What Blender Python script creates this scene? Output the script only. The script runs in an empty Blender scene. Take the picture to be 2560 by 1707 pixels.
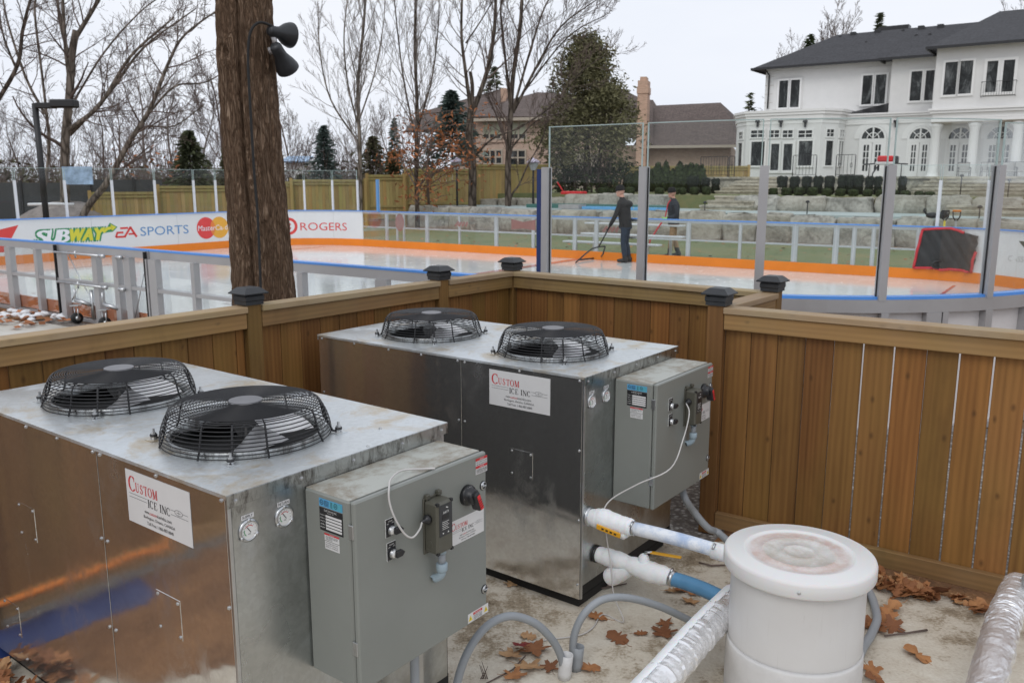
import bpy, bmesh, math, random
from mathutils import Vector, Matrix
random.seed(7)
D = bpy.data
SC = bpy.context.scene
COL = SC.collection
R = math.radians
PI = math.pi

# ------------------------------------------------------------------ camera
CAM_H, PITCH, FPX = 2.0, 0.1867, 2131.8
cd = D.cameras.new('camera'); cam = D.objects.new('camera', cd); COL.objects.link(cam)
cam.location = (0, 0, CAM_H); cam.rotation_euler = (PI / 2 - PITCH, 0, 0)
cd.sensor_width = 36; cd.lens = 36 * FPX / 2560; cd.clip_start = 0.05; cd.clip_end = 2000
cd.dof.use_dof = True; cd.dof.focus_distance = 3.0; cd.dof.aperture_fstop = 7.5
SC.camera = cam

# ------------------------------------------------------------------ sky, sun, exposure
SUN_EL, SUN_ROT = R(48), R(200)
w = D.worlds.new("World"); SC.world = w; w.use_nodes = True
nt = w.node_tree; bg = nt.nodes['Background']
sky = nt.nodes.new('ShaderNodeTexSky'); sky.sky_type = 'NISHITA'; sky.sun_disc = False
sky.sun_elevation = SUN_EL; sky.sun_rotation = SUN_ROT; sky.air_density = 1.0; sky.dust_density = 3.0
hs = nt.nodes.new('ShaderNodeHueSaturation'); hs.inputs['Saturation'].default_value = 0.3
nt.links.new(sky.outputs[0], hs.inputs['Color'])
tc = nt.nodes.new('ShaderNodeTexCoord'); mp = nt.nodes.new('ShaderNodeMapping'); mp.inputs['Scale'].default_value = (1.2, 1.2, 4.0)
nz = nt.nodes.new('ShaderNodeTexNoise'); nz.inputs['Scale'].default_value = 1.6; nz.inputs['Detail'].default_value = 4; nz.inputs['Roughness'].default_value = 0.5
nt.links.new(tc.outputs['Generated'], mp.inputs[0]); nt.links.new(mp.outputs[0], nz.inputs['Vector'])
cr = nt.nodes.new('ShaderNodeValToRGB')
cr.color_ramp.elements[0].position = 0.32; cr.color_ramp.elements[0].color = (8.6, 9.1, 10.1, 1)
cr.color_ramp.elements[1].position = 0.66; cr.color_ramp.elements[1].color = (9.6, 9.9, 10.6, 1)
nt.links.new(nz.outputs[0], cr.inputs[0])
mx = nt.nodes.new('ShaderNodeMix'); mx.data_type = 'RGBA'; mx.inputs[0].default_value = 0.92      # overcast: cloud over nearly all of the sky
nt.links.new(hs.outputs[0], mx.inputs[6]); nt.links.new(cr.outputs[0], mx.inputs[7])
nt.links.new(mx.outputs[2], bg.inputs['Color']); bg.inputs['Strength'].default_value = 0.1
sd = D.lights.new('sun', 'SUN'); sd.energy = 0.7; sd.angle = R(25); sd.color = (1, 0.97, 0.93)
so = D.objects.new('sun', sd); COL.objects.link(so)
_sd = Vector((math.sin(SUN_ROT) * math.cos(SUN_EL), math.cos(SUN_ROT) * math.cos(SUN_EL), math.sin(SUN_EL)))
so.rotation_euler = (-_sd).to_track_quat('-Z', 'Y').to_euler()
SC.view_settings.view_transform = 'Standard'; SC.view_settings.look = 'None'
SC.view_settings.exposure = 0.0; SC.view_settings.gamma = 1.0
SC.cycles.max_bounces = 8; SC.cycles.transparent_max_bounces = 24; SC.cycles.use_denoising = True

# ------------------------------------------------------------------ geometry of the view (to read positions off at known depth)
_cp, _sp = math.cos(PITCH), math.sin(PITCH)
K = 2560 / 2352
def ray(px, py):                                   # px in the 2560-wide photograph
    u = (px - 1280) / FPX; v = (853.5 - py) / FPX
    return Vector((u, _cp + v * _sp, -_sp + v * _cp))
def at(x, y, Y):                                   # x, y on the 2352-wide scale, world depth Y
    d = ray(x * K, y * K); t = Y / d.y
    return Vector((0, 0, CAM_H)) + d * t
def atz(x, y, Z):
    d = ray(x * K, y * K); t = (Z - CAM_H) / d.z
    return Vector((0, 0, CAM_H)) + d * t
def proj(p):
    x, y, z = p[0], p[1], p[2] - CAM_H
    yy = y * _sp + z * _cp; zz = y * _cp - z * _sp
    return ((1280 + FPX * x / zz) / K, (853.5 - FPX * yy / zz) / K)

# ------------------------------------------------------------------ tagging, hierarchy
def tag(o, label=None, cat=None, group=None, kind=None):
    if label: o['label'] = label
    if cat: o['category'] = cat
    if group: o['group'] = group
    if kind: o['kind'] = kind
    return o
FRAME = {}
def empty(name, loc=(0, 0, 0), rz=0.0, label=None, cat=None, group=None):
    o = D.objects.new(name, None); COL.objects.link(o)
    o.location = loc; o.rotation_euler = (0, 0, rz); o.empty_display_size = 0.1
    FRAME[o.name] = Matrix.Translation(Vector(loc)) @ Matrix.Rotation(rz, 4, 'Z')
    return tag(o, label, cat, group)
def kids(o): return [c for c in D.objects if c.parent == o]
def copy_tree(o, parent=None):
    c = o.copy(); COL.objects.link(c)
    if parent: c.parent = parent
    for ch in list(o.children): copy_tree(ch, c)
    return c

# ------------------------------------------------------------------ mesh builder
class MB:
    def __init__(s, world=False):
        s.v = []; s.f = []; s.mi = []; s.sm = []; s.rn = []
        s.m = 0; s.smooth = False; s.r = None; s.M = Matrix()
    def add(s, vs, fs, smooth=None, rnd=None):
        b = len(s.v); M = s.M
        s.v += [tuple(M @ Vector(p)) for p in vs]
        rr = rnd if rnd is not None else (s.r if s.r is not None else random.random())
        for f in fs:
            s.f.append(tuple(b + i for i in f)); s.mi.append(s.m)
            s.sm.append(s.smooth if smooth is None else smooth); s.rn.append(rr)
        return s
    def quad(s, a, b, c, d, **k): return s.add([a, b, c, d], [(0, 1, 2, 3)], **k)
    def poly(s, pts, **k): return s.add(pts, [tuple(range(len(pts)))], **k)
    def box(s, x0, x1, y0, y1, z0, z1, c=0.0, **k):
        if c <= 0:
            vs = [(x, y, z) for z in (z0, z1) for y in (y0, y1) for x in (x0, x1)]
            return s.add(vs, [(0, 2, 3, 1), (4, 5, 7, 6), (0, 1, 5, 4), (2, 6, 7, 3), (0, 4, 6, 2), (1, 3, 7, 5)], **k)
        c = min(c, (x1 - x0) * .45, (y1 - y0) * .45, (z1 - z0) * .45)
        X = (x0, x1); Y = (y0, y1); Z = (z0, z1); vs = []; idx = {}
        for i in (0, 1):
            for j in (0, 1):
                for l in (0, 1):
                    sx, sy, sz = 1 - 2 * i, 1 - 2 * j, 1 - 2 * l
                    for a, p in ((0, (X[i], Y[j] + sy * c, Z[l] + sz * c)), (1, (X[i] + sx * c, Y[j], Z[l] + sz * c)), (2, (X[i] + sx * c, Y[j] + sy * c, Z[l]))):
                        idx[(i, j, l, a)] = len(vs); vs.append(p)
        g = lambda *t: idx[t]; fs = []
        for i in (0, 1):
            q = [g(i, 0, 0, 0), g(i, 1, 0, 0), g(i, 1, 1, 0), g(i, 0, 1, 0)]; fs.append(tuple(q if i else q[::-1]))
            q = [g(0, i, 0, 1), g(0, i, 1, 1), g(1, i, 1, 1), g(1, i, 0, 1)]; fs.append(tuple(q if i else q[::-1]))
            q = [g(0, 0, i, 2), g(1, 0, i, 2), g(1, 1, i, 2), g(0, 1, i, 2)]; fs.append(tuple(q if i else q[::-1]))
        for j in (0, 1):
            for l in (0, 1):
                q = [g(0, j, l, 1), g(1, j, l, 1), g(1, j, l, 2), g(0, j, l, 2)]; fs.append(tuple(q if (j ^ l) else q[::-1]))
                q = [g(j, 0, l, 2), g(j, 1, l, 2), g(j, 1, l, 0), g(j, 0, l, 0)]; fs.append(tuple(q if (j ^ l) == 0 else q[::-1]))
                q = [g(j, l, 0, 0), g(j, l, 1, 0), g(j, l, 1, 1), g(j, l, 0, 1)]; fs.append(tuple(q if (j ^ l) else q[::-1]))
        for i in (0, 1):
            for j in (0, 1):
                for l in (0, 1): fs.append((g(i, j, l, 0), g(i, j, l, 1), g(i, j, l, 2)))
        return s.add(vs, fs, **k)
    def tube(s, pts, rad, n=8, cap=True, smooth=True, closed=False, **k):
        pts = [Vector(p) for p in pts]; L = len(pts)
        rad = rad if isinstance(rad, (list, tuple)) else [rad] * L
        t0 = (pts[1] - pts[0]).normalized()
        up = Vector((0, 0, 1)) if abs(t0.z) < .9 else Vector((1, 0, 0))
        nr = t0.cross(up).normalized(); vs = []; fs = []
        for i, p in enumerate(pts):
            if closed: t = pts[(i + 1) % L] - pts[i - 1]
            else: t = pts[min(i + 1, L - 1)] - pts[max(i - 1, 0)]
            if t.length < 1e-9: t = t0.copy()
            t.normalize(); nr = nr - t * nr.dot(t)
            if nr.length < 1e-6: nr = t.orthogonal()
            nr.normalize(); bn = t.cross(nr)
            for q in range(n):
                a = 2 * PI * q / n
                vs.append(p + (nr * math.cos(a) + bn * math.sin(a)) * rad[i])
        for i in range(L if closed else L - 1):
            for q in range(n):
                a = i * n + q; b = i * n + (q + 1) % n; e = ((i + 1) % L) * n
                fs.append((a, b, e + (q + 1) % n, e + q))
        if cap and not closed:
            fs.append(tuple(range(n))[::-1]); fs.append(tuple((L - 1) * n + q for q in range(n)))
        return s.add(vs, fs, smooth=smooth, **k)
    def lathe(s, prof, n=32, smooth=True, capb=True, capt=True, jitter=0, **k):
        vs = []; fs = []
        for r_, z in prof:
            for q in range(n):
                a = 2 * PI * q / n
                j = 1 + (random.uniform(-jitter, jitter) if jitter else 0)
                vs.append((r_ * j * math.cos(a), r_ * j * math.sin(a), z))
        for i in range(len(prof) - 1):
            for q in range(n):
                fs.append((i * n + q, i * n + (q + 1) % n, (i + 1) * n + (q + 1) % n, (i + 1) * n + q))
        if capb: fs.append(tuple(range(n))[::-1])
        if capt: fs.append(tuple((len(prof) - 1) * n + q for q in range(n)))
        return s.add(vs, fs, smooth=smooth, **k)
    def ball(s, c, r, nu=12, nv=8, jit=0.0, **k):
        rx, ry, rz = r if isinstance(r, (tuple, list)) else (r, r, r)
        vs = []; fs = []
        for i in range(nv + 1):
            th = PI * i / nv
            for q in range(nu):
                a = 2 * PI * q / nu; j = 1 + random.uniform(-jit, jit)
                vs.append((c[0] + rx * j * math.sin(th) * math.cos(a), c[1] + ry * j * math.sin(th) * math.sin(a), c[2] + rz * j * math.cos(th)))
        for i in range(nv):
            for q in range(nu):
                fs.append((i * nu + q, (i + 1) * nu + q, (i + 1) * nu + (q + 1) % nu, i * nu + (q + 1) % nu))
        return s.add(vs, fs, smooth=True, **k)
    def prism(s, pts, d, **k):                     # pts: planar 3D polygon, d: extrusion vector
        n = len(pts); d = Vector(d)
        vs = [Vector(p) for p in pts] + [Vector(p) + d for p in pts]
        fs = [tuple(range(n))[::-1], tuple(range(n, 2 * n))] + [(i, (i + 1) % n, n + (i + 1) % n, n + i) for i in range(n)]
        return s.add(vs, fs, **k)
    def build(s, name, mats, parent=None, world=False):
        me = D.meshes.new(name)
        vs = s.v
        if world and parent is not None:
            I = FRAME[parent.name].inverted(); vs = [tuple(I @ Vector(p)) for p in vs]
        me.from_pydata(vs, [], s.f)
        mats = mats if isinstance(mats, (list, tuple)) else [mats]
        for m in mats: me.materials.append(m)
        me.polygons.foreach_set('material_index', s.mi)
        me.polygons.foreach_set('use_smooth', s.sm)
        at_ = me.attributes.new('rnd', 'FLOAT', 'FACE'); at_.data.foreach_set('value', s.rn)
        me.update()
        o = D.objects.new(name, me); COL.objects.link(o)
        if parent is not None:
            o.parent = parent; FRAME[o.name] = FRAME[parent.name]
        return o
def top(name, mb, mats, label, cat, group=None, loc=None):
    """one-mesh thing, origin at its own base"""
    if loc is None:
        n = len(mb.v); loc = (sum(p[0] for p in mb.v) / n, sum(p[1] for p in mb.v) / n, min(p[2] for p in mb.v))
    mb.v = [(p[0] - loc[0], p[1] - loc[1], p[2] - loc[2]) for p in mb.v]
    o = mb.build(name, mats); o.location = loc
    FRAME[o.name] = Matrix.Translation(Vector(loc))
    return tag(o, label, cat, group)
def structure(name, mb, mats, kind='structure'):
    o = mb.build(name, mats); o['kind'] = kind; return o

# ------------------------------------------------------------------ lettering
_tx = {}
def glyphs(txt):
    if txt in _tx: return _tx[txt]
    cu = D.curves.new('lettering', 'FONT'); cu.body = txt; cu.size = 1; cu.resolution_u = 3
    ob = D.objects.new('lettering', cu); COL.objects.link(ob)
    dg = bpy.context.evaluated_depsgraph_get(); dg.update()
    me = ob.evaluated_get(dg).to_mesh()
    vs = [(p.co.x, p.co.y) for p in me.vertices]; fs = [tuple(p.vertices) for p in me.polygons]
    ob.evaluated_get(dg).to_mesh_clear()
    D.objects.remove(ob); D.curves.remove(cu)
    xs = [p[0] for p in vs]; ys = [p[1] for p in vs]
    a, b, c, d = min(xs), max(xs), min(ys), max(ys)
    vs = [((x - a) / (b - a), (y - c) / (d - c)) for x, y in vs]
    _tx[txt] = (vs, fs); return _tx[txt]
def text(mb, txt, x0, y0, wd, ht, fn, shear=0.0, grow=0.0):
    vs, fs = glyphs(txt)
    mb.add([fn(x0 + x * wd + shear * y * ht, y0 + y * ht) for x, y in vs], fs, smooth=False)
def ribbon(mb, pts, wid, fn):
    n = len(pts); vs = []
    wid = wid if isinstance(wid, (list, tuple)) else [wid] * n
    for i, (x, y) in enumerate(pts):
        a = pts[max(i - 1, 0)]; b = pts[min(i + 1, n - 1)]
        dx, dy = b[0] - a[0], b[1] - a[1]; l = math.hypot(dx, dy) or 1
        nx, ny = -dy / l * wid[i] / 2, dx / l * wid[i] / 2
        vs += [(x + nx, y + ny), (x - nx, y - ny)]
    mb.add([fn(*p) for p in vs], [(2 * i, 2 * i + 1, 2 * i + 3, 2 * i + 2) for i in range(n - 1)], smooth=False)
def serif(mb, ch, x, y, wd, ht, fn):
    """Roman letters with thick and thin strokes"""
    S = lambda pts, w_: ribbon(mb, [(x + a * wd, y + b * ht) for a, b in pts], [q * wd for q in w_] if isinstance(w_, list) else w_ * wd, fn)
    H = lambda a, b, yy, t=.05: S2([(a, yy), (b, yy)], t)
    def S2(pts, t): ribbon(mb, [(x + a * wd, y + b * ht) for a, b in pts], t * ht, fn)
    tk, th = .2, .07
    def arc(a0, a1, n=18, cx=.5, cy=.5, rx=.42, ry=.48):
        an = [R(a0 + (a1 - a0) * i / n) for i in range(n + 1)]
        return [(cx + rx * math.cos(a), cy + ry * math.sin(a)) for a in an], [th + (tk - th) * abs(math.cos(a)) ** 1.2 for a in an]
    if ch == 'C':
        p, w_ = arc(48, 318); S(p, w_); S([(.78, .98), (.8, .66)], th)
    elif ch == 'O': p, w_ = arc(0, 360, 24); S(p, w_)
    elif ch == 'I': S([(.5, 0), (.5, 1)], .42); H(.05, .95, .02); H(.05, .95, .98)
    elif ch == 'T': S([(.5, 0), (.5, 1)], tk); H(.06, .94, .96, .06); H(.3, .7, .02); S([(.08, .98), (.06, .74)], th); S([(.92, .98), (.94, .74)], th)
    elif ch == 'U':
        S([(.2, 1), (.2, .3)], tk); S([(.8, 1), (.8, .3)], th); p, w_ = arc(180, 360, 10, .5, .32, .3, .28); S(p, [tk - (tk - th) * i / 10 for i in range(11)])
        H(.02, .38, .98); H(.64, .96, .98)
    elif ch == 'S':
        p = [(.76, .78), (.66, .93), (.46, .97), (.28, .86), (.26, .7), (.4, .57), (.62, .45), (.76, .3), (.7, .1), (.5, .03), (.3, .08), (.2, .26)]
        S(p, [th, .09, .1, .14, .18, .2, .2, .18, .14, .1, .09, th]); S([(.78, .97), (.78, .7)], th); S([(.2, .32), (.2, .03)], th)
    elif ch == 'M':
        S([(.16, 0), (.16, 1)], th); S([(.18, 1), (.5, .04)], .17); S([(.5, .04), (.82, 1)], th); S([(.85, 0), (.85, 1)], .17); H(.04, .28, .02); H(.7, .99, .02); H(.02, .2, .98); H(.8, .98, .98)
    elif ch == 'E': S([(.26, 0), (.26, 1)], tk); H(.08, .82, .97); H(.2, .66, .52); H(.08, .86, .03); S([(.82, .98), (.84, .74)], th); S([(.86, .03), (.9, .28)], th)
    elif ch == 'N': S([(.18, 0), (.18, 1)], th); S([(.16, 1), (.8, .03)], .18); S([(.82, 0), (.82, 1)], th); H(.04, .32, .02); H(.02, .22, .98); H(.68, .96, .98)
# ------------------------------------------------------------------ materials
class NB:
    def __init__(s, name):
        s.m = D.materials.new(name); s.m.use_nodes = True; s.t = s.m.node_tree
        s.b = s.t.nodes['Principled BSDF']; s.out = s.t.nodes['Material Output']
    def n(s, typ, **kw):
        x = s.t.nodes.new('ShaderNode' + typ)
        for k_, v in kw.items():
            if k_.startswith('_'): setattr(x, k_[1:], v)
            else: s.set(x.inputs[k_.replace('__', ' ')], v)
        return x
    def set(s, inp, v):
        if hasattr(v, 'is_linked') or isinstance(v, bpy.types.NodeSocket): s.t.links.new(v, inp)
        else: inp.default_value = v
    def p(s, **kw):
        for k_, v in kw.items(): s.set(s.b.inputs[k_.replace('__', ' ')], v)
        return s
    def coord(s, scale=(1, 1, 1), rnd=0.0, which='Object'):
        c = s.n('TexCoord').outputs[which]
        if rnd:
            a = s.n('Attribute', _attribute_name='rnd', _attribute_type='GEOMETRY').outputs['Fac']
            mu = s.n('VectorMath', _operation='MULTIPLY_ADD'); cmb = s.n('CombineXYZ', X=a, Y=a, Z=a)
            s.set(mu.inputs[0], cmb.outputs[0]); mu.inputs[1].default_value = (rnd, rnd * .73, rnd * 1.31); s.set(mu.inputs[2], c); c = mu.outputs[0]
        mp_ = s.n('Mapping'); s.set(mp_.inputs['Vector'], c); mp_.inputs['Scale'].default_value = scale
        return mp_.outputs[0]
    def noise(s, vec, scale, detail=4, rough=.55, dist=0.0):
        x = s.n('TexNoise', Scale=scale, Detail=detail, Roughness=rough, Distortion=dist); s.set(x.inputs['Vector'], vec); return x.outputs[0]
    def ramp(s, fac, *els):
        x = s.n('ValToRGB'); s.set(x.inputs[0], fac); e = x.color_ramp.elements
        while len(e) < len(els): e.new(0.5)
        for q, (pos, c) in zip(e, els):
            q.position = pos; q.color = (c, c, c, 1) if isinstance(c, (int, float)) else (*c, 1)
        return x.outputs[0]
    def mix(s, fac, a, b, blend='MIX'):
        x = s.n('Mix', _data_type='RGBA', _blend_type=blend); s.set(x.inputs[0], fac)
        for i, v in ((6, a), (7, b)): s.set(x.inputs[i], v if not isinstance(v, tuple) else (*v[:3], 1))
        return x.outputs[2]
    def math(s, op, a, b=0.0):
        x = s.n('Math', _operation=op); s.set(x.inputs[0], a); s.set(x.inputs[1], b); return x.outputs[0]
    def rnd(s): return s.n('Attribute', _attribute_name='rnd', _attribute_type='GEOMETRY').outputs['Fac']
    def bump(s, h, strength=.3, dist=.01):
        x = s.n('Bump', Strength=strength, Distance=dist); s.set(x.inputs['Height'], h); s.t.links.new(x.outputs[0], s.b.inputs['Normal']); return s

def simple(name, c, rough=.5, metal=0.0, var=.12, scale=8.0, bump=0.0, spec=.5, rn=0.0, coat=0.0):
    """plain coloured surface with slight unevenness of tone and gloss"""
    b = NB(name); v = b.coord(rnd=rn)
    f = b.noise(v, scale, 5, .6)
    lo = tuple(x * (1 - var) for x in c); hi = tuple(min(1, x * (1 + var)) for x in c)
    col = b.ramp(f, (.3, lo), (.7, hi))
    if rn:
        col = b.mix(.5, col, b.ramp(b.rnd(), (0, tuple(x * (1 - 2.2 * var) for x in c)), (1, tuple(min(1, x * (1 + 2.2 * var)) for x in c))))
    b.p(Base__Color=col, Metallic=metal, Roughness=b.ramp(f, (.2, max(0, rough - .06)), (.8, min(1, rough + .06))))
    b.b.inputs['Specular IOR Level'].default_value = spec
    if coat: b.p(Coat__Weight=coat, Coat__Roughness=.1)
    if bump: b.bump(b.noise(v, scale * 6, 4, .6), bump, .005)
    return b.m

def wood(name, axis, light, dark, weather=.0, rough=.62, knots=1.0):
    b = NB(name)
    sc = {'z': (11, 11, .55), 'x': (.55, 11, 11)}[axis]
    v = b.coord(sc, rnd=9.0); vk = b.coord({'z': (7.5, 7.5, 4.2), 'x': (4.2, 7.5, 7.5)}[axis], rnd=9.0)
    g = b.noise(v, 1.0, 6, .62, .8)
    wv = b.n('TexWave', _wave_type='RINGS', _rings_direction='Z' if axis == 'z' else 'X', Scale=1.3, Distortion=5.0, Detail=2.0); b.set(wv.inputs['Vector'], b.coord({'z': (9, 9, .5), 'x': (.5, 9, 9)}[axis], rnd=9.0))
    fine = b.noise(b.coord({'z': (60, 60, 1.6), 'x': (1.6, 60, 60)}[axis], rnd=9.0), 1.0, 4, .6)
    g2 = b.math('ADD', b.math('ADD', b.math('MULTIPLY', g, .62), b.math('MULTIPLY', wv.outputs[1], .12)), b.math('MULTIPLY', fine, .22))
    mid = tuple((a + c_) / 2 for a, c_ in zip(light, dark))
    col = b.ramp(g2, (.28, dark), (.5, mid), (.74, light))
    r_ = b.rnd()
    col = b.mix(b.math('MULTIPLY', b.math('FRACT', b.math('MULTIPLY', r_, 7.3)), .55), col, b.ramp(g2, (.3, tuple(x * .55 for x in dark)), (.7, tuple(x * .72 for x in light))))
    col = b.mix(1.0, col, b.ramp(r_, (0, (.70, .62, .52)), (.25, (1.0, .95, .88)), (.45, (.88, .96, .80)), (.62, (1.08, .93, .74)), (.8, (.78, .80, .68)), (1, (1.12, 1.05, .95))), 'MULTIPLY')
    # greenish treatment tint that differs from board to board
    tint = b.noise(b.coord((2, 2, .8), rnd=5.0), 1.1, 2)
    col = b.mix(b.ramp(tint, (.45, 0.0), (.72, .45 if axis == 'z' else .25)), col, tuple(x * y for x, y in zip(mid, (.85, 1.1, .75))))
    sx_ = b.n('SeparateXYZ', Vector=vk); cb_ = b.n('CombineXYZ', X=sx_.outputs[0], Y=sx_.outputs[2])
    vo = b.n('TexVoronoi', _feature='F1', _voronoi_dimensions='2D', Scale=1.0, Randomness=1.0); b.set(vo.inputs['Vector'], cb_.outputs[0])
    kn = b.ramp(vo.outputs['Distance'], (.02, 1.0), (.105, 0.0))
    sel = b.ramp(b.noise(vk, .9, 1), (.53, 0.0), (.56, knots * .62))
    col = b.mix(b.math('MULTIPLY', kn, sel), col, tuple(x * .35 for x in dark))
    if weather:
        wn = b.noise(b.coord((3, 3, 3)), 1.5, 4); col = b.mix(b.ramp(wn, (.3, weather * .4), (.7, weather)), col, (.36, .31, .25))
    st = b.noise(b.coord((1.5, 1.5, .5), rnd=3), 1.6, 5, .65); col = b.mix(b.ramp(st, (.55, 0.0), (.78, .5)), col, tuple(x * .4 for x in dark))
    b.p(Base__Color=col, Roughness=rough); b.b.inputs['Specular IOR Level'].default_value = .3
    b.bump(g2, .2, .003)
    return b.m

def galvanized(name, base=(.60, .62, .63), rough=(.2, .42), stain=(.40, .30, .17), stain_amt=.0, wob=.12, smear=.5, diffuse=0.0, grime=False):
    b = NB(name); v = b.coord()
    vor = b.n('TexVoronoi', _feature='F1', Scale=70.0); b.set(vor.inputs['Vector'], b.coord((1, 1, 1)))
    sp = b.ramp(b.n('SeparateColor', Color=vor.outputs['Color']).outputs[0], (0, .9), (1, 1.0))
    sm = b.noise(b.coord((3, 3, .9)), 1.6, 6, .66, .6)
    sm2 = b.noise(v, 9.0, 5, .7, .4)
    patch = b.ramp(b.math('MULTIPLY', sm, b.math('ADD', sm2, .45)), (.5, 0.0), (.68, smear))
    col = b.mix(1.0, base, sp, 'MULTIPLY')
    col = b.mix(patch, col, (.68, .72, .75))
    if stain_amt:
        s1 = b.noise(v, 3.4, 6, .7, .7); col = b.mix(b.ramp(s1, (.49, 0.0), (.68, stain_amt)), col, stain)
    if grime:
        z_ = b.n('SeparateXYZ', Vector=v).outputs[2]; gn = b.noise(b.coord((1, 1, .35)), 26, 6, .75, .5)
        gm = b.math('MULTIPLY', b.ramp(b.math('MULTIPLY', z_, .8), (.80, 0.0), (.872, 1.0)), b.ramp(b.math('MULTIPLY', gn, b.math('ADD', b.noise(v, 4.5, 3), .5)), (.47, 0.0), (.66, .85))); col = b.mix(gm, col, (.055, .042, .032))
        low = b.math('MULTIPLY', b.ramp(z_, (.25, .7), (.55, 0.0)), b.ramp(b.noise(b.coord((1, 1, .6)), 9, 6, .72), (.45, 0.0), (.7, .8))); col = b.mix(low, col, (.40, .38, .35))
    rg = b.mix(patch, b.ramp(b.noise(v, 2.5, 3), (.3, rough[0]), (.7, rough[1])), (.62, .62, .62))
    b.p(Base__Color=col, Metallic=1.0 - diffuse, Roughness=rg)
    # fine scratches
    scv = b.noise(b.coord((60, 60, 3)), 2.0, 2)
    hgt = b.math('ADD', b.math('MULTIPLY', b.noise(b.coord((1, 1, 2.6)), 2.2, 2), 1.0), b.math('MULTIPLY', scv, .012))
    b.bump(hgt, wob, .02)
    return b.m

def ground_mat(name, stops, scales=(1.2, 9, 60), rough=.9, bump=.4, weights=(.5, .3, .2), spec=.3):
    b = NB(name); v = b.coord()
    a = b.noise(v, scales[0], 6, .65, .4); c = b.noise(v, scales[1], 5, .65); d_ = b.noise(v, scales[2], 3, .6)
    f = b.math('ADD', b.math('ADD', b.math('MULTIPLY', a, weights[0]), b.math('MULTIPLY', c, weights[1])), b.math('MULTIPLY', d_, weights[2]))
    b.p(Base__Color=b.ramp(f, *stops), Roughness=rough); b.b.inputs['Specular IOR Level'].default_value = spec
    b.bump(b.math('ADD', c, d_), bump, .01)
    return b.m

def glass_mat(name, tint=(.93, .97, .955), refl=1.0, dirt=(.0, .008)):
    b = NB(name); t = b.t
    tr = b.n('BsdfTransparent', Color=(*tint, 1)); gl = b.n('BsdfGlossy', Roughness=.02, Color=(1, 1, 1, 1))
    fr = b.n('Fresnel', IOR=1.45); ms = b.n('MixShader')
    dn = b.noise(b.coord(), 3.0, 5, .7); df = b.n('BsdfDiffuse', Color=(.7, .72, .72, 1)); ms2 = b.n('MixShader')
    b.set(ms.inputs[0], b.math('MULTIPLY', fr.outputs[0], refl)); t.links.new(tr.outputs[0], ms.inputs[1]); t.links.new(gl.outputs[0], ms.inputs[2])
    b.set(ms2.inputs[0], b.ramp(dn, (.35, dirt[0]), (.75, dirt[1]))); t.links.new(ms.outputs[0], ms2.inputs[1]); t.links.new(df.outputs[0], ms2.inputs[2])
    t.links.new(ms2.outputs[0], b.out.inputs['Surface'])
    return b.m

def bark(name, c1, c2, sx=14, sz=2.2, bump=.9, dist=.03):
    b = NB(name); v = b.coord((sx, sx, sz))
    a = b.noise(v, 1.0, 7, .65, 1.2)
    vo = b.n('TexVoronoi', _feature='DISTANCE_TO_EDGE', Scale=1.1); b.set(vo.inputs['Vector'], b.mix(.12, v, b.n('TexNoise', Scale=1.0).outputs[1]))
    ed = b.ramp(vo.outputs['Distance'], (0, 0.0), (.28, 1.0))
    f = b.math('ADD', b.math('MULTIPLY', a, .6), b.math('MULTIPLY', ed, .4))
    big = b.noise(b.coord((1, 1, .6)), 2.5, 3)
    col = b.ramp(f, (.3, tuple(x * .45 for x in c1)), (.46, c1), (.75, c2))
    col = b.mix(b.ramp(big, (.5, 0.0), (.75, .3)), col, tuple(x * .55 for x in c1))
    b.p(Base__Color=col, Roughness=.92); b.b.inputs['Specular IOR Level'].default_value = .15
    b.bump(f, bump, dist); return b.m

def foliage(name, c, var=.45, rough=.7, trans=.15):
    b = NB(name); r_ = b.rnd()
    col = b.ramp(r_, (0, tuple(x * (1 - var) for x in c)), (.6, c), (1, tuple(min(1, x * (1 + var * 1.3)) for x in c)))
    big = b.noise(b.coord(), .9, 3); col = b.mix(b.ramp(big, (.35, .45), (.6, 0.0)), col, tuple(x * .5 for x in c))
    b.p(Base__Color=col, Roughness=rough); b.b.inputs['Specular IOR Level'].default_value = .2
    return b.m

def shingle(name, c, var=.25):
    b = NB(name)
    br = b.n('TexBrick', Scale=1.0, _offset=.5); b.set(br.inputs['Vector'], b.coord((.8, .8, .8)))
    br.inputs['Color1'].default_value = (*[x * (1 - var) for x in c], 1); br.inputs['Color2'].default_value = (*[x * (1 + var) for x in c], 1)
    br.inputs['Mortar'].default_value = (*[x * .6 for x in c], 1); br.inputs['Brick Width'].default_value = .45; br.inputs['Row Height'].default_value = .2; br.inputs['Mortar Size'].default_value = .02
    nn = b.noise(b.coord(), 6, 5, .7)
    b.p(Base__Color=b.mix(.5, br.outputs[0], b.ramp(nn, (.36, tuple(x * .4 for x in c)), (.64, tuple(x * 1.7 for x in c)))), Roughness=.9)
    return b.m

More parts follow.
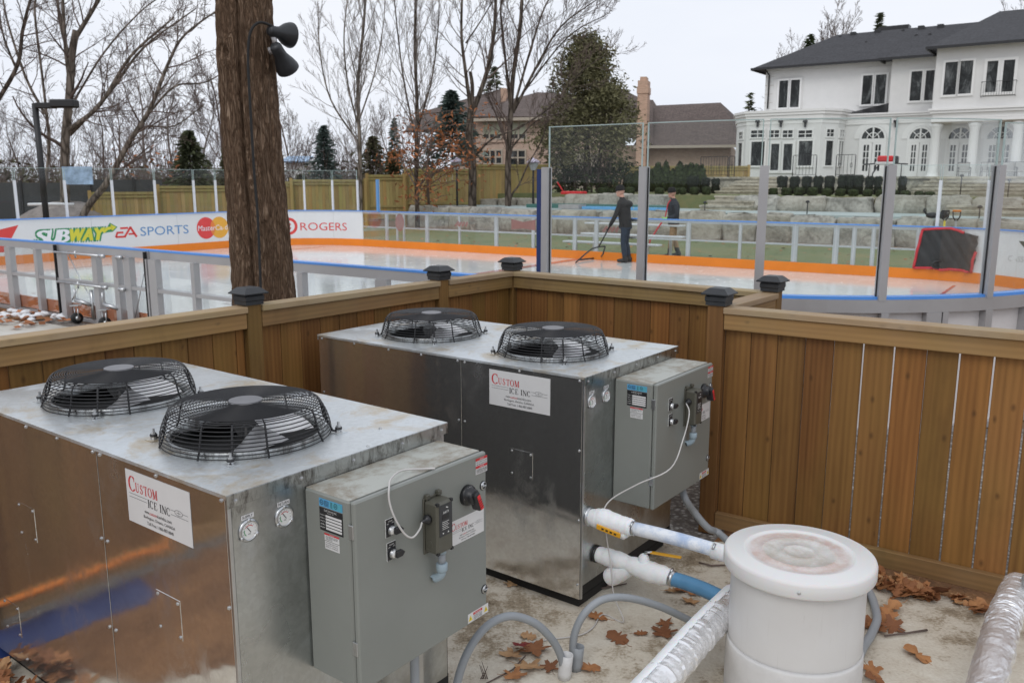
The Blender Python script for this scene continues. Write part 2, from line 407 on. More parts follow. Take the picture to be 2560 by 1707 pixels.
def brick_mat(name, c):
    b = NB(name)
    br = b.n('TexBrick', Scale=1.0); v = b.coord(); sp_ = b.n('SeparateXYZ', Vector=v); cm = b.n('CombineXYZ', X=sp_.outputs[0], Y=sp_.outputs[2]); b.set(br.inputs['Vector'], cm.outputs[0])
    br.inputs['Color1'].default_value = (*[x * .85 for x in c], 1); br.inputs['Color2'].default_value = (*[x * 1.12 for x in c], 1); br.inputs['Mortar'].default_value = (*[x * .95 for x in c], 1)
    br.inputs['Brick Width'].default_value = .25; br.inputs['Row Height'].default_value = .085; br.inputs['Mortar Size'].default_value = .01
    nn = b.noise(v, 1.2, 4); b.p(Base__Color=b.mix(b.ramp(nn, (.3, 0.0), (.8, .35)), br.outputs[0], tuple(x * .7 for x in c)), Roughness=.9)
    return b.m

def stone_mat(name, c):
    b = NB(name); v = b.coord(rnd=20.0)
    a = b.noise(v, 1.3, 7, .68, .8); c2 = b.noise(v, 6.0, 6, .7)
    f = b.math('ADD', b.math('MULTIPLY', a, .6), b.math('MULTIPLY', c2, .4))
    col = b.ramp(f, (.34, tuple(x * .30 for x in c)), (.45, tuple(x * .62 for x in c)), (.55, c), (.75, tuple(min(1, x * 1.3) for x in c)))
    col = b.mix(b.math('MULTIPLY', b.rnd(), .4), col, tuple(x * y for x, y in zip(c, (.75, .66, .5))))
    b.p(Base__Color=col, Roughness=.9); b.bump(f, 1.0, .12); return b.m

def ice_mat():
    b = NB('ice'); v = b.coord()
    a = b.noise(v, .8, 6, .68, .5); c = b.noise(v, 5, 5, .7); s_ = b.noise(b.coord((1, 1, 1)), 24, 4, .75)
    snow = b.ramp(b.math('MULTIPLY', c, b.math('ADD', s_, .4)), (.56, 0.0), (.68, .8))
    col = b.mix(snow, b.ramp(a, (.3, (.70, .73, .72)), (.7, (.80, .82, .815))), (.86, .88, .88))
    b.p(Base__Color=col, Roughness=b.mix(snow, b.ramp(a, (.3, .07), (.7, .13)), (.5, .5, .5)))
    b.b.inputs['Specular IOR Level'].default_value = .7
    b.bump(a, .02, .01); return b.m

MT = {}
def big_bark(name):
    b = NB(name); v = b.coord((30, 30, 4.2)); n1 = b.noise(v, 1.0, 4, .6, 1.4); n2 = b.noise(b.coord((60, 60, 16)), 1.0, 6, .7, .8)
    rd = b.math('MULTIPLY', b.math('ABSOLUTE', b.math('SUBTRACT', n1, .5)), 2.0)
    f = b.math('ADD', b.math('MULTIPLY', b.ramp(rd, (0, 0.0), (.30, 1.0)), .62), b.math('MULTIPLY', n2, .5))
    big = b.noise(b.coord((2.5, 2.5, .7)), 1.6, 4)
    col = b.ramp(f, (.20, (.050, .031, .020)), (.38, (.160, .102, .066)), (.66, (.240, .160, .106)), (.95, (.33, .24, .17)))
    col = b.mix(b.ramp(big, (.45, 0.0), (.72, .3)), col, (.125, .076, .047))
    b.p(Base__Color=col, Roughness=.93); b.b.inputs['Specular IOR Level'].default_value = .12; b.bump(f, 1.0, .025); return b.m
def build_materials():
    m = MT
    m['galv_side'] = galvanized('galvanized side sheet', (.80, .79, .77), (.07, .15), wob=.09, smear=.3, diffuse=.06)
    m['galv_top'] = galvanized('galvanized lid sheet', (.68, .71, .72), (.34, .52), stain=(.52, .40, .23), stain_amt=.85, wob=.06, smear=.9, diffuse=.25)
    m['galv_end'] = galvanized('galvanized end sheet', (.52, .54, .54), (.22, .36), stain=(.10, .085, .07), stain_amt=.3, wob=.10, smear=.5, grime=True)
    m['zinc'] = simple('zinc plated steel', (.55, .56, .57), .34, 1.0)
    m['alu'] = simple('mill aluminium', (.60, .60, .61), .42, .85, .08, 3)
    m['alu_grey'] = simple('grey anodised aluminium', (.46, .455, .46), .42, .55, .06, 2)
    m['blade'] = simple('fan blade whitened as sky glare', (.86, .86, .86), .4, .25, .06, 5)
    m['black_wire'] = simple('black coated wire', (.013, .013, .015), .42, 0, .2, 30)
    m['black'] = simple('black plastic', (.016, .016, .018), .38, 0, .2, 20)
    m['black_matte'] = simple('black rubber', (.012, .012, .012), .7, 0, .3, 12)
    m['dark_void'] = simple('dark unlit interior', (.010, .010, .010), .9, 0, .2, 3)
    m['cap_black'] = simple('black powder coat', (.022, .024, .027), .45, 0, .2, 30, .1)
    m['hub_grey'] = simple('grey hub plate', (.20, .20, .21), .5, .2)
    m['enc'] = simple('grey enamel', (.225, .235, .215), .36, 0, .05, 3, .02)
    b = NB('dusty grey enamel'); v = b.coord(); nn = b.noise(v, 5, 7, .72, .5); n2 = b.noise(v, 22, 4, .7)
    b.p(Base__Color=b.mix(b.ramp(b.math('MULTIPLY', nn, b.math('ADD', n2, .5)), (.42, 0.0), (.62, .75)), (.40, .41, .375), (.20, .16, .11)), Roughness=.55); m['enc_top'] = b.m
    m['ctrl'] = simple('olive grey plastic', (.085, .082, .064), .38, 0, .06, 6)
    m['ctrl_face'] = simple('dark controller face', (.035, .037, .04), .4)
    m['white_print'] = simple('white print', (.72, .72, .70), .4, 0, .03)
    m['label_white'] = simple('white label film', (.66, .655, .65), .4, 0, .03)
    m['label_black'] = simple('black label film', (.015, .015, .017), .4)
    m['label_blue'] = simple('blue approval sticker', (.10, .36, .62), .4)
    m['teal'] = simple('teal sticker', (.08, .33, .42), .4)
    m['print_grey'] = simple('grey print', (.36, .35, .35), .5)
    m['print_black'] = simple('black print', (.02, .02, .022), .5)
    m['red'] = simple('red print', (.55, .03, .035), .45)
    m['red_plastic'] = simple('red plastic', (.62, .02, .025), .35)
    m['yellow'] = simple('yellow sticker', (.75, .58, .04), .45)
    m['yellow_lever'] = simple('yellow vinyl lever', (.72, .36, .02), .45)
    m['green_print'] = simple('green print', (.04, .28, .10), .5)
    m['conduit'] = simple('grey flexible conduit', (.30, .32, .34), .45, 0, .06, 4)
    m['pvc_blue'] = simple('blue grey fitting', (.30, .38, .43), .4)
    m['white_wire'] = simple('pale sensor wire', (.55, .53, .51), .5)
    b = NB('frost'); v = b.coord(); nn = b.noise(v, 14, 6, .7)
    b.p(Base__Color=b.ramp(nn, (.3, (.80, .82, .83)), (.7, (.90, .91, .92))), Roughness=.75, Subsurface__Weight=.25, Subsurface__Scale=.01); b.bump(b.noise(v, 60, 5, .7), .5, .004); m['frost'] = b.m
    b = NB('frosted blue hose'); v = b.coord(); nn = b.noise(v, 7, 6, .72)
    b.p(Base__Color=b.ramp(nn, (.44, (.80, .83, .87)), (.64, (.42, .53, .72))), Roughness=.6); b.bump(b.noise(v, 60, 4), .3, .003); m['frost_hose'] = b.m
    m['blue_hose'] = simple('blue ribbed hose', (.10, .26, .44), .4, 0, .15, 8)
    b = NB('translucent white plastic'); nn = b.noise(b.coord(), 3, 4)
    sc_ = b.ramp(b.noise(b.coord((30, 30, 2)), 1.3, 5, .75, 1.5), (.60, 0.0), (.72, .35)); b.p(Base__Color=b.mix(sc_, b.ramp(nn, (.3, (.60, .585, .57)), (.7, (.65, .64, .625))), (.40, .37, .33)), Roughness=.38, Subsurface__Weight=.5, Subsurface__Scale=.05); b.b.inputs['Subsurface Radius'].default_value = (1, .95, .9); m['barrel'] = b.m
    m['barrel_frost'] = simple('frosty barrel wall', (.64, .63, .62), .7, 0, .05, 14, .3)
    b = NB('stained barrel lid'); v = b.coord(); s_ = b.n('SeparateXYZ', Vector=v)
    rr = b.math('SQRT', b.math('ADD', b.math('MULTIPLY', s_.outputs[0], s_.outputs[0]), b.math('MULTIPLY', s_.outputs[1], s_.outputs[1])))
    inside = b.ramp(rr, (.180, 1.0), (.196, 0.0)); nn = b.noise(v, 8, 7, .72, .4); n2 = b.noise(v, 30, 4, .7)
    dirt = b.math('MULTIPLY', inside, b.ramp(b.math('MULTIPLY', nn, b.math('ADD', n2, .5)), (.30, .2), (.6, .9)))
    pink = b.mix(b.ramp(rr, (.125, 0.0), (.14, 1.0)), (.45, .41, .355), (.52, .395, .345))
    b.p(Base__Color=b.mix(dirt, (.70, .695, .685), pink), Roughness=.45, Subsurface__Weight=.3, Subsurface__Scale=.03); m['lid'] = b.m
    b = NB('crinkled foil wrap'); v = b.coord((10, 10, 10)); nn = b.noise(v, 5.5, 5, .75, 1.6); n2 = b.noise(v, 22, 3, .7, 2.0)
    b.p(Base__Color=(.90, .90, .91, 1), Metallic=.72, Roughness=.27); b.bump(b.math('ADD', nn, b.math('MULTIPLY', n2, .3)), .2, .01); m['foil'] = b.m
    m['pale_pipe'] = simple('pale grey pipe', (.50, .50, .49), .35, .3)
    # woods
    m['wood_v'] = wood('treated pine boards', 'z', (.34, .170, .058), (.160, .071, .022))
    m['wood_h'] = wood('treated pine rails', 'x', (.38, .225, .085), (.20, .112, .038), .12, .62, .6)
    m['wood_cap'] = wood('weathered pine cap rail', 'x', (.48, .335, .185), (.29, .185, .088), .4, .62, .5)
    m['wood_post'] = wood('treated pine post', 'z', (.27, .140, .052), (.13, .064, .023))
    m['wood_far'] = wood('pale new fence boards', 'z', (.52, .40, .20), (.34, .25, .115), 0, .7, .3)
    # ground
    m['concrete'] = ground_mat('stained concrete', ((.34, (.13, .095, .06)), (.42, (.32, .26, .185)), (.48, (.56, .50, .41)), (.6, (.68, .64, .55)), (.8, (.74, .71, .64))), (1.5, 8, 70), .85, .5, (.48, .34, .18))
    b = NB('gravel'); v = b.coord(); vo = b.n('TexVoronoi', Scale=34.0); b.set(vo.inputs['Vector'], v)
    cc = b.n('SeparateColor', Color=vo.outputs['Color']); b.p(Base__Color=b.mix(b.ramp(vo.outputs['Distance'], (.3, 0.0), (.6, .9)), b.ramp(cc.outputs[0], (0, (.16, .14, .12)), (.5, (.30, .265, .23)), (1, (.44, .42, .39))), (.12, .10, .085)), Roughness=.9); b.bump(b.math('MULTIPLY', vo.outputs['Distance'], -1.0), .8, .02); m['gravel'] = b.m
    m['walk'] = ground_mat('wet pale paving', ((.3, (.33, .29, .23)), (.5, (.52, .49, .43)), (.65, (.64, .62, .57)), (.8, (.76, .76, .74))), (1.0, 6, 50), .5, .15, (.6, .28, .12), .5)
    m['lawn'] = ground_mat('autumn lawn', ((.30, (.09, .10, .045)), (.46, (.155, .185, .085)), (.54, (.20, .20, .095)), (.62, (.27, .21, .095)), (.8, (.32, .23, .12))), (.35, 3, 40), .95, .5, (.45, .3, .25))
    m['soil'] = ground_mat('earth and leaf litter', ((.3, (.06, .04, .022)), (.5, (.17, .10, .055)), (.65, (.28, .17, .09)), (.8, (.38, .26, .16))), (1.2, 9, 40), .95, .6)
    m['litter'] = ground_mat('leaf litter', ((.32, (.07, .035, .016)), (.48, (.20, .095, .038)), (.6, (.32, .16, .065)), (.75, (.42, .26, .14))), (2.5, 14, 60), .9, .8)
    m['terrace'] = ground_mat('bluish terrace paving', ((.3, (.33, .39, .38)), (.6, (.43, .49, .48)), (.8, (.52, .56, .55))), (.5, 3, 30), .7, .1)
    m['stone'] = stone_mat('armour stone', (.50, .485, .44))
    m['step'] = stone_mat('limestone step', (.55, .52, .44))
    m['ice'] = ice_mat()
    m['ice_paint_red'] = simple('red line under ice', (.52, .22, .23), .1, 0, .25, 6)
    m['ice_paint_blue'] = simple('blue mark under ice', (.36, .42, .58), .1, 0, .3, 6)
    m['ice_paint_faint'] = simple('faint mark under ice', (.60, .55, .56), .1, 0, .1, 6)
    # rink
    m['board_white'] = simple('white board sheet', (.72, .73, .73), .32, 0, .03, 1.5)
    m['board_back'] = simple('white board back', (.66, .63, .62), .45, 0, .05, 1.5)
    m['kick'] = simple('orange kick plate', (.80, .22, .012), .4, 0, .06, 2)
    m['kick_dark'] = simple('rusty orange kick back', (.50, .13, .02), .6, 0, .25, 4)
    m['cap_blue'] = simple('blue cap rail', (.085, .28, .72), .38, 0, .06, 2)
    m['pad_blue'] = simple('navy pad', (.014, .034, .14), .55, 0, .1, 4)
    m['post_white'] = simple('white post', (.68, .69, .72), .4, .1, .04)
    m['plexi'] = glass_mat('clear acrylic', (.972, .988, .982), .3)
    m['plexi_board'] = glass_mat('clear board sheet', (.965, .978, .974), .3, (.005, .03))
    m['edge'] = simple('glass edge', (.40, .50, .48), .2)
    m['tarp_black'] = simple('black tarp', (.022, .023, .025), .36, 0, .3, 4, .3)
    m['tarp_red'] = simple('red webbing', (.58, .035, .05), .6)
    for k_, c in dict(lg_red=(.66, .055, .05), lg_green=(.03, .25, .10), lg_yellow=(.66, .62, .05), lg_blue=(.11, .27, .52), lg_mcred=(.70, .06, .06), lg_mcyel=(.78, .40, .05), lg_mcmix=(.76, .22, .05), lg_grey=(.42, .43, .43), lg_white=(.80, .81, .84), lg_dark=(.05, .07, .06), lg_teal=(.35, .60, .52), lg_faint=(.36, .17, .15)).items():
        m[k_] = simple('print ' + k_[3:], c, .4, 0, .04)
    # vegetation
    m['bark_big'] = big_bark('furrowed bark');
    m['bark_far'] = bark('grey brown bark', (.15, .125, .102), (.26, .22, .185), 6, 1.5, .4, .03)
    m['bark_dark'] = bark('dark bark', (.085, .068, .055), (.17, .138, .112), 6, 1.5, .4, .03)
    m['twig'] = simple('twigs', (.145, .110, .096), .9, 0, .3, 3, spec=.1)
    m['twig_grey'] = simple('grey twigs', (.25, .22, .205), .9, 0, .3, 3, spec=.1)
    m['cedar'] = foliage('cedar foliage', (.19, .18, .095)); m['spruce'] = foliage('blue spruce needles', (.10, .135, .12)); m['pine'] = foliage('dark pine needles', (.085, .098, .052))
    m['arbor'] = foliage('columnar cedar foliage', (.048, .068, .024)); m['box'] = foliage('boxwood leaves', (.042, .060, .022)); m['yew'] = foliage('clipped yew', (.018, .026, .014)); m['bush'] = foliage('olive brush', (.10, .098, .052))
    m['rust_leaf'] = foliage('rust coloured leaves', (.38, .15, .065), .4)
    b = NB('dry leaf'); nn = b.noise(b.coord(), 40, 4); r_ = b.n('ObjectInfo').outputs['Random']
    c1 = b.ramp(r_, (0, (.20, .075, .028)), (.35, (.36, .15, .055)), (.7, (.44, .20, .075)), (1, (.46, .29, .15)))
    b.p(Base__Color=b.mix(b.ramp(nn, (.4, 0.0), (.75, .5)), c1, (.16, .06, .025)), Roughness=.75); m['leaf'] = b.m
    m['leaf_red'] = simple('dark red leaf', (.20, .018, .018), .6)
    m['grass_far'] = foliage('grass', (.10, .13, .05), .4)
    m['snow'] = simple('old snow', (.80, .81, .83), .7, 0, .05, 12, .5)
    # houses
    m['stucco'] = simple('white stucco', (.73, .725, .71), .8, 0, .03, 2)
    m['trim'] = simple('white trim', (.80, .795, .78), .6, 0, .02)
    m['roof_dark'] = shingle('charcoal shingles', (.047, .047, .052)); m['roof_brown'] = shingle('brown shingles', (.115, .088, .078))
    m['coil'] = simple('dark condenser fins', (.035, .036, .036), .6, .3, .3, 40)
    m['gutter'] = simple('black gutter', (.02, .02, .022), .4)
    b = NB('window glass with painted reflections'); nn = b.noise(b.coord((1.3, 1.3, .5)), 1.4, 6, .7, 1.0); b.p(Base__Color=b.ramp(nn, (.4, (.008, .009, .009)), (.52, (.03, .033, .033)), (.68, (.17, .18, .18))), Roughness=.08); b.b.inputs['Specular IOR Level'].default_value = .28; m['pane'] = b.m  # varied reflections painted as pale noise patches in the base colour
    m['pane_blind'] = simple('window with pale blind', (.36, .38, .27), .3)
    m['soffit'] = simple('tan soffit', (.42, .37, .30), .7)
    m['brick_pink'] = brick_mat('pink brick', (.52, .39, .31)); m['brick_tan'] = brick_mat('tan brick', (.43, .33, .25)); m['brick_chim'] = brick_mat('chimney brick', (.56, .38, .28))
    m['iron'] = simple('black iron', (.02, .02, .022), .5)
    m['lamp_white'] = simple('opal lamp cap', (.62, .58, .72), .4); m['lamp_glass'] = simple('lamp glass', (.42, .44, .45), .25)
    m['cushion'] = simple('grey cushion', (.40, .39, .37), .8); m['green_cover'] = simple('green cover', (.05, .15, .13), .6); m['blue_foam'] = simple('blue mat', (.14, .38, .66), .6)
    m['banner_blue'] = simple('blue sheet', (.34, .48, .66), .5, 0, .45, 3.5); m['dark_mesh'] = simple('dark mesh screen', (.055, .058, .06), .8)
    # people
    m['skin'] = simple('skin', (.50, .27, .20), .5); m['jacket'] = simple('black jacket', (.016, .016, .017), .75, 0, .3, 9, .2); m['jacket_navy'] = simple('dark navy jacket', (.020, .025, .034), .75, 0, .3, 9, .2)
    m['jeans'] = simple('dark jeans', (.018, .030, .050), .8, 0, .3, 12); m['tan_trousers'] = simple('tan work trousers', (.33, .20, .10), .8, 0, .2, 10); m['boot'] = simple('black boots', (.02, .02, .021), .6); m['knit'] = simple('black knit', (.010, .010, .011), .95, 0, .3, 60, .5)
    m['glove_lime'] = simple('lime glove', (.36, .72, .05), .6)
build_materials()
# ------------------------------------------------------------------ the two chillers
CW, CL, CT = 0.9245, 1.798, 1.133
YAW_A, YAW_B = 0.9200, 0.9238
FA, FB = (-0.8005, 2.267, 0), (0.3241, 3.7221, 0)
DY = -0.2246                                          # front of the control box door
FAN = ((0.382, 0.432), (0.386, 1.272))

def company_label(mb, fn, s=1.0):
    """0.36 x 0.173 sheet: materials 0 white, 1 red, 2 black, 3 grey"""
    W_, H_ = .360, .175
    f0 = lambda x, y: fn(x, y, .0008); f1 = lambda x, y: fn(x, y, .0016)
    mb.m = 0; mb.add([f0(0, 0), f0(W_, 0), f0(W_, H_), f0(0, H_)], [(0, 1, 2, 3)], smooth=False)
    mb.m = 1; serif(mb, 'C', .016, .106, .042, .050, f1)
    for i, ch in enumerate('USTOM'): serif(mb, ch, .055 + i * .0243 + (0 if i < 4 else .001), .1075, .0225 if i < 4 else .028, .031, f1)
    mb.m = 2; x = .122
    for ch, wd in (('I', .011), ('C', .021), ('E', .020), (' ', .010), ('I', .011), ('N', .024), ('C', .021)):
        if ch != ' ': serif(mb, ch, x, .0725, wd, .026, f1)
        x += wd + .0015
    for y in (.0975, .0860): ribbon(mb, [(.015, y), (.118, y)], .0012, f1)
    for a, b_, y in ((.252, .276, .096), (.314, .345, .096), (.252, .345, .0815)): ribbon(mb, [(a, y), (b_, y)], .0012, f1)
    ribbon(mb, [(.295 + .021 * math.cos(i * PI / 12), .094 + .0085 * math.sin(i * PI / 12)) for i in range(25)], .0012, f1)
    ribbon(mb, [(.284, .094), (.306, .094)], .001, f1); ribbon(mb, [(.295, .088), (.295, .100)], .001, f1)
    text(mb, 'www.', .100, .049, .028, .0075, f1); mb.m = 1; text(mb, 'custom', .129, .049, .042, .0085, f1); mb.m = 2
    text(mb, 'icerinks.com', .172, .049, .080, .0115, f1)
    text(mb, 'Burlington, Ontario, CANADA', .093, .029, .176, .0125, f1)
    text(mb, 'Toll Free: 1-866-887-8840', .110, .0125, .148, .0105, f1)
LM = lambda: [MT['label_white'], MT['red'], MT['print_black'], MT['print_grey']]

def screw_mesh(mb):
    mb.lathe([(.0068, 0), (.0068, .0012), (.0046, .0015), (.0046, .0042), (.003, .005)], 8, smooth=False)

def make_chiller(loc, yaw, label):
    t = empty('chiller', loc, yaw, label, 'chiller', 'ice rink chillers')
    # skid and inner core
    mb = MB(); mb.box(.03, CW - .02, .03, CL - .03, .0, .075, .004); mb.box(.004, CW - .004, .004, CL - .004, .075, .13); mb.build('skid', MT['black_matte'], t)
    mb = MB(); mb.box(.012, CW - .012, .012, CL - .012, .06, CT - .006); mb.build('core', MT['dark_void'], t)
    # side sheets: two on each long side with an open seam between them
    for x0, x1 in ((0, .011), (CW - .011, CW)):
        for y0, y1 in ((.010, .7215), (.7255, CL - .006)):
            mb = MB(); mb.box(x0, x1, y0, y1, .057, CT - .0125, .0006); mb.build('side_panel' if x0 == 0 else 'condenser_coil', MT['galv_side' if x0 == 0 else 'coil'], t)
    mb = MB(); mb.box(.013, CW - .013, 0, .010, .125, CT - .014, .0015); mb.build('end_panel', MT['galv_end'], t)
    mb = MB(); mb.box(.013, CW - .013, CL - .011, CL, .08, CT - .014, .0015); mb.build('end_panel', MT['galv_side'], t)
    mb = MB(); mb.box(.0, .0115, -.0012, .0085, .06, CT - .014, .001); mb.build('corner_trim', MT['zinc'], t)
    # lid: sheet with two round openings, downturned front lip
    mb = MB()
    ov = .0035
    def cell(x0, x1, y0, y1, cx, cy, r, z):
        n = 64; vs = []; fs = []
        for i in range(n):
            a = 2 * PI * i / n; c_, s_ = math.cos(a), math.sin(a)
            tx = ((x1 - cx) if c_ > 0 else (x0 - cx)) / c_ if abs(c_) > 1e-9 else 1e9
            ty = ((y1 - cy) if s_ > 0 else (y0 - cy)) / s_ if abs(s_) > 1e-9 else 1e9
            q = min(tx, ty); vs += [(cx + r * c_, cy + r * s_, z), (cx + q * c_, cy + q * s_, z)]
        for i in range(n):
            j = (i + 1) % n; a, b_ = vs[2 * i + 1], vs[2 * j + 1]
            f = [2 * i, 2 * i + 1]
            if abs(a[0] - b_[0]) > 1e-7 and abs(a[1] - b_[1]) > 1e-7:
                vs.append((a[0] if a[0] in (x0, x1) or abs(a[0] - x0) < 1e-6 or abs(a[0] - x1) < 1e-6 else b_[0], a[1] if abs(a[1] - y0) < 1e-6 or abs(a[1] - y1) < 1e-6 else b_[1], z)); f.append(len(vs) - 1)
            fs.append(tuple(f + [2 * j + 1, 2 * j]))
        mb.add(vs, fs, smooth=False, rnd=.5)
    ym = .852
    for (cx, cy), y0, y1 in ((FAN[0], -ov, ym), (FAN[1], ym, CL + ov)):
        cell(-ov, CW + ov, y0, y1, cx, cy, .246, CT); 
    mb.box(-ov, -.0005, -ov + .001, CL + ov - .001, CT - .011, CT - .0005); mb.box(CW + .0005, CW + ov, -ov + .001, CL + ov - .001, CT - .030, CT - .0005)
    mb.box(-ov + .001, CW + ov - .001, CL + .0005, CL + ov, CT - .030, CT - .0005)
    lid = mb.build('lid', MT['galv_top'], t)
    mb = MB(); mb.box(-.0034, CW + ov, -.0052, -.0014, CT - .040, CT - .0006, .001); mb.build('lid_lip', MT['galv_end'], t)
    # screws
    mb = MB(); screw_mesh(mb)
    base = mb.build('screw', MT['zinc'], t)
    pos = [('L', y, CT - .008 - .012) for y in (.013 + .012, .362, .700, .747, .996, 1.232, 1.500, 1.765)]
    pos += [('L', y, z) for y, z in ((.704, .808), (.744, .808), (.704, .483), (.744, .483), (.020, .787), (.020, .45), (.020, .13), (1.456, .099), (.745, .16), (.704, .16), (1.77, .8))]
    for yy, zz in ((.293, .600), (1.255, .667), (1.495, .194)):
        pos += [('L', yy, zz), ('L', yy + .113, zz), ('L', yy, zz + .113), ('L', yy + .113, zz + .113)]
    pos += [('F', x, CT - .022) for x in (.026, .258, .47, .694, .895)] + [('T', .72, .13, 0), ('T', .55, .012, 0)]
    first = True
    for p in pos:
        o = base if first else base.copy()
        if not first: COL.objects.link(o); o.parent = t
        first = False
        if p[0] == 'L': o.location = (-.0003, p[1], p[2]); o.rotation_euler = (0, -PI / 2, random.random())
        elif p[0] == 'F': o.location = (p[1], -.005, p[2]); o.rotation_euler = (PI / 2, 0, 0)
        else: o.location = (p[1], p[2], CT)
    # small access covers on the long side
    for yy, zz in ((.2825, .5895), (1.2445, .6565), (1.4845, .1835)):
        mb = MB(); mb.box(-.0014, .0002, yy, yy + .134, zz, zz + .134); mb.build('access_cover', MT['galv_side'], t)
    # company plate
    mb = MB(); company_label(mb, lambda x, y, d: (-d - .0002, .544 - x, .925 + y)); mb.build('company_plate', LM(), t)
    # gauges with name strips
    for gx, gz, lab, lw in ((.065, 1.008, 'SUPPLY', .043), (.191, 1.009, 'RETURN', .045)):
        mb = MB(); mb.M = Matrix.Translation((gx, -.0005, gz)) @ Matrix.Rotation(PI / 2, 4, 'X')
        mb.m = 0; mb.lathe([(.0345, 0), (.0345, .003), (.030, .006), (.0265, .006), (.026, .003)], 32, capt=False)
        g = mb.build('gauge', [MT['zinc']], t)
        mb = MB(); mb.M = Matrix.Translation((gx, -.0005, gz)) @ Matrix.Rotation(PI / 2, 4, 'X')
        mb.m = 0; mb.lathe([(.0262, .0025), (.0262, .0032)], 32, smooth=False)
        fz = lambda x, y: (x, y, .0038)
        mb.m = 1; ribbon(mb, [(.016 * math.cos(R(a)), .016 * math.sin(R(a))) for a in range(40, 150, 10)], .002, fz)
        mb.m = 3; ribbon(mb, [(.0165 * math.cos(R(a)), .0165 * math.sin(R(a))) for a in range(160, 240, 10)], .0025, fz)
        mb.m = 2
        for a in range(-40, 230, 27): ribbon(mb, [(.019 * math.cos(R(a)), .019 * math.sin(R(a))), (.022 * math.cos(R(a)), .022 * math.sin(R(a)))], .001, fz)
        ribbon(mb, [(.005, -.006), (-.007, .012)], .0022, lambda x, y: (x, y, .0042)); text(mb, 'PSI', -.004, -.012, .008, .004, fz)
        mb.build('gauge_face', [MT['white_print'], MT['red'], MT['print_black'], MT['green_print']], g)
        for a in (90, 214, 326):
            s_ = MB(); s_.M = Matrix.Translation((gx + .031 * math.cos(R(a)), -.004, gz + .031 * math.sin(R(a)))) @ Matrix.Rotation(PI / 2, 4, 'X'); s_.lathe([(.0062, 0), (.0062, .003), (.0035, .0045)], 10); s_.build('gauge_screw', MT['zinc'], g)
        mb = MB(); f0 = lambda x, y, d=.0009: (gx - .023 + x, -.0004 - d, gz + .0355 + y)
        mb.m = 0; mb.add([f0(0, 0), f0(lw, 0), f0(lw, .0145), f0(0, .0145)], [(0, 1, 2, 3)], smooth=False)
        mb.m = 1; text(mb, lab, .004, .0032, lw - .008, .0085, lambda x, y: f0(x, y, .0016)); mb.build('name_strip', [MT['label_white'], MT['print_black']], t)
    # fans
    for fi, (cx, cy) in enumerate(FAN):
        T = Matrix.Translation((cx, cy, CT))
        mb = MB(); mb.M = T
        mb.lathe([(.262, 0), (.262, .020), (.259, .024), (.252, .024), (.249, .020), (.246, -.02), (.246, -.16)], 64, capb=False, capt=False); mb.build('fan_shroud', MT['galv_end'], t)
        mb = MB(); mb.M = T; mb.lathe([(.243, -.16), (.02, -.161)], 40, capb=False, capt=False); mb.build('fan_well', MT['dark_void'], t)
        # fan: hub, motor and three pitched blades
        mb = MB(); mb.M = T; mb.m = 0; mb.lathe([(.055, -.13), (.055, -.035), (.045, -.022), (.02, -.02), (.018, .035), (.008, .04)], 24)
        fan = mb.build('fan', [MT['black'], MT['blade']], t)
        for bi in range(3):
            a0 = R(-12) + bi * 2 * PI / 3; vs = []; n, mrad = 12, 6
            for i in range(mrad + 1):
                rr = .05 + .185 * i / mrad; half = R(46 - 6 * i / mrad)
                for j in range(n + 1):
                    aa = a0 + half * (2 * j / n - 1); zz = -.050 + .100 * (j / n) * (1 - .15 * i / mrad) + .012 * math.sin(PI * j / n)
                    vs.append((cx + rr * math.cos(aa), cy + rr * math.sin(aa), CT + zz))
            fs = [(i * (n + 1) + j, (i + 1) * (n + 1) + j, (i + 1) * (n + 1) + j + 1, i * (n + 1) + j + 1) for i in range(mrad) for j in range(n)]
            mb = MB(); mb.smooth = True; mb.add(vs, fs); mb.build('blade', MT['blade'] if bi == 0 else MT['black'] if bi == 1 else MT['alu'], fan)  # sky reflection and dark side painted as one white and one black blade
        # guard: rings on the slanted side, close rings over the top, bent ribs
        mb = MB(); mb.M = T
        ring = lambda r, z, w_, n=72: mb.tube([(r * math.cos(2 * PI * i / n), r * math.sin(2 * PI * i / n), z) for i in range(n)], w_, 5, closed=True)
        rb, rt, hz = .283, .254, .104
        for i in range(9):
            f = i / 8; ring(rb + (rt - rb) * f ** 1.9, .008 + (hz - .008) * f, .0021)
        for f in (.4, .8): ring(rt - .012 * f, hz + .013 * math.sin(f * PI / 2), .0021)
        for i in range(22): ring(.238 - i * .0086, hz + .0165 + .004 * i / 21, .0017)
        for q in range(8):
            a = 2 * PI * q / 8 + R(22.5); ca, sa = math.cos(a), math.sin(a)
            pr = [(rb + .003, .004), (rb - .012, .035), (rt + .004, hz - .012), (rt - .004, hz + .004), (rt - .02, hz + .013), (.12, hz + .0165), (.05, hz + .018)]
            mb.tube([(r * ca, r * sa, z - .001) for r, z in pr], [.0034, .0034, .0034, .0032, .002, .002, .002], 6)
        for q in range(4):
            a = 2 * PI * q / 4 + PI / 4; ca, sa = math.cos(a), math.sin(a)
            pr = [(.318, .006), (rb + .006, .008), (rb - .010, .04), (rt + .006, hz - .010), (rt - .004, hz + .008)]
            mb.tube([(r * ca, r * sa, z) for r, z in pr], .0042, 6)
        gd = mb.build('fan_guard', MT['black_wire'], t)
        mb = MB(); mb.M = T; mb.lathe([(.056, hz + .022), (.056, hz + .026), (.052, hz + .027)], 32, smooth=False); mb.build('hub_plate', MT['hub_grey'], gd)
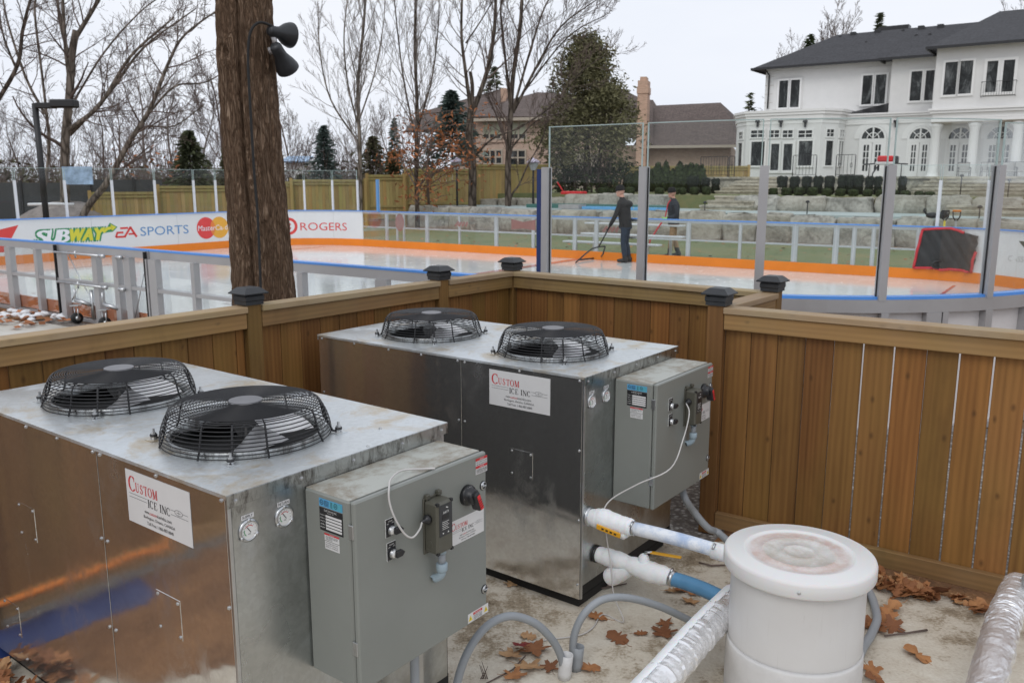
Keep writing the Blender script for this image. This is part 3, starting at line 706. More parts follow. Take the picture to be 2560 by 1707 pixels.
        for q in range(4):
            a = 2 * PI * q / 4 + PI / 4; bx, by = cx + .309 * math.cos(a), cy + .309 * math.sin(a)
            mb = MB(); mb.M = Matrix.Translation((bx, by, CT)); mb.m = 1; mb.box(-.022, .022, -.022, .022, .0004, .002)
            mb.m = 0; mb.lathe([(.013, .002), (.013, .004), (.009, .0045), (.009, .012)], 6, smooth=False); mb.m = 2; mb.lathe([(.012, .012), (.013, .016), (.012, .020)], 12); mb.m = 0; mb.lathe([(.009, .020), (.009, .027), (.0045, .0275), (.0045, .040)], 8, smooth=False)
            mb.build('guard_bolt', [MT['zinc'], MT['galv_top'], MT['black']], gd)
    # ---------------- control box
    u0, u1, zb, zt = .270, .879, .4707, 1.0785
    mb = MB(); mb.m = 0; mb.box(u0, u1, -.2007, -.001, zb, zt - .0015, .006); mb.m = 1; mb.box(u0 + .005, u1 - .005, -.198, -.002, zt - .003, zt, .0014)
    cb = mb.build('control_box', [MT['enc'], MT['enc_top']], t)
    mb = MB(); mb.m = 0; mb.box(u0, u1, DY, -.2050, zb, zt, .005); mb.m = 1; mb.box(u0 + .012, u1 - .012, -.2048, -.2009, zb + .012, zt - .010); mb.build('door', [MT['enc'], MT['black_matte']], cb)
    F_ = lambda x, z, d=.0: (x, DY - d, z)
    for hz_ in (.612, .985):
        mb = MB(); mb.box(u0 - .004, u0 + .003, -.2185, -.199, hz_ - .022, hz_ + .022, .001); mb.build('hinge', MT['zinc'], cb)
    for kx, kz, tx in ((.411, .950, ('COOLING', 'OFF', 'ON')), (.414, .873, ('PUMP', 'HAND', 'AUTO'))):
        mb = MB(); x0, z0 = kx - .020, kz - .020
        mb.m = 0; mb.box(x0 - .001, x0 + .037, DY - .0018, DY - .0002, z0 - .001, z0 + .058); mb.m = 1; mb.box(x0, x0 + .036, DY - .0028, DY - .0019, z0, z0 + .057)
        mb.m = 0; f3 = lambda x, y: F_(x0 + x, z0 + y, .0033); text(mb, tx[0], .009, .048, .018, .004, f3); text(mb, tx[1], .003, .041, .009, .0035, f3); text(mb, tx[2], .024, .041, .009, .0035, f3)
        mb.M = Matrix.Translation((kx, DY - .003, kz)) @ Matrix.Rotation(PI / 2, 4, 'X')
        mb.m = 2; mb.lathe([(.0155, 0), (.0155, .006), (.0135, .009), (.0135, .012)], 20); mb.m = 0; mb.lathe([(.011, .012), (.011, .0125)], 20)
        mb.m = 1; mb.box(-.001, .024, -.011, .011, .012, .024, .002); mb.prism([(.022, -.011, .013), (.034, 0, .013), (.022, .011, .013)], (0, 0, .010))
        mb.M = Matrix(); mb.build('selector_switch', [MT['white_print'], MT['black'], MT['zinc']], cb)
    # rotary disconnect
    mb = MB(); mb.M = Matrix.Translation((.772, DY, .953)) @ Matrix.Rotation(PI / 2, 4, 'X')
    mb.m = 0; mb.lathe([(.036, 0), (.036, .012), (.033, .016), (.027, .018), (.026, .034), (.022, .040)], 32)
    mb.M = mb.M @ Matrix.Rotation(R(-68), 4, 'Z')
    mb.box(-.022, .050, -.014, .014, .018, .056, .006); mb.m = 1; mb.box(-.012, .046, -.0075, .0075, .052, .0585, .002)
    for i in range(4): mb.m = 0; mb.box(.006 + i * .009, .0075 + i * .009, -.0078, .0078, .0584, .0592)
    mb.M = Matrix(); mb.m = 2; text(mb, 'I ON', .760, .9795, .020, .006, lambda x, y: F_(x, y, .0168)); text(mb, 'OFF', .741, .946, .010, .006, lambda x, y: F_(x, y, .0168))
    mb.build('disconnect_handle', [MT['black'], MT['red_plastic'], MT['white_print']], cb)
    for lx, lz in ((.859, .961), (.863, .573)):
        mb = MB(); mb.M = Matrix.Translation((lx, DY, lz)) @ Matrix.Rotation(PI / 2, 4, 'X'); mb.m = 1; mb.lathe([(.0165, 0), (.0165, .002)], 20); mb.m = 0; mb.lathe([(.0145, .002), (.0145, .005), (.011, .006)], 20, capt=False); mb.lathe([(.010, .0035), (.010, .004)], 16); mb.box(-.009, .009, -.0025, .0025, .004, .0095, .001)
        mb.build('latch', [MT['zinc'], MT['black']], cb)
    # temperature controller on the door
    mb = MB(); x0, x1, z0, z1 = .556, .634, .826, 1.003; y1 = DY - .062
    mb.m = 0; mb.box(x0, x1, y1, DY - .004, z0, z1 - .004, .007); mb.box(x0 - .002, x1 + .004, DY - .006, DY - .0003, z0 - .010, z1 + .003, .002)
    for lx in (x0 + .004, x1 - .020): mb.box(lx, lx + .018, DY - .016, DY - .0004, z1 - .002, z1 + .014, .002)
    mb.m = 1; mb.box(x0 + .010, x1 - .008, y1 - .0012, y1 + .0006, z0 + .060, z1 - .012); mb.m = 2; mb.box(x0 + .022, x1 - .024, y1 - .0020, y1 - .0013, z0 + .115, z0 + .131)
    for cx_ in (x0 + .002, x1 - .012):
        mb.m = 2; mb.box(cx_, cx_ + .010, y1 - .0004, y1 + .010, z1 - .013, z1 - .0035); mb.box(cx_, cx_ + .010, y1 - .0004, y1 + .010, z0 - .0006, z0 + .009)
    mb.m = 3; fc = lambda x, y: (x0 + x, y1 - .0018, z0 + y)
    text(mb, 'A419', .026, .134, .026, .009, fc)
    for i in range(5): ribbon(mb, [(.022, .107 - i * .006), (.054 - .006 * (i % 2), .107 - i * .006)], .0016, fc)
    ribbon(mb, [(.040, .155), (.050, .151)], .003, fc); mb.add([fc(.022, .072), fc(.030, .072), fc(.026, .066)], [(0, 1, 2)]); mb.add([fc(.046, .067), fc(.054, .067), fc(.050, .073)], [(0, 1, 2)])
    mb.m = 2; mb.M = Matrix.Translation((x0, DY - .026, z0 + .118)) @ Matrix.Rotation(-PI / 2, 4, 'Y'); mb.lathe([(.015, 0), (.016, .010), (.010, .016), (.006, .020), (.0045, .034)], 14)
    mb.M = Matrix.Translation((x0, DY - .030, z0 + .032)) @ Matrix.Rotation(-PI / 2, 4, 'Y'); mb.m = 0; mb.lathe([(.012, 0), (.012, .0008), (.0105, .0009)], 18)
    mb.M = Matrix(); mb.build('temperature_controller', [MT['ctrl'], MT['ctrl_face'], MT['black'], MT['white_print']], cb)
    # conduit stub and elbow below the controller
    mb = MB(); ex = .607; yy = DY - .032
    mb.m = 0; mb.tube([(ex, yy, .826), (ex, yy, .812)], .016, 16); mb.m = 1; mb.tube([(ex, yy, .812), (ex, yy, .775)], .0125, 16)
    mb.m = 2; mb.lathe; mb.tube([(ex, yy, .778), (ex, yy, .776), (ex, yy, .752), (ex, yy, .748)], [.015, .019, .0185, .015], 16)
    pts = [(ex - .012 * (1 - math.cos(a)) * .8, yy + .030 * math.sin(a) * 1.05 * (a / 1.57), .748 - .030 * math.sin(a)) for a in [i * 1.57 / 8 for i in range(9)]]
    mb.tube([(ex, yy, .750)] + pts + [(ex - .012, DY, .716)], [.014] * 10 + [.0165], 14); mb.build('conduit_elbow', [MT['pvc_blue'], MT['conduit'], MT['pvc_blue']], cb)
    # stickers on the door
    def sticker(nm, mats, parts):
        mb = MB()
        for mi_, fn_ in parts: mb.m = mi_; fn_(mb)
        mb.build(nm, mats, cb)
    SM = [MT['label_white'], MT['red'], MT['print_black'], MT['yellow']]
    rect = lambda x0, x1, z0, z1, d: (lambda mb: mb.add([F_(x0, z0, d), F_(x1, z0, d), F_(x1, z1, d), F_(x0, z1, d)], [(0, 1, 2, 3)], smooth=False))
    tx_ = lambda s_, x, z, w_, h_: (lambda mb: text(mb, s_, x, z, w_, h_, lambda a, b_: F_(a, b_, .0020)))
    sticker('warning_label', SM, [(0, rect(.8205, .8825, 1.009, 1.066, .0008))] + [(1, rect(.8205, .8825, z, z + .009, .0014)) for z in (1.057, 1.030)] +
            [(0, tx_('WARNING', .840, z + .002, .024, .005)) for z in (1.057, 1.030)] + [(2, tx_(s_, .8235, z, .056, .0055)) for s_, z in (('DISCONNECT POWER', 1.049), ('BEFORE SERVICING', 1.041), ('HAZARDOUS VOLTAGE', 1.0225), ('INSIDE ENCLOSURE', 1.0175), ('AUTHORISED ONLY', 1.0115))])
    def tri(mb, x, z):
        mb.m = 3; mb.add([F_(x - .011, z, .0016), F_(x + .011, z, .0016), F_(x, z + .020, .0016)], [(0, 1, 2)], smooth=False); mb.m = 2; mb.add([F_(x - .002, z + .003, .0022), F_(x + .002, z + .008, .0022), F_(x, z + .013, .0022)], [(0, 1, 2)], smooth=False)
    sticker('warning_label', SM, [(0, rect(.7715, .884, .478, .513, .0008)), (3, lambda mb: tri(mb, .785, .485)), (3, lambda mb: tri(mb, .870, .485)), (1, rect(.800, .850, .500, .509, .0014)), (0, tx_('WARNING', .808, .5015, .034, .006))] +
            [(2, tx_(s_, .802, z, .046, .0045)) for s_, z in (('ELECTRIC SHOCK', .4935), ('HAZARD INSIDE', .4875), ('KEEP CLOSED', .4815))])
    mb = MB(); company_label(mb, lambda x, y, d: F_(.6835 + x * .497, .793 + y * .503, d)); mb.build('company_sticker', LM(), cb)
    # plates on the side of the control box
    S_ = lambda y, z, d=.001: (u0 - d, y, z)
    mb = MB(); rc = lambda y0, y1, z0, z1, d: mb.add([S_(y0, z0, d), S_(y0, z1, d), S_(y1, z1, d), S_(y1, z0, d)], [(0, 1, 2, 3)], smooth=False)
    mb.m = 0; rc(-.069, -.173, 1.036, 1.062, .0008); mb.m = 1; rc(-.117, -.171, 1.038, 1.060, .0014); mb.m = 2
    fs_ = lambda x, y: S_(-.069 - x, 1.036 + y, .002)
    for cx_, w_ in ((.012, .014), (.075, .016)):
        ribbon(mb, [(cx_ + .007 * math.cos(i * PI / 8), .014 + .0075 * math.sin(i * PI / 8)) for i in range(17)], .0016, fs_); text(mb, 'SA', cx_ - .004, .011, .008, .006, fs_)
    for i in range(5): ribbon(mb, [(.023, .006 + i * .0038), (.045, .006 + i * .0038)], .0014, fs_); ribbon(mb, [(.052, .006 + i * .0038), (.060, .006 + i * .0038)], .0014, fs_)
    mb.build('approval_sticker', [MT['label_blue'], MT['teal'], MT['print_black']], cb)
    mb = MB(); mb.m = 0; rc(-.069, -.173, .960, 1.0335, .0008)
    mb.m = 1
    for i in range(5): rc(-.097, -.168, .967 + i * .0098, .974 + i * .0098, .0014)
    fs_ = lambda x, y: S_(-.069 - x, .960 + y, .0016); mb.m = 2
    text(mb, 'CUSTOM ICE INC', .022, .064, .056, .0055, fs_); text(mb, 'Burlington, ON', .036, .058, .028, .0035, fs_)
    for i, s_ in enumerate(('REF', 'AMPS', 'VOLTS', 'SERIAL #', 'MODEL #')): text(mb, s_, .004, .009 + i * .0098, .020, .0038, fs_)
    mb.build('rating_plate', [MT['label_black'], MT['label_white'], MT['white_print']], cb)
    mb = MB(); mb.m = 0; rc(-.088, -.154, .931, .9545, .0008); rc(-.089, -.1545, .904, .929, .0008); mb.m = 1; rc(-.088, -.154, .949, .9546, .0014)
    fs_ = lambda x, y: S_(-.088 - x, .904 + y, .0018); mb.m = 0; text(mb, 'CAUTION', .022, .0462, .022, .0033, fs_); mb.m = 2
    for s_, z in (('HIGH PRESSURE SYSTEM', .0395), ('DISCONNECT BEFORE', .035), ('SERVICE', .030), ('USE COPPER SUPPLY WIRES', .019), ('SUITABLE FOR OUTDOOR USE', .0125), ('FIELD WIRED', .006)): text(mb, s_, .006, z, .054 if len(s_) > 8 else .03, .0033, fs_)
    mb.build('caution_label', [MT['label_white'], MT['red'], MT['print_black']], cb)
    return t
chA = make_chiller(FA, YAW_A, 'galvanized chiller nearest the camera, its long side reflecting brown, cut by the left frame edge')
chB = copy_tree(chA); chB.location = FB; chB.rotation_euler = (0, 0, YAW_B)
chB['label'] = 'second galvanized chiller farther back beside the corner of the wooden fence, frosted pipes leaving it'
FRAME[chB.name] = Matrix.Translation(Vector(FB)) @ Matrix.Rotation(YAW_B, 4, 'Z')
LA = lambda x, y, z: FRAME[chA.name] @ Vector((x, y, z))
LB = lambda x, y, z: FRAME[chB.name] @ Vector((x, y, z))

# scale of wires and pipes round the chillers
def spline(pts, n=8):
    P = [Vector(p) for p in pts]; P = [P[0] * 2 - P[1]] + P + [P[-1] * 2 - P[-2]]; out = []
    for i in range(1, len(P) - 2):
        for j in range(n):
            t = j / n; a, b, c, d = P[i - 1], P[i], P[i + 1], P[i + 2]
            out.append(.5 * ((2 * b) + (c - a) * t + (2 * a - 5 * b + 4 * c - d) * t * t + (3 * b - a - 3 * c + d) * t ** 3))
    return out + [P[-2]]
# wire of the near chiller: from the controller gland up and over the top edge of the door
mb = MB(); y0 = DY - .026
mb.tube(spline([LA(.525, y0, .944), LA(.50, y0 - .012, .930), LA(.46, y0 - .020, .920), LA(.425, y0 - .02, .945), LA(.40, y0 - .006, 1.0), LA(.395, DY - .016, 1.05), LA(.405, DY - .006, 1.085), LA(.45, DY + .03, 1.096), LA(.53, DY + .06, 1.094), LA(.60, DY + .030, 1.086), LA(.63, DY + .012, 1.083)], 6), .0032, 6)
wireA = top('sensor_wire', mb, MT['white_wire'], 'pale sensor wire looping from the near controller over its control box door', 'wire')
# wire of the far chiller: hangs to the pipes, down to the slab and back
mb = MB()
pw = [LB(.525, y0, .944), LB(.50, y0 - .03, .90), LB(.40, y0 - .05, .80), LB(.26, y0 - .06, .70), LB(.16, -.20, .63), LB(.10, -.10, .555), LB(.06, -.078, .50), LB(.045, -.098, .44), LB(.055, -.11, .33), LB(.045, -.13, .27), LB(.03, -.16, .12), LB(.02, -.22, .012)]
mb.tube(spline(pw + [atz(1385, 1410, .006), atz(1362, 1440, .006), atz(1330, 1458, .006), atz(1260, 1468, .006), atz(1215, 1475, .006)], 6), .0033, 6)
top('sensor_wire', mb, MT['white_wire'], 'long pale wire drooping from the far controller to the frosted pipes and slab', 'wire')
# ------------------------------------------------------------------ pipes, barrel, conduits, leaves and the wooden fence round the chillers
E1 = Vector((-math.sin(YAW_B), math.cos(YAW_B), 0)); E2 = Vector((math.cos(YAW_B), math.sin(YAW_B), 0))
BC = Vector((1.113, 3.095, 0)); BD = .567                           # barrel
def lumpy(mb, pts, rad, n=20, j=.05):
    P = spline(pts, 6); rr = []
    for i in range(len(P)):
        f = i / 6; a = int(min(f, len(rad) - 1)); b = min(a + 1, len(rad) - 1); rr.append((rad[a] + (rad[b] - rad[a]) * (f - a)) * random.uniform(1 - j, 1 + j))
    mb.tube(P, rr, n)
# upper return pipe: frosted valve and hose into the barrel
t = empty('frosted_pipe', LB(.058, 0, .458), YAW_B, 'frost covered upper pipe with yellow lever from the far chiller to the white barrel', 'pipe')
X, Z = .058, .458
P = lambda x, y, z: LB(x, y, z)
mb = MB(); mb.tube([P(X, .004, Z), P(X, -.012, Z)], .046, 24); mb.build('flange', MT['zinc'], t, True)
mb = MB(); lumpy(mb, [P(X, -.010, Z), P(X, -.045, Z), P(X, -.08, Z + .004), P(X, -.13, Z), P(X, -.18, Z - .002), P(X, -.215, Z), P(X, -.235, Z)], [.036, .046, .050, .046, .044, .042, .034], 22, .035)
mb.ball(P(X - .01, -.19, Z - .03), (.03, .03, .028), 12, 8, .08); mb.build('valve_body', MT['frost'], t, True)
for yy in (-.232, -.625): mb = MB(); mb.tube([P(X, yy, Z), P(X, yy - .016, Z)], .0335, 20); mb.tube([P(X - .034, yy - .008, Z + .02), P(X - .012, yy - .008, Z + .036)], .006, 8); mb.build('hose_clamp', MT['zinc'], t, True)
mb = MB(); mb.tube([P(X, -.225 - .06 * i, Z + .006 * math.sin(i * PI / 8)) for i in range(9)], .0300, 22); mb.build('hose', MT['frost_hose'], t, True)
mb = MB(); mb.M = Matrix.Translation(LB(X - .050, -.085, Z - .016)) @ Matrix.Rotation(YAW_B, 4, 'Z') @ Matrix.Rotation(R(7), 4, 'X')
mb.m = 0; mb.box(-.004, .004, -.115, .012, -.013, .013, .004); mb.m = 1
for i in range(4): mb.box(-.0046, -.0039, -.095 + i * .022, -.083 + i * .022, -.004, .004)
mb.m = 2; mb.tube([(.004, 0, 0), (.03, 0, 0)], .007, 10)
mb.build('lever', [MT['yellow_lever'], MT['label_black'], MT['zinc']], t, True)
mb = MB(); mb.tube([P(X, -.62, Z), P(X, -.76, Z)], .036, 20); mb.build('pipe_end', MT['frost'], t, True)
# lower supply pipe: strainer, valve, blue hose
t = empty('frosted_pipe', LB(.123, 0, .248), YAW_B, 'frost covered lower pipe with strainer leg and blue hose below the upper pipe', 'pipe')
X, Z = .128, .246
mb = MB(); mb.tube([P(X, .004, Z), P(X, -.014, Z)], .042, 24); mb.build('flange', MT['black'], t, True)
mb = MB(); lumpy(mb, [P(X, -.010, Z), P(X, -.06, Z), P(X, -.12, Z), P(X, -.18, Z - .004), P(X, -.24, Z - .006), P(X, -.30, Z - .010), P(X, -.36, Z - .008), P(X, -.395, Z - .008)], [.036, .042, .042, .038, .046, .049, .045, .036], 22, .03)
lumpy(mb, [P(X, -.20, Z - .01), P(X, -.13, Z - .06), P(X - .004, -.085, Z - .095), P(X - .004, -.07, Z - .107)], [.034, .045, .044, .026], 20, .03)
lumpy(mb, [P(X + .004, -.255, Z + .03), P(X + .004, -.255, Z + .055), P(X + .004, -.255, Z + .066)], [.03, .022, .012], 14, .05)
mb.build('strainer_and_valve', MT['frost'], t, True)
mb = MB(); mb.tube([P(X, -.392, Z - .008), P(X, -.412, Z - .010)], .037, 20); mb.tube([P(X - .01, -.40, Z + .026), P(X + .01, -.40, Z + .034)], .006, 8); mb.build('hose_clamp', MT['zinc'], t, True)
mb = MB()
pts = []; rr = []
for i in range(64):
    y_ = -.405 - .0055 * i; pts.append(P(X - .0016 * i * (i / 64), y_, Z - .010 + .0002 * i)); rr.append(.0335 if i % 2 else .0315)
mb.tube(pts, rr, 22); mb.build('hose', MT['blue_hose'], t, True)
mb = MB(); mb.M = Matrix.Translation(LB(X + .006, -.262, Z + .066)) @ Matrix.Rotation(YAW_B, 4, 'Z') @ Matrix.Rotation(R(14), 4, 'Z')
mb.m = 1; mb.tube([(0, 0, -.01), (0, 0, .010), (0, -.03, .014)], .0065, 8); mb.m = 0; mb.box(-.012, .012, -.165, -.022, .010, .017, .003); mb.build('lever', [MT['yellow_lever'], MT['zinc']], t, True)
# foil pipes
def foil_pipe(pts, r, label, frost=None, stub=False):
    t = empty('foil_wrapped_pipe', pts[0], 0, label, 'pipe')
    P_ = spline(pts, 30); rr = [r * random.uniform(.975, 1.025) * (1 + .02 * math.sin(i * .9)) for i in range(len(P_))]
    mb = MB(); n = 30; mb.tube(P_, [r] * len(P_), n, smooth=False); L_ = len(P_)
    for i in range(L_):
        c = P_[i]
        for q in range(n):
            v = Vector(mb.v[i * n + q]); f = rr[i] / r + random.uniform(-.011, .011); mb.v[i * n + q] = tuple(c + (v - c) * f + Vector((random.uniform(-.002, .002), random.uniform(-.003, .003), 0)))
    mb.build('foil', MT['foil'], t, True)
    if frost:
        mb = MB(); n = 14; vs = []; fs = []; d = (Vector(pts[-1]) - Vector(pts[0])).normalized(); sd_ = d.cross(Vector((0, 0, 1))).normalized()
        for i, p in enumerate(P_):
            for j in range(n + 1):
                a = R(frost[0] + (frost[1] - frost[0]) * j / n); e = r * (1.055 + random.uniform(-.006, .006)) if 0 < j < n else r * 1.0
                vs.append(p + (sd_ * math.cos(a) + Vector((0, 0, 1)) * math.sin(a)) * e)
        for i in range(len(P_) - 1):
            for j in range(n): fs.append((i * (n + 1) + j, i * (n + 1) + j + 1, (i + 1) * (n + 1) + j + 1, (i + 1) * (n + 1) + j))
        mb.smooth = True; mb.add(vs, fs); mb.build('frost', MT['frost'], t, True)
    if stub:
        o = Vector(pts[0]) + Vector((.01, -.10, r * .9))
        mb = MB(); mb.tube([o, o + Vector((-.035, -.01, .030))], .034, 24); mb.tube([o + Vector((-.036, -.0103, .0308)), o + Vector((-.040, -.0115, .034))], .036, 24); mb.build('drain_cap', MT['pale_pipe'], t, True)
    return t
foil_pipe([(.95, 3.36, .25), (.73, 3.06, .25), (.51, 2.735, .25), (.20, 2.30, .25)], .064, 'foil wrapped pipe with frosty top running forward from left of the white barrel', (-12, 84))
foil_pipe([(2.15, 3.36, .31), (1.97, 3.14, .30), (1.82, 2.93, .30), (1.40, 2.33, .30)], .062, 'foil wrapped pipe at the right frame edge beside the fence bottom', None, True)
# barrel
t = empty('barrel', BC, R(20), 'translucent white plastic barrel with stained ringed lid in the right foreground', 'barrel')
mb = MB(); mb.lathe([(.256, 0), (.258, .01), (.2585, .195), (.2565, .214), (.2535, .224), (.252, .50), (.254, .535)], 72); mb.build('body', MT['barrel'], t)
mb = MB(); mb.lathe([(.2592, .005), (.2600, .18), (.2582, .208), (.2542, .226), (.2536, .222)], 72, capb=False, capt=False, jitter=.0008); mb.build('frost_band', MT['barrel_frost'], t)
mb = MB(); HZ = .588
mb.lathe([(.262, HZ - .064), (.279, HZ - .063), (.2835, HZ - .056), (.2835, HZ - .014), (.280, HZ - .005), (.272, HZ - .0005), (.212, HZ), (.206, HZ + .0035), (.200, HZ), (.194, HZ - .003), (.141, HZ - .004), (.136, HZ), (.131, HZ - .004), (.064, HZ - .004), (.060, HZ), (.055, HZ - .004), (.002, HZ - .0045)], 96)
lid = mb.build('lid', MT['lid'], t)
for a in (R(232), R(352)):
    mb = MB(); mb.M = Matrix.Translation((.2835 * math.cos(a), .2835 * math.sin(a), HZ - .036)) @ Matrix.Rotation(a, 4, 'Z') @ Matrix.Rotation(PI / 2, 4, 'Y'); mb.lathe([(.006, 0), (.006, .002), (.003, .003)], 10); mb.build('lid_screw', MT['zinc'], lid)
# conduits
def corr(pts, r, pitch=.006, n=12):
    P_ = spline(pts, 24); L_ = [0]
    for i in range(1, len(P_)): L_.append(L_[-1] + (P_[i] - P_[i - 1]).length)
    out = []; s = 0; i = 0
    while s < L_[-1]:
        while L_[i + 1] < s: i += 1
        f = (s - L_[i]) / max(1e-9, L_[i + 1] - L_[i]); out.append(P_[i].lerp(P_[i + 1], f)); s += pitch / 2
    mb = MB(); mb.tube(out, [r if q % 2 else r * .93 for q in range(len(out))], n); return mb
def vpl(x, y, A, B):
    d = ray(x * K, y * K); n = Vector((-(B - A).y, (B - A).x, 0)); t = n.dot(A - Vector((0, 0, CAM_H))) / n.dot(d); return Vector((0, 0, CAM_H)) + d * t
S1 = atz(1296, 1556, 0); S0 = atz(1040, 1650, 0); S2 = atz(1322, 1536, 0); S3 = atz(1665, 1462, 0)
Q = lambda pts, A, B: [vpl(x, y, A, B) for x, y in pts]
top('conduit', corr([S0 + Vector((0, 0, .01))] + Q([(1052, 1560), (1078, 1490), (1120, 1436), (1172, 1414), (1228, 1430), (1268, 1468), (1288, 1505), (1296, 1540)], S0, S1), .0165), MT['conduit'], 'grey ribbed conduit arching from the near chiller into the left sleeve', 'conduit')
top('conduit', corr([S2 + Vector((0, 0, .03))] + Q([(1316, 1490), (1322, 1448), (1345, 1405), (1385, 1376), (1440, 1372), (1510, 1390), (1580, 1422), (1650, 1458)], S2, S3), .0165), MT['conduit'], 'grey ribbed conduit arching from the rear sleeve under the foil pipe', 'conduit')
top('conduit', corr([LA(.60, -.13, .475), LA(.60, -.13, .25), LA(.60, -.13, .02)], .0165), MT['conduit'], 'straight grey conduit dropping from the near control box to the slab', 'conduit')
mb = MB(); mb.tube(spline([LB(.80, -.10, .475), atz(1572, 1140, .40), atz(1592, 1172, .30), atz(1626, 1212, .20), atz(1662, 1233, .15), (1.25, 3.72, .10), (1.52, 3.60, .05), atz(1988, 1352, .03), atz(2014, 1410, .03), atz(2004, 1450, .03), atz(1978, 1495, .03), atz(1960, 1560, .03)], 8), .019, 14)
top('conduit', mb, MT['conduit'], 'smooth grey conduit from the far control box round behind the white barrel', 'conduit')
for S, lab, r in ((S1, 'front taped pale sleeve standing on the slab with a conduit inside', .027), (S2, 'rear grey sleeve behind the taped sleeve', .026)):
    mb = MB(); mb.M = Matrix.Translation(S) @ Matrix.Rotation(R(5), 4, 'Y'); mb.lathe([(r, 0), (r * 1.04, .03), (r, .06), (r * 1.02, .105), (r * .88, .105), (r * .86, .02)], 20, jitter=.02, capt=False)
    top('conduit_sleeve', mb, MT['label_white'] if S is S1 else MT['conduit'], lab, 'pipe sleeve')
mb = MB(); mb.M = Matrix.Translation(LA(.66, -.10, 0)) @ Matrix.Rotation(YAW_A, 4, 'Z'); mb.box(-.012, .012, -.003, .003, 0, .47, .001); top('support_strut', mb, MT['zinc'], 'flat metal strut beside the straight conduit under the near control box', 'strut')

# ------------------------------------------------------------------ leaves and twigs
def leaf_mesh(kind, seed):
    rs = random.Random(seed); mb = MB(); n = 40; vs = [(0, 0, .004)]; c1, c2, ph = rs.uniform(.1, .35), rs.uniform(-.2, .2), rs.uniform(0, 6)
    for i in range(n):
        a = 2 * PI * i / n; d = abs(((a + PI) % (2 * PI)) - PI)
        lob = .5 + .5 * math.cos(5 * (a)) ; r = (.030 + .028 * lob ** 1.5 + .006 * math.sin(15 * a + ph)) if kind == 0 else (.022 + .024 * abs(math.cos(a)) + .012 * math.sin(9 * a + ph) * math.sin(a) ** 2)
        x, y = r * math.cos(a), r * math.sin(a)
        z = .004 + c1 * 12 * (x * x * (1 if seed % 2 else .3) + y * y) + c2 * x * .6 + .004 * math.sin(3 * a + ph); vs.append((x, y, max(.0015, z)))
    mb.smooth = True; mb.add(vs, [(0, i + 1, (i + 1) % n + 1) for i in range(n)])
    mb.tube([(-.03, 0, .004), (-.06, .006, .003), (-.075, .004, .006)], .0011, 4)
    return mb
protos = [leaf_mesh(i % 2, 3 + i).build('fallen_leaf', MT['leaf']) for i in range(6)]
used_l = set(); rl = random.Random(5)
def put_leaf(p, s=1.0, label='dry brown leaf lying singly on the stained concrete slab', group='single leaves on the slab', tilt=.15, red=False):
    i = rl.randrange(6); o = protos[i]
    if i in used_l: o = o.copy(); COL.objects.link(o)
    used_l.add(i)
    o.location = p; o.rotation_euler = (rl.uniform(-tilt, tilt), rl.uniform(-tilt, tilt), rl.uniform(0, 6.28)); s *= .88; o.scale = (s, s * rl.uniform(.75, 1.1), s)
    tag(o, label, 'leaf', group)
    if red: o.data = o.data.copy(); o.data.materials[0] = MT['leaf_red']
    return o
r4 = lambda x, y: ((1160 + x * .4677) / K, (1200 + y * .4677) / K)
r6 = lambda x, y: ((2100 + x * .2596) / K, (1300 + y * .2596) / K)
for zx, zy, s in ((250, 555, .8), (710, 730, 1.3), (820, 845, 1.3), (945, 820, .8), (1070, 815, 1.3), (1075, 765, 1.0), (380, 905, 1.5), (255, 935, 1.2), (345, 835, .9), (350, 1000, 1.4), (270, 1045, 1.1), (460, 1000, .9), (675, 1005, 1.1), (1210, 650, .9)):
    put_leaf(atz(*r4(zx, zy), .004), s, tilt=.12)
for zx, zy, s in ((1115, 592, 1.0), (1160, 590, 1.1), (1235, 603, 1.0)): put_leaf(atz(*r4(zx, zy), .008), s, 'brown leaf in the clump under the blue hose', 'leaf clump under the blue hose', .3)
put_leaf(atz(*r4(302, 885), .03), 1.0, 'dark red curled leaf beside the taped sleeve', None, .6, True)
o = put_leaf(atz(*r6(740, 1300), .006), 1.5, 'bright orange brown leaf lying alone right of the barrel', None, .2)
for zx, zy, s in ((480, 850, 1.5), (450, 930, 1.2), (505, 1020, 1.1), (400, 1060, 1.1), (300, 990, 1.0), (240, 1000, 1.0), (310, 1450, 1.1), (330, 1530, 1.0), (580, 740, 1.3)):
    put_leaf(atz(*r6(zx, zy), .012), s, 'brown leaf scattered right of the barrel near the grey conduit', 'leaves right of the barrel', .35)
for i in range(60):                                                # drift against the bottom rail
    f = rl.random() ** 1.3; zx = 340 + f * 560; zy = 520 + f * 190 + rl.uniform(-60, 110) * (1 - .5 * f)
    put_leaf(atz(*r6(zx, zy), rl.uniform(.006, .055 * (1 - .4 * f))), rl.uniform(.75, 1.25), 'brown leaf in the drift along the bottom rail of the right fence', 'leaf drift along the right fence', .9)
for i in range(14):
    zx = 1080 + rl.random() * 420; zy = 720 + (zx - 1080) * .34 + rl.uniform(-20, 70)
    put_leaf(atz(*r6(zx, zy), rl.uniform(.004, .02)), rl.uniform(.7, 1.1), 'brown leaf in the drift along the bottom rail of the right fence', 'leaf drift along the right fence', .6)
put_leaf(atz(*r6(980, 690), .04), 1.9, 'large pinkish brown leaf leaning on the bottom rail of the right fence', None, .5)
for i in range(34):
    x = rl.uniform(-25, 75); y = 1500 + (x + 25) * .62 + rl.uniform(-10, 60)
    put_leaf(atz(x, y + 22, rl.uniform(.006, .04)), rl.uniform(.9, 1.3), 'brown leaf piled at the foot of the near chiller in the bottom left corner', 'leaves at the near chiller foot', .6)
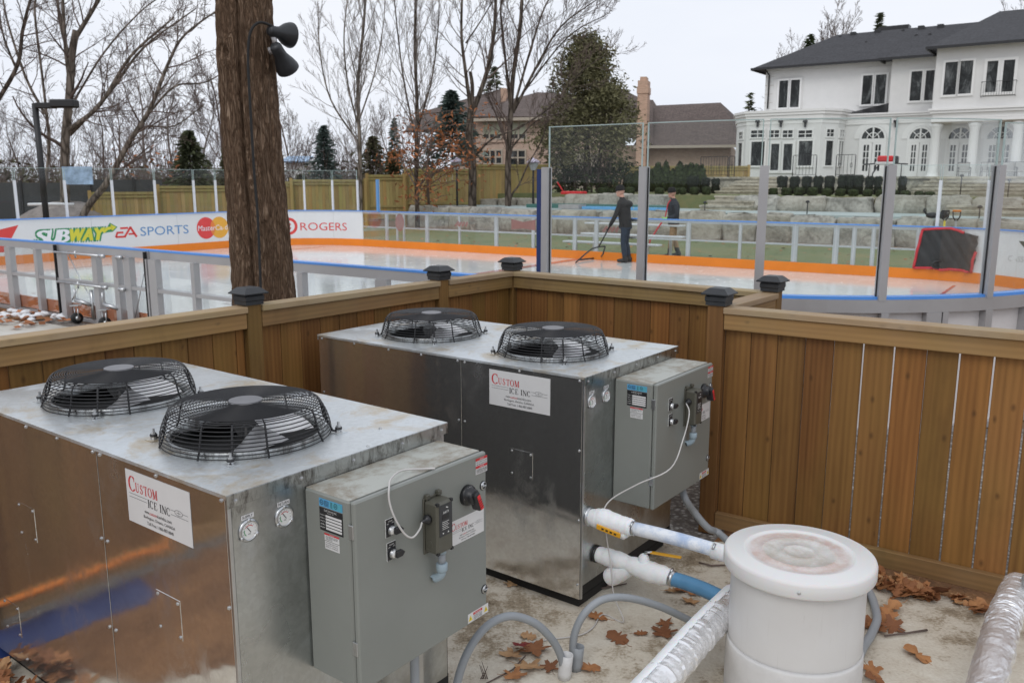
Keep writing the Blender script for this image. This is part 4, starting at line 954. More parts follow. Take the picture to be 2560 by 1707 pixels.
mb = MB(); mb.tube([atz(*r6(430, 1110), .012), atz(*r6(640, 1085), .014), atz(*r6(840, 1055), .010)], [.004, .0045, .005], 6); mb.tube([atz(*r6(640, 1085), .014), atz(*r6(560, 1040), .03)], .002, 5)
top('twig', mb, MT['twig'], 'thin dark twig lying on the slab right of the barrel', 'twig')
mb = MB(); mb.tube([atz(*r4(600, 590), .01), atz(*r4(740, 575), .012), atz(*r4(870, 552), .010)], [.003, .0045, .003], 6); top('twig', mb, MT['twig'], 'short twig on the slab below the strainer leg', 'twig')
mb = MB(); mb.tube([atz(*r4(1255, 438), .01), atz(*r4(1320, 455), .012), atz(*r4(1400, 452), .01)], [.004, .005, .004], 6); top('twig', mb, MT['twig'], 'twig on the slab left of the barrel beneath the upper hose', 'twig')
mb = MB(); mb.tube([atz(*r4(330, 935), .02), atz(*r4(260, 1010), .006), atz(*r4(120, 1084), .006)], [.003, .003, .003], 6)
for i in range(5): a = atz(*r4(90 + i * 9, 1060), .006); mb.tube([a, a + Vector((rl.uniform(-.03, .03), rl.uniform(-.02, .03), rl.uniform(.03, .07)))], [.0025, .001], 5)
top('twig', mb, MT['twig'], 'spindly grey twig at the lower middle of the slab', 'twig')

# ------------------------------------------------------------------ wooden fence
def fence_cap(parent, x, y=0.0):
    mb = MB(); mb.M = Matrix.Translation((x, y, 0)); h = [(.056, 1.325), (.056, 1.345), (.060, 1.350), (.060, 1.372), (.055, 1.380), (.077, 1.384), (.078, 1.390), (.046, 1.418), (.042, 1.420)]
    mb.M = mb.M @ Matrix.Rotation(PI / 4, 4, 'Z'); mb.lathe([(r * math.sqrt(2), z) for r, z in h], 4, smooth=False); mb.build('post_cap', MT['cap_black'], parent)
def fence_run(a, b, label, posts, gaps=None, pitch=.145, skip=(), zfun=None):
    a = Vector((a[0], a[1], 0)); b = Vector((b[0], b[1], 0)); L = (b - a).length; ang = math.atan2((b - a).y, (b - a).x)
    t = empty('wooden_fence', a, ang, label, 'fence', 'wooden fence sections round the chillers')
    rs = random.Random(int(L * 1000))
    ps = [(Vector((q[0], q[1], 0)) - a).length * (1 if (Vector((q[0], q[1], 0)) - a).dot(b - a) > 0 else -1) for q in posts]
    for i, s in enumerate(ps):
        if i in skip: continue
        mb = MB(); mb.box(s - .047, s + .047, -.047, .047, 0, 1.338, .004, rnd=rs.random()); p = mb.build('post', MT['wood_post'], t); fence_cap(p, s)
    ends = list(zip(ps[:-1], ps[1:]))
    for s0, s1 in ends:
        x0, x1 = s0 + .0485, s1 - .0485
        mb = MB(); mb.box(x0, x1, -.062, .052, 1.285, 1.319, .003, rnd=rs.random()); mb.build('cap_rail', MT['wood_cap'], t)
        mb = MB(); mb.box(x0 + .001, x1 - .001, -.046, -.010, 1.196, 1.2835, .003, rnd=rs.random()); mb.build('top_rail', MT['wood_h'], t)
        mb = MB(); mb.box(x0 + .001, x1 - .001, -.048, -.010, .045, .138, .003, rnd=rs.random()); mb.build('bottom_rail', MT['wood_h'], t)
        mb = MB(); x = x0 + .002; i = 0
        while x < x1 - .02:
            g = .0085 if gaps and i in gaps else .0030
            w_ = min(pitch - g, x1 - .001 - x); lean = rs.uniform(-.0012, .0012)
            mb.box(x, x + w_, -.008 + lean, .008 + lean, .05, 1.284, .003, rnd=rs.random()); x += w_ + g; i += 1
        mb.build('boards', MT['wood_v'], t)
    return t
P1, P2, P3, P4, P5 = (-1.47, 4.70), (-.52, 5.905), (0.0, 6.53), (1.62, 5.27), (1.144, 4.67)
_d = Vector((.95, 1.205)).normalized()
PA = (P1[0] - _d.x * 1.6, P1[1] - _d.y * 1.6); PB = (P1[0] - _d.x * 3.2, P1[1] - _d.y * 3.2)
fence_run(PB, P3, 'brown wooden fence section running along the left behind both chillers', [PB, PA, P1, P2, P3])
fence_run(P3, P4, 'brown wooden fence section across the back from the inner corner post', [P3, P4], skip=(0,))
fence_run(P5, P4, 'short return section of brown fence joining the front and back capped posts', [P5, P4], skip=(0, 1))
_e = Vector((math.cos(R(-34.5)), math.sin(R(-34.5))))
PR = (P5[0] + _e.x * 2.3, P5[1] + _e.y * 2.3)
fence_run(P5, PR, 'tall brown wooden fence section on the right with light showing between boards', [P5, PR], gaps=(4, 5, 7, 8, 9, 11, 13))
# things mirrored in the near chiller's side: blue tarp and orange rope at the left fence foot
mb = MB(); vs = []; n = 24
for i in range(n + 1):
    x_ = -.70 + .95 * i / n
    for j in range(9): yy = 1.70 + .27 * j / 8; vs.append(LA(x_, yy, .006 + .05 * math.sin(PI * j / 8) * (1 + .25 * math.sin(i * .8))))
mb.smooth = True; mb.add(vs, [(i * 9 + j, (i + 1) * 9 + j, (i + 1) * 9 + j + 1, i * 9 + j + 1) for i in range(n) for j in range(8)])
top('folded_tarp', mb, MT['pad_blue'], 'navy tarp at the fence foot, seen mirrored in the near chiller side', 'tarp')
mb = MB(); mb.tube(spline([LA(-.95, 1.965, .13), LA(-.6, 1.97, .125), LA(-.3, 1.97, .13), LA(.1, 1.975, .12), LA(.5, 1.98, .05)], 6), .016, 10)
top('rope', mb, MT['kick'], 'orange rope along the fence rail, seen mirrored in the near chiller side', 'rope')
# ------------------------------------------------------------------ ice rink
RA = R(-34.5); RU = Vector((math.cos(RA), math.sin(RA), 0)); RN = Vector((-math.sin(RA), math.cos(RA), 0))
UN = lambda u, n, z=0.0: RU * u + RN * n + Vector((0, 0, z))
U0, U1, N0, N1, RR = -21.0, -0.2, 6.55, 18.65, 2.85
ICE, BT = 0.06, 1.11                                   # ice level, top of the boards
def rink_path():
    pts = []
    def arc(cu, cn, a0, a1):
        for i in range(1, 16): a = R(a0 + (a1 - a0) * i / 16); pts.append((cu + RR * math.cos(a), cn + RR * math.sin(a)))
    def line(a, b):
        n = max(1, int(math.hypot(b[0] - a[0], b[1] - a[1]) / .3))
        for i in range(n + 1): pts.append((a[0] + (b[0] - a[0]) * i / n, a[1] + (b[1] - a[1]) * i / n))
    line((U0, N0 + RR), (U0, N1 - RR)); arc(U0 + RR, N1 - RR, 180, 90); line((U0 + RR, N1), (U1 - RR, N1)); arc(U1 - RR, N1 - RR, 90, 0)
    line((U1, N1 - RR), (U1, N0 + RR)); arc(U1 - RR, N0 + RR, 0, -90); line((U1 - RR, N0), (U0 + RR, N0)); arc(U0 + RR, N0 + RR, -90, -180)
    return pts
RP = rink_path(); RS = [0]
for i in range(1, len(RP)): RS.append(RS[-1] + math.hypot(RP[i][0] - RP[i - 1][0], RP[i][1] - RP[i - 1][1]))
def rs_at(s):
    """point on the board line (u, n) and its inward normal"""
    s = max(0, min(RS[-1] - 1e-6, s)); lo, hi = 0, len(RS) - 1
    while hi - lo > 1:
        m_ = (lo + hi) // 2
        if RS[m_] <= s: lo = m_
        else: hi = m_
    f = (s - RS[lo]) / max(1e-9, RS[hi] - RS[lo]); a, b = RP[lo], RP[hi]
    du, dn = b[0] - a[0], b[1] - a[1]; l = math.hypot(du, dn) or 1
    return (a[0] + du * f, a[1] + dn * f), (dn / l, -du / l)
def bp(s, off, z):                                     # off > 0: towards the ice
    (u, n), (iu, inn) = rs_at(s); return UN(u + iu * off, n + inn * off, z)
def s_near(px, z, s0, s1):                             # board coordinate seen at photo column px (2352 scale)
    best = None
    for i in range(1201):
        s = s0 + (s1 - s0) * i / 1200; p = bp(s, 0, z)
        if p.y < 1: continue
        e = abs(proj(p)[0] - px)
        if best is None or e < best[0]: best = (e, s)
    return best[1]
S_ADD = RS[-1] * 0
SA0, SA1 = 0.0, s_near(833, 1.0, 7.0, 13.0)            # advertising boards: far left side and corner
SC1 = s_near(2150, .95, 20.0, 30.0)                    # clear boards along the far side end here
SR1 = 37.0
SG0, SG1 = s_near(352, .9, 41.0, 60.0), s_near(143, .9, 41.0, 60.0)
SN0 = s_near(1790, 1.0, 37.0, 44.0)
def strip(mb, s0, s1, o0, o1, z0, z1, step=.3, **k):
    """solid strip following the boards"""
    n = max(1, int((s1 - s0) / step)); vs = []
    for i in range(n + 1):
        s = s0 + (s1 - s0) * i / n
        vs += [bp(s, o0, z0), bp(s, o1, z0), bp(s, o1, z1), bp(s, o0, z1)]
    fs = []
    for i in range(n):
        for j in range(4): fs.append((4 * i + j, 4 * i + 4 + j, 4 * i + 4 + (j + 1) % 4, 4 * i + (j + 1) % 4))
    fs += [(0, 1, 2, 3), (4 * n + 3, 4 * n + 2, 4 * n + 1, 4 * n)]
    mb.add([tuple(v) for v in vs], fs, smooth=False, **k)
def upright(mb, s, w_, o0, o1, z0, z1):
    strip(mb, s - w_ / 2, s + w_ / 2, o0, o1, z0, z1, 9)
# ice: outline sheet with painted marks just above it
mb = MB(); mb.poly([tuple(UN(u, n, ICE)) for u, n in RP[:-1]][::-1]); structure('ice', mb, MT['ice'])
def ice_mark(name, pts, m, dz=.004): mb = MB(); mb.poly([tuple(UN(u, n, ICE + dz)) for u, n in pts]); return structure(name, mb, m)
ice_mark('red_line', [(-10.85, N0 + .03), (-10.6, N0 + .03), (-10.6, N1 - .03), (-10.85, N1 - .03)], MT['ice_paint_red'])
ice_mark('goal_line', [(-19.0, 7.4), (-18.94, 7.4), (-18.94, 17.8), (-19.0, 17.8)], MT['ice_paint_red'])
ice_mark('side_line', [(-16.0, 7.05), (-5.0, 7.05), (-5.0, 7.12), (-16.0, 7.12)], MT['ice_paint_red'])
ice_mark('goal_line', [(-2.2, 7.4), (-2.14, 7.4), (-2.14, 17.8), (-2.2, 17.8)], MT['ice_paint_red'])
mb = MB(); fi_ = lambda x, y: tuple(UN(x, y, ICE + .004))
for i in range(9): random.seed(40 + i); mb.m = 0; x, y = -7.6 + .5 * i * .6, 8.0 + random.uniform(0, .9); ribbon(mb, [(x, y), (x + random.uniform(.3, .9), y + random.uniform(-.2, .2))], random.uniform(.05, .22), fi_)
mb.m = 1
for i in range(6): x, y = -11.5 + i * .35, 8.6 + random.uniform(-.2, .6); ribbon(mb, [(x, y), (x + .5, y + .1)], .12, fi_)
structure('ice_logo', mb, [MT['ice_paint_blue'], MT['ice_paint_faint']])
random.seed(11)

def board_thing(name, s0, s1, label, cat, kick=True, capm='cap_blue'):
    c = bp((s0 + s1) / 2, 0, 0); t = empty(name, c, 0, label, cat)
    mb = MB(); strip(mb, s0, s1, -.055, .045, BT - .022, BT, .25); mb.build('cap_rail', MT[capm], t, True)
    if kick:
        mb = MB(); strip(mb, s0, s1, .010, .022, ICE + .002, ICE + .205, .25); mb.build('kick_plate', MT['kick'], t, True)
    return t
# --- advertising boards
tb = board_thing('advertising_board', SA0, SA1, 'white advertising boards with sponsor logos along the far left end of the rink', 'rink board')
mb = MB(); s = SA0
while s < SA1 - .05:
    e = min(s + 2.44, SA1); strip(mb, s + .003, e - .003, -.02, .0095, ICE, BT - .023, .25); s = e
mb.build('board_sheet', MT['board_white'], tb, True)
def logo(name, draw, mats, parent=tb, sgn=1):
    mb = MB(); draw(mb, lambda x, y, d=.0125: bp(x, d, y)); mb.build(name, [MT[q] for q in mats], parent, True)
def nn_(n): return n - (N0 + RR)                       # n on the straight left end -> board coordinate
def lg_flag(mb, f):
    mb.m = 0
    for a, b in (((-.60, .92), (.62, 1.0)),): pass
    s0 = nn_(10.0); mb.add([f(s0 - 1.3, .84), f(s0 - .10, .60), f(s0 + .06, .98), f(s0 - 1.2, .80)], [(0, 1, 2, 3)]) if False else None
    mb.add([f(s0 - 1.0, .64), f(s0 - .13, .645), f(s0 + .07, .965), f(s0 - .9, .83)], [(0, 1, 2, 3)]); mb.add([f(s0 - .9, .34), f(s0 - .30, .36), f(s0 - .17, .585), f(s0 - .9, .60)], [(0, 1, 2, 3)])
    mb.m = 1; text(mb, 'hockey', s0 - .62, .595, .5, .07, lambda x, y: f(x, y, .0145), .3)
logo('sponsor_mark', lg_flag, ['lg_red', 'lg_white'])
def lg_sub(mb, f):
    a, b = nn_(10.42), nn_(12.17); sp_ = 'SUBWAY'; wd = (b - a) / 6.0; z0, h_ = .51, .30; f2 = lambda x, y: f(x, y, .0145)
    sh = .28
    mb.m = 0
    mb.add([f(b - .02, z0 + h_ * .55), f(b + .20, z0 + h_ + .02), f(b + .16, z0 + h_ + .12), f(b + .36, z0 + h_ + .0), f(b + .22, z0 + h_ * .62), f(b + .12, z0 + h_ * .60)], [(0, 1, 2), (2, 3, 4), (1, 2, 4), (1, 4, 5), (0, 1, 5)])
    mb.add([f(a + .02, z0 + .07), f(a - .18, z0 - .04), f(a - .10, z0 - .13), f(a - .06, z0 - .05), f(a + .06, z0 - .02)], [(0, 1, 3, 4), (1, 2, 3)])
    mb.m = 2; ribbon(mb, [(b - .04, z0 + h_ * .62), (b + .08, z0 + h_ * .92), (b + .21, z0 + h_ * .97)], .075, f2); mb.add([f2(b + .17, z0 + h_ + .085), f2(b + .32, z0 + h_ + .0), f2(b + .20, z0 + h_ * .70)], [(0, 1, 2)])
    mb.m = 1; ribbon(mb, [(a + .04, z0 + .04), (a - .10, z0 - .035)], .035, f2)
    x = a
    for i, ch in enumerate(sp_):
        w_ = wd * (.92 if i != 3 else 1.25) * .98; mb.m = 0
        for gx in (-.055, 0, .07):
            for gz in (-.035, 0, .035): text(mb, ch, x + gx, z0 + gz, w_ * .96, h_, lambda p, q, e=.0126 + i * .00006 + (gx + gz) * .004: f(p, q, e), sh)
        mb.m = 1 if i < 3 else 2; text(mb, ch, x, z0, w_ * .96, h_, f2, sh)
        text(mb, ch, x + .036, z0, w_ * .96, h_, f2, sh); text(mb, ch, x - .022, z0, w_ * .96, h_, lambda p, q: f(p, q, .0148), sh); text(mb, ch, x + .015, z0 - .008, w_ * .96, h_ + .016, lambda p, q: f(p, q, .0149), sh); x += w_
logo('sponsor_mark', lg_sub, ['lg_green', 'lg_white', 'lg_yellow'])
def lg_ea(mb, f):
    a = nn_(12.46); mb.m = 0; sh = .45; z0, h_ = .53, .27
    S_ = lambda pts, w_: ribbon(mb, [(a + x, z0 + y) for x, y in pts], w_, f)
    S_([(.14, h_ - .025), (.36, h_ - .025)], .05); S_([(.04, h_ * .5), (.22, h_ * .5)], .05); S_([(.0, .025), (.27, .025)], .05); S_([(.06, h_ * .55), (.0, .02)], .05)
    S_([(.25, .02), (.43, h_)], .055); S_([(.42, h_), (.585, 0)], .06); S_([(.36, .085), (.53, .085)], .045)
    mb.m = 1; b = nn_(13.16); text(mb, 'SPORTS', b, .545, 1.46, .235, f)
logo('sponsor_mark', lg_ea, ['lg_red', 'lg_blue'])
def lg_mc(mb, f):
    cz, r = .665, .305; c1, c2 = nn_(15.19), nn_(15.64)
    disc = lambda c, d: mb.add([f(c + r * math.cos(2 * PI * i / 40), cz + r * math.sin(2 * PI * i / 40), d) for i in range(40)], [tuple(range(40))], smooth=False)
    mb.m = 0; disc(c1, .0122); mb.m = 1; disc(c2, .0136); mb.m = 2; hw = (c2 - c1) / 2; cm = (c1 + c2) / 2; al = math.acos(hw / r)
    mb.add([f(c2 - r * math.cos(al - 2 * al * i / 12), cz + r * math.sin(al - 2 * al * i / 12), .015) for i in range(13)] + [f(c1 + r * math.cos(-al + 2 * al * i / 12), cz + r * math.sin(-al + 2 * al * i / 12), .015) for i in range(13)], [tuple(range(26))], smooth=False)
    mb.m = 3; text(mb, 'MasterCard', c1 - .27, cz - .075, .98, .15, lambda x, y: f(x, y, .0175), .12)
logo('sponsor_mark', lg_mc, ['lg_mcred', 'lg_mcyel', 'lg_mcmix', 'lg_white'])
def lg_rog(mb, f):
    a, b = s_near(690, .6, 6.5, 12), s_near(797, .6, 6.5, 12); c = s_near(664, .6, 6.3, 12); mb.m = 0
    text(mb, 'ROGERS', a, .50, b - a, .235, f)
    ring_ = [(c + .21 * math.cos(R(q)), .63 + .215 * math.sin(R(q))) for q in range(-150, 151, 12)]; ribbon(mb, ring_, .085, f); ribbon(mb, [(c - .07, .63), (c + .05, .70)], .06, f); ribbon(mb, [(c - .07, .63), (c + .05, .56)], .06, f)
logo('sponsor_mark', lg_rog, ['lg_red'])
# --- clear boards along the far side
tc_ = board_thing('clear_rink_board', SA1, SC1, 'aluminium framed clear boards with blue cap along the far side of the ice', 'rink board')
mb = MB(); strip(mb, SA1, SC1, -.045, -.005, BT - .085, BT - .023); strip(mb, SA1, SC1, -.045, -.005, ICE + .56, ICE + .60); strip(mb, SA1, SC1, -.045, -.005, ICE, ICE + .05); mb.build('frame_rail', MT['alu'], tc_, True)
farp = [(300, 328), (378, 395), (425, 440), (575, 608), (805, 823), (1048, 1080), (1305, 1330), (1590, 1620), (1735, 1765)]
cols = [((850 + (a + b) / 2 * .3657) / K, (b - a) * .3657 / K) for a, b in farp] + [((1700 + (a + b) / 2 * .3657) / K, (b - a) * .3657 / K) for a, b in ((45, 75), (400, 420), (770, 805), (1050, 1082), (1182, 1206), (1310, 1332), (1620, 1640))]
first = None
ups = []
for cx_, w_ in cols:
    s = s_near(cx_, .9, 9.5, 30); ups.append(s)
    mb = MB(); upright(mb, s, max(.05, w_ * .0105), -.05, -.004, ICE + .05, BT - .086); mb.build('upright', MT['alu'], tc_, True)
mb = MB(); mb.m = 0
ee = [SA1] + sorted(ups) + [SC1]
for a, b in zip(ee[:-1], ee[1:]):
    if b - a > .1: strip(mb, a + .01, b - .01, .001, .007, ICE + .206, BT - .03, .3)
mb.build('clear_sheet', MT['plexi_board'], tc_, True)
def lg_back(mb, f):
    mb.m = 0
    for c, kind in ((s_near(918, .8, 9, 14), 0), (s_near(1062, .8, 9, 16), 1), (s_near(1202, .85, 9, 20), 2), (s_near(1405, .85, 9, 22), 1)):
        g = lambda x, y: f(x, y, -.002)
        if kind == 2: mb.add([g(c - .38, .72), g(c, .76), g(c + .38, .72), g(c + .38, 1.0), g(c, .93), g(c - .38, 1.0)], [(0, 1, 4, 5), (1, 2, 3, 4)], smooth=False)
        elif kind == 1:
            for i in range(4): ribbon(mb, [(c - .25 + .12 * i, .76), (c - .12 + .1 * i, .88)], .07, g)
        else: mb.add([g(c + .17 * math.cos(i * PI / 10), .80 + .25 * math.sin(i * PI / 10)) for i in range(20)], [tuple(range(20))], smooth=False)
logo('board_sticker', lg_back, ['lg_faint'], tc_)
# --- white boards in the far right corner
tr = board_thing('rink_board', SC1, 36.0, 'white boards with blue cap round the far right corner of the rink', 'rink board')
mb = MB(); s = SC1
while s < 35.9: e = min(s + 2.2, 36.0); strip(mb, s + .003, e - .003, -.02, .0095, ICE, BT - .023, .25); s = e
mb.build('board_sheet', MT['board_white'], tr, True)
def lg_cass(mb, f):
    a = s_near(2318, .7, 25, 34); b = s_near(2352, .7, 25, 34); mb.m = 0
    text(mb, 'CASSELS', a, .545, (b - a) * 1.75, .10, f); text(mb, 'LAW', a + .45, .43, .22, .06, f)
    c = s_near(2341, .9, 25, 34); mb.m = 1; mb.add([f(c, .92), f(c + .35, .92), f(c + .42, .78), f(c + .15, .80)], [(0, 1, 2, 3)]); mb.m = 2; mb.add([f(c + .05, .91, .014), f(c + .30, .91, .014), f(c + .33, .83, .014), f(c + .15, .84, .014)], [(0, 1, 2, 3)])
logo('sponsor_mark', lg_cass, ['lg_grey', 'lg_dark', 'lg_teal'], tr)
# --- glass on the ad boards: posts and panes
def glass_post(parent, s, z1, w_, m, o0=-.05, o1=-.005, z0=BT - .03, name='glass_post'):
    mb = MB(); upright(mb, s, w_, o0, o1, z0, z1); return mb.build(name, MT[m], parent, True)
def pane(parent, s0, s1, z0, z1, off=-.03):
    mb = MB(); mb.m = 0; strip(mb, s0, s1, off - .006, off + .006, z0, z1, .3); e = .004
    mb.m = 1
    strip(mb, s0 + e, s1 - e, off - .0065, off + .0065, z1 - .007, z1 + .001, .3); upright(mb, s0, .008, off - .0068, off + .0068, z0, z1 + .001); upright(mb, s1, .008, off - .0068, off + .0068, z0, z1 + .001)
    mb.build('glass_pane', [MT['plexi'], MT['edge']], parent, True)
gp = [s_near(q, 1.6, 0, 12.5) for q in (38, 152, 260, 358, 447, 497)]; gp += [gp[-1] + 1.0]; gp += [s_near(q, 1.6, 6.3, 14) for q in (699, 763, 820)]
for s in gp: glass_post(tb, s, 2.0, .055, 'post_white')
glass_post(tb, s_near(867, 1.6, 9, 14), 2.02, .09, 'post_white'); glass_post(tb, s_near(869, 1.6, 9, 14), 2.02, .075, 'lg_blue', .0, .06, name='blue_pad')
g2 = [max(0, gp[0] - 1.2)] + gp
for a, b in zip(g2[:-1], g2[1:]): pane(tb, a + .02, b - .02, BT + .01, 2.29)
for q in (2168 + 0, 2228, 2295): pass
gr = [s_near(q, 1.5, 22, 34) for q in ((1700 + 1450 * .3657) / K, (1700 + 1768 * .3657) / K, (1700 + 2093 * .3657) / K)]
for s in gr: glass_post(tr if s > SC1 else tr, s, 2.0, .055, 'post_white')
for a, b in zip(gr[:-1], gr[1:]): pane(tr, a + .02, b - .02, BT + .01, 2.29)
# --- near boards on the left: clear panels in an aluminium frame, gate section apart
def near_clear(s0, s1, label, posts, cat='rink board', name='clear_rink_board'):
    t = board_thing(name, s0, s1, label, cat, False)
    mb = MB(); strip(mb, s0, s1, -.05, -.005, BT - .12, BT - .023); strip(mb, s0, s1, -.085, -.005, ICE + .50, ICE + .545); strip(mb, s0, s1, -.05, -.005, 0.0, .05); mb.build('frame_rail', MT['alu_grey'], t, True)
    for s, w_ in posts: mb = MB(); upright(mb, s, w_, -.09, -.004, 0, BT - .121); mb.build('upright', MT['alu_grey'], t, True)
    mb = MB(); ee = [s0] + sorted(p[0] for p in posts) + [s1]
    for a, b in zip(ee[:-1], ee[1:]):
        if b - a > .1: strip(mb, a + .01, b - .01, .001, .008, ICE, BT - .03, .3)
    mb.build('clear_sheet', MT['plexi_board'], t, True)
    mb = MB(); strip(mb, s0, s1, .010, .022, ICE, ICE + .18, .3); mb.build('kick_plate', MT['kick_dark'], t, True)
    return t
nr = lambda q: s_near(q, .8, 41.2, 60.5)
near_clear(nr(1100), SG0 - .01, 'clear near boards with blue cap and grey uprights passing behind the tree trunk', [(nr(q), w_) for q, w_ in ((1080, .2), (888, .15), (702, .085), (572, .1), (456, .07), (364, .16))])
near_clear(SG1 + .01, 59.5, 'clear near boards with blue cap left of the wheeled gate', [(nr(q), w_) for q, w_ in ((95, .085), (32, .16), (-40, .1))])
tg = near_clear(SG0 + .005, SG1 - .005, 'wheeled aluminium gate section with latch bars in the near boards', [(SG0 + .03, .03), (nr(306), .14), (nr(279), .11), (nr(231), .12), (nr(152), .13), (SG1 - .03, .03)], 'gate', 'rink_gate')
B_ = lambda q, z, o: bp(nr(q), o, z)
mb = MB()
for z in (.985, .555):
    mb.tube([B_(148, z, -.13), B_(258, z - .0, -.13)], .016, 10); mb.tube([B_(252, z, -.13), B_(262, z, -.13)], .026, 10); mb.tube([B_(196, z + .04, -.13), B_(196, z - .06, -.13)], .014, 8); mb.tube([B_(290, z, -.12), B_(300, z, -.12)], .028, 8)
mb.tube([B_(196, .5, -.14), B_(190, .33, -.2)], .010, 6)
mb.build('latch_bar', MT['zinc'], tg, True)
for q in ([B_(166, 1.0, -.06), B_(196, .55, -.06), B_(235, .12, -.06)], [B_(347, .95, -.06), B_(308, .10, -.06)]): mb = MB(); mb.tube(q, .008, 6); mb.build('brace_rod', MT['zinc'], tg, True)
for q in (347, 141): mb = MB(); upright(mb, nr(q), .022, -.095, -.0, 0.02, BT - .03); mb.build('gate_edge', MT['black_matte'], tg, True)
for q in (197, 262):
    mb = MB(); c = B_(q, .08, -.20); mb.m = 0; mb.tube([c + RU * .03, c - RU * .03], .078, 18); mb.m = 1; mb.tube([c + RU * .04, c - RU * .04], .035, 10)
    for sg in (-1, 1): mb.tube([c + RU * .042 * sg, c + RU * .042 * sg + Vector((0, 0, .15))], .010, 6)
    mb.box(*(lambda p: (p.x - .06, p.x + .06, p.y - .06, p.y + .06, .255, .27))(c)); a = c + Vector((0, 0, .26)); b_ = B_(q + 16, .26, -.05); mb.tube([a, b_], .03, 6); mb.tube([b_ + Vector((0, 0, -.2)), b_ + Vector((0, 0, .22))], .028, 6); mb.tube([c + Vector((0, 0, .25)), c + Vector((0, 0, .42))], .014, 8)
    mb.build('caster', [MT['black_matte'], MT['zinc']], tg, True)
# --- near boards on the right: white backs, grey frame, tall posts and glass
tw = empty('rink_board', bp(40, 0, 0), 0, 'white backed near boards with blue cap curving away beyond the wooden fence', 'rink board')
s0, s1 = 36.9, nr(1101)
mb = MB(); strip(mb, s0, s1, -.055, .045, BT - .022, BT, .15); mb.build('cap_rail', MT['cap_blue'], tw, True)
mb = MB(); strip(mb, s0, s1, -.07, -.01, BT - .125, BT - .023, .15); strip(mb, s0, s1, -.07, -.01, 0, .05, .15); mb.build('frame_rail', MT['alu_grey'], tw, True)
mb = MB(); strip(mb, s0, s1, -.012, -.004, 0, BT - .03, .15); mb.build('board_sheet', MT['board_back'], tw, True)
mb = MB(); strip(mb, s0, s1, .010, .022, ICE, ICE + .2, .15); mb.build('kick_plate', MT['kick'], tw, True)
nq = lambda q, z=1.6: s_near(q, z, 36.9, 50)
tall = [nq((850 + 1427 * .3657) / K), nq((850 + 2080 * .3657) / K), nq((1700 + 558 * .3657) / K), nq((1700 + 1388 * .3657) / K), nq((1700 + 2110 * .3657) / K)]
def zpost(s, y): p = bp(s, -.03, 0); d = ray(proj(p + Vector((0, 0, 1.6)))[0] * K, y * K); return CAM_H + d.z * math.hypot(p.x, p.y) / math.hypot(d.x, d.y)
for i, s in enumerate(tall):
    y_ = [(380 + q * .3657) / K for q in (105, 100, 95, 90, 90)][i]
    glass_post(tw, s, zpost(s, y_), .062, 'alu_grey', -.075, .005)
    if i != 2: mb = MB(); upright(mb, s + (-.035 if i < 2 else .034), .008, -.036, -.026, BT, zpost(s, y_) - .01); mb.build('gasket', MT['black_matte'], tw, True)
mb = MB(); upright(mb, tall[0] + .060, .055, -.06, .012, BT - .02, zpost(tall[0], 389)); mb.build('blue_pad', MT['pad_blue'], tw, True)
for q, w_ in (((1700 + 1690 * .3657) / K, .12), ((1700 + 1370 * .3657) / K, .06), ((1700 + 2060 * .3657) / K, .07), ((1700 + 1770 * .3657) / K, .05), (2340, .06)):
    mb = MB(); upright(mb, nq(q, .9), w_, -.075, -.013, .05, BT - .126); mb.build('upright', MT['alu_grey'], tw, True)
for a, b in zip(tall[:-1], tall[1:]): pane(tw, b + .025, a - .025, BT + .005, 2.46, -.03)
pane(tw, tall[-1] - 1.25, tall[-1] - .03, BT + .005, 2.44, -.03)
lf = put_leaf(bp(nq((1700 + 1520 * .3657) / K, .9), -.02, .84), .7, 'small dark leaf stuck on the white back of the near boards', None, 1.2); lf.rotation_euler = (R(80), .2, RA)
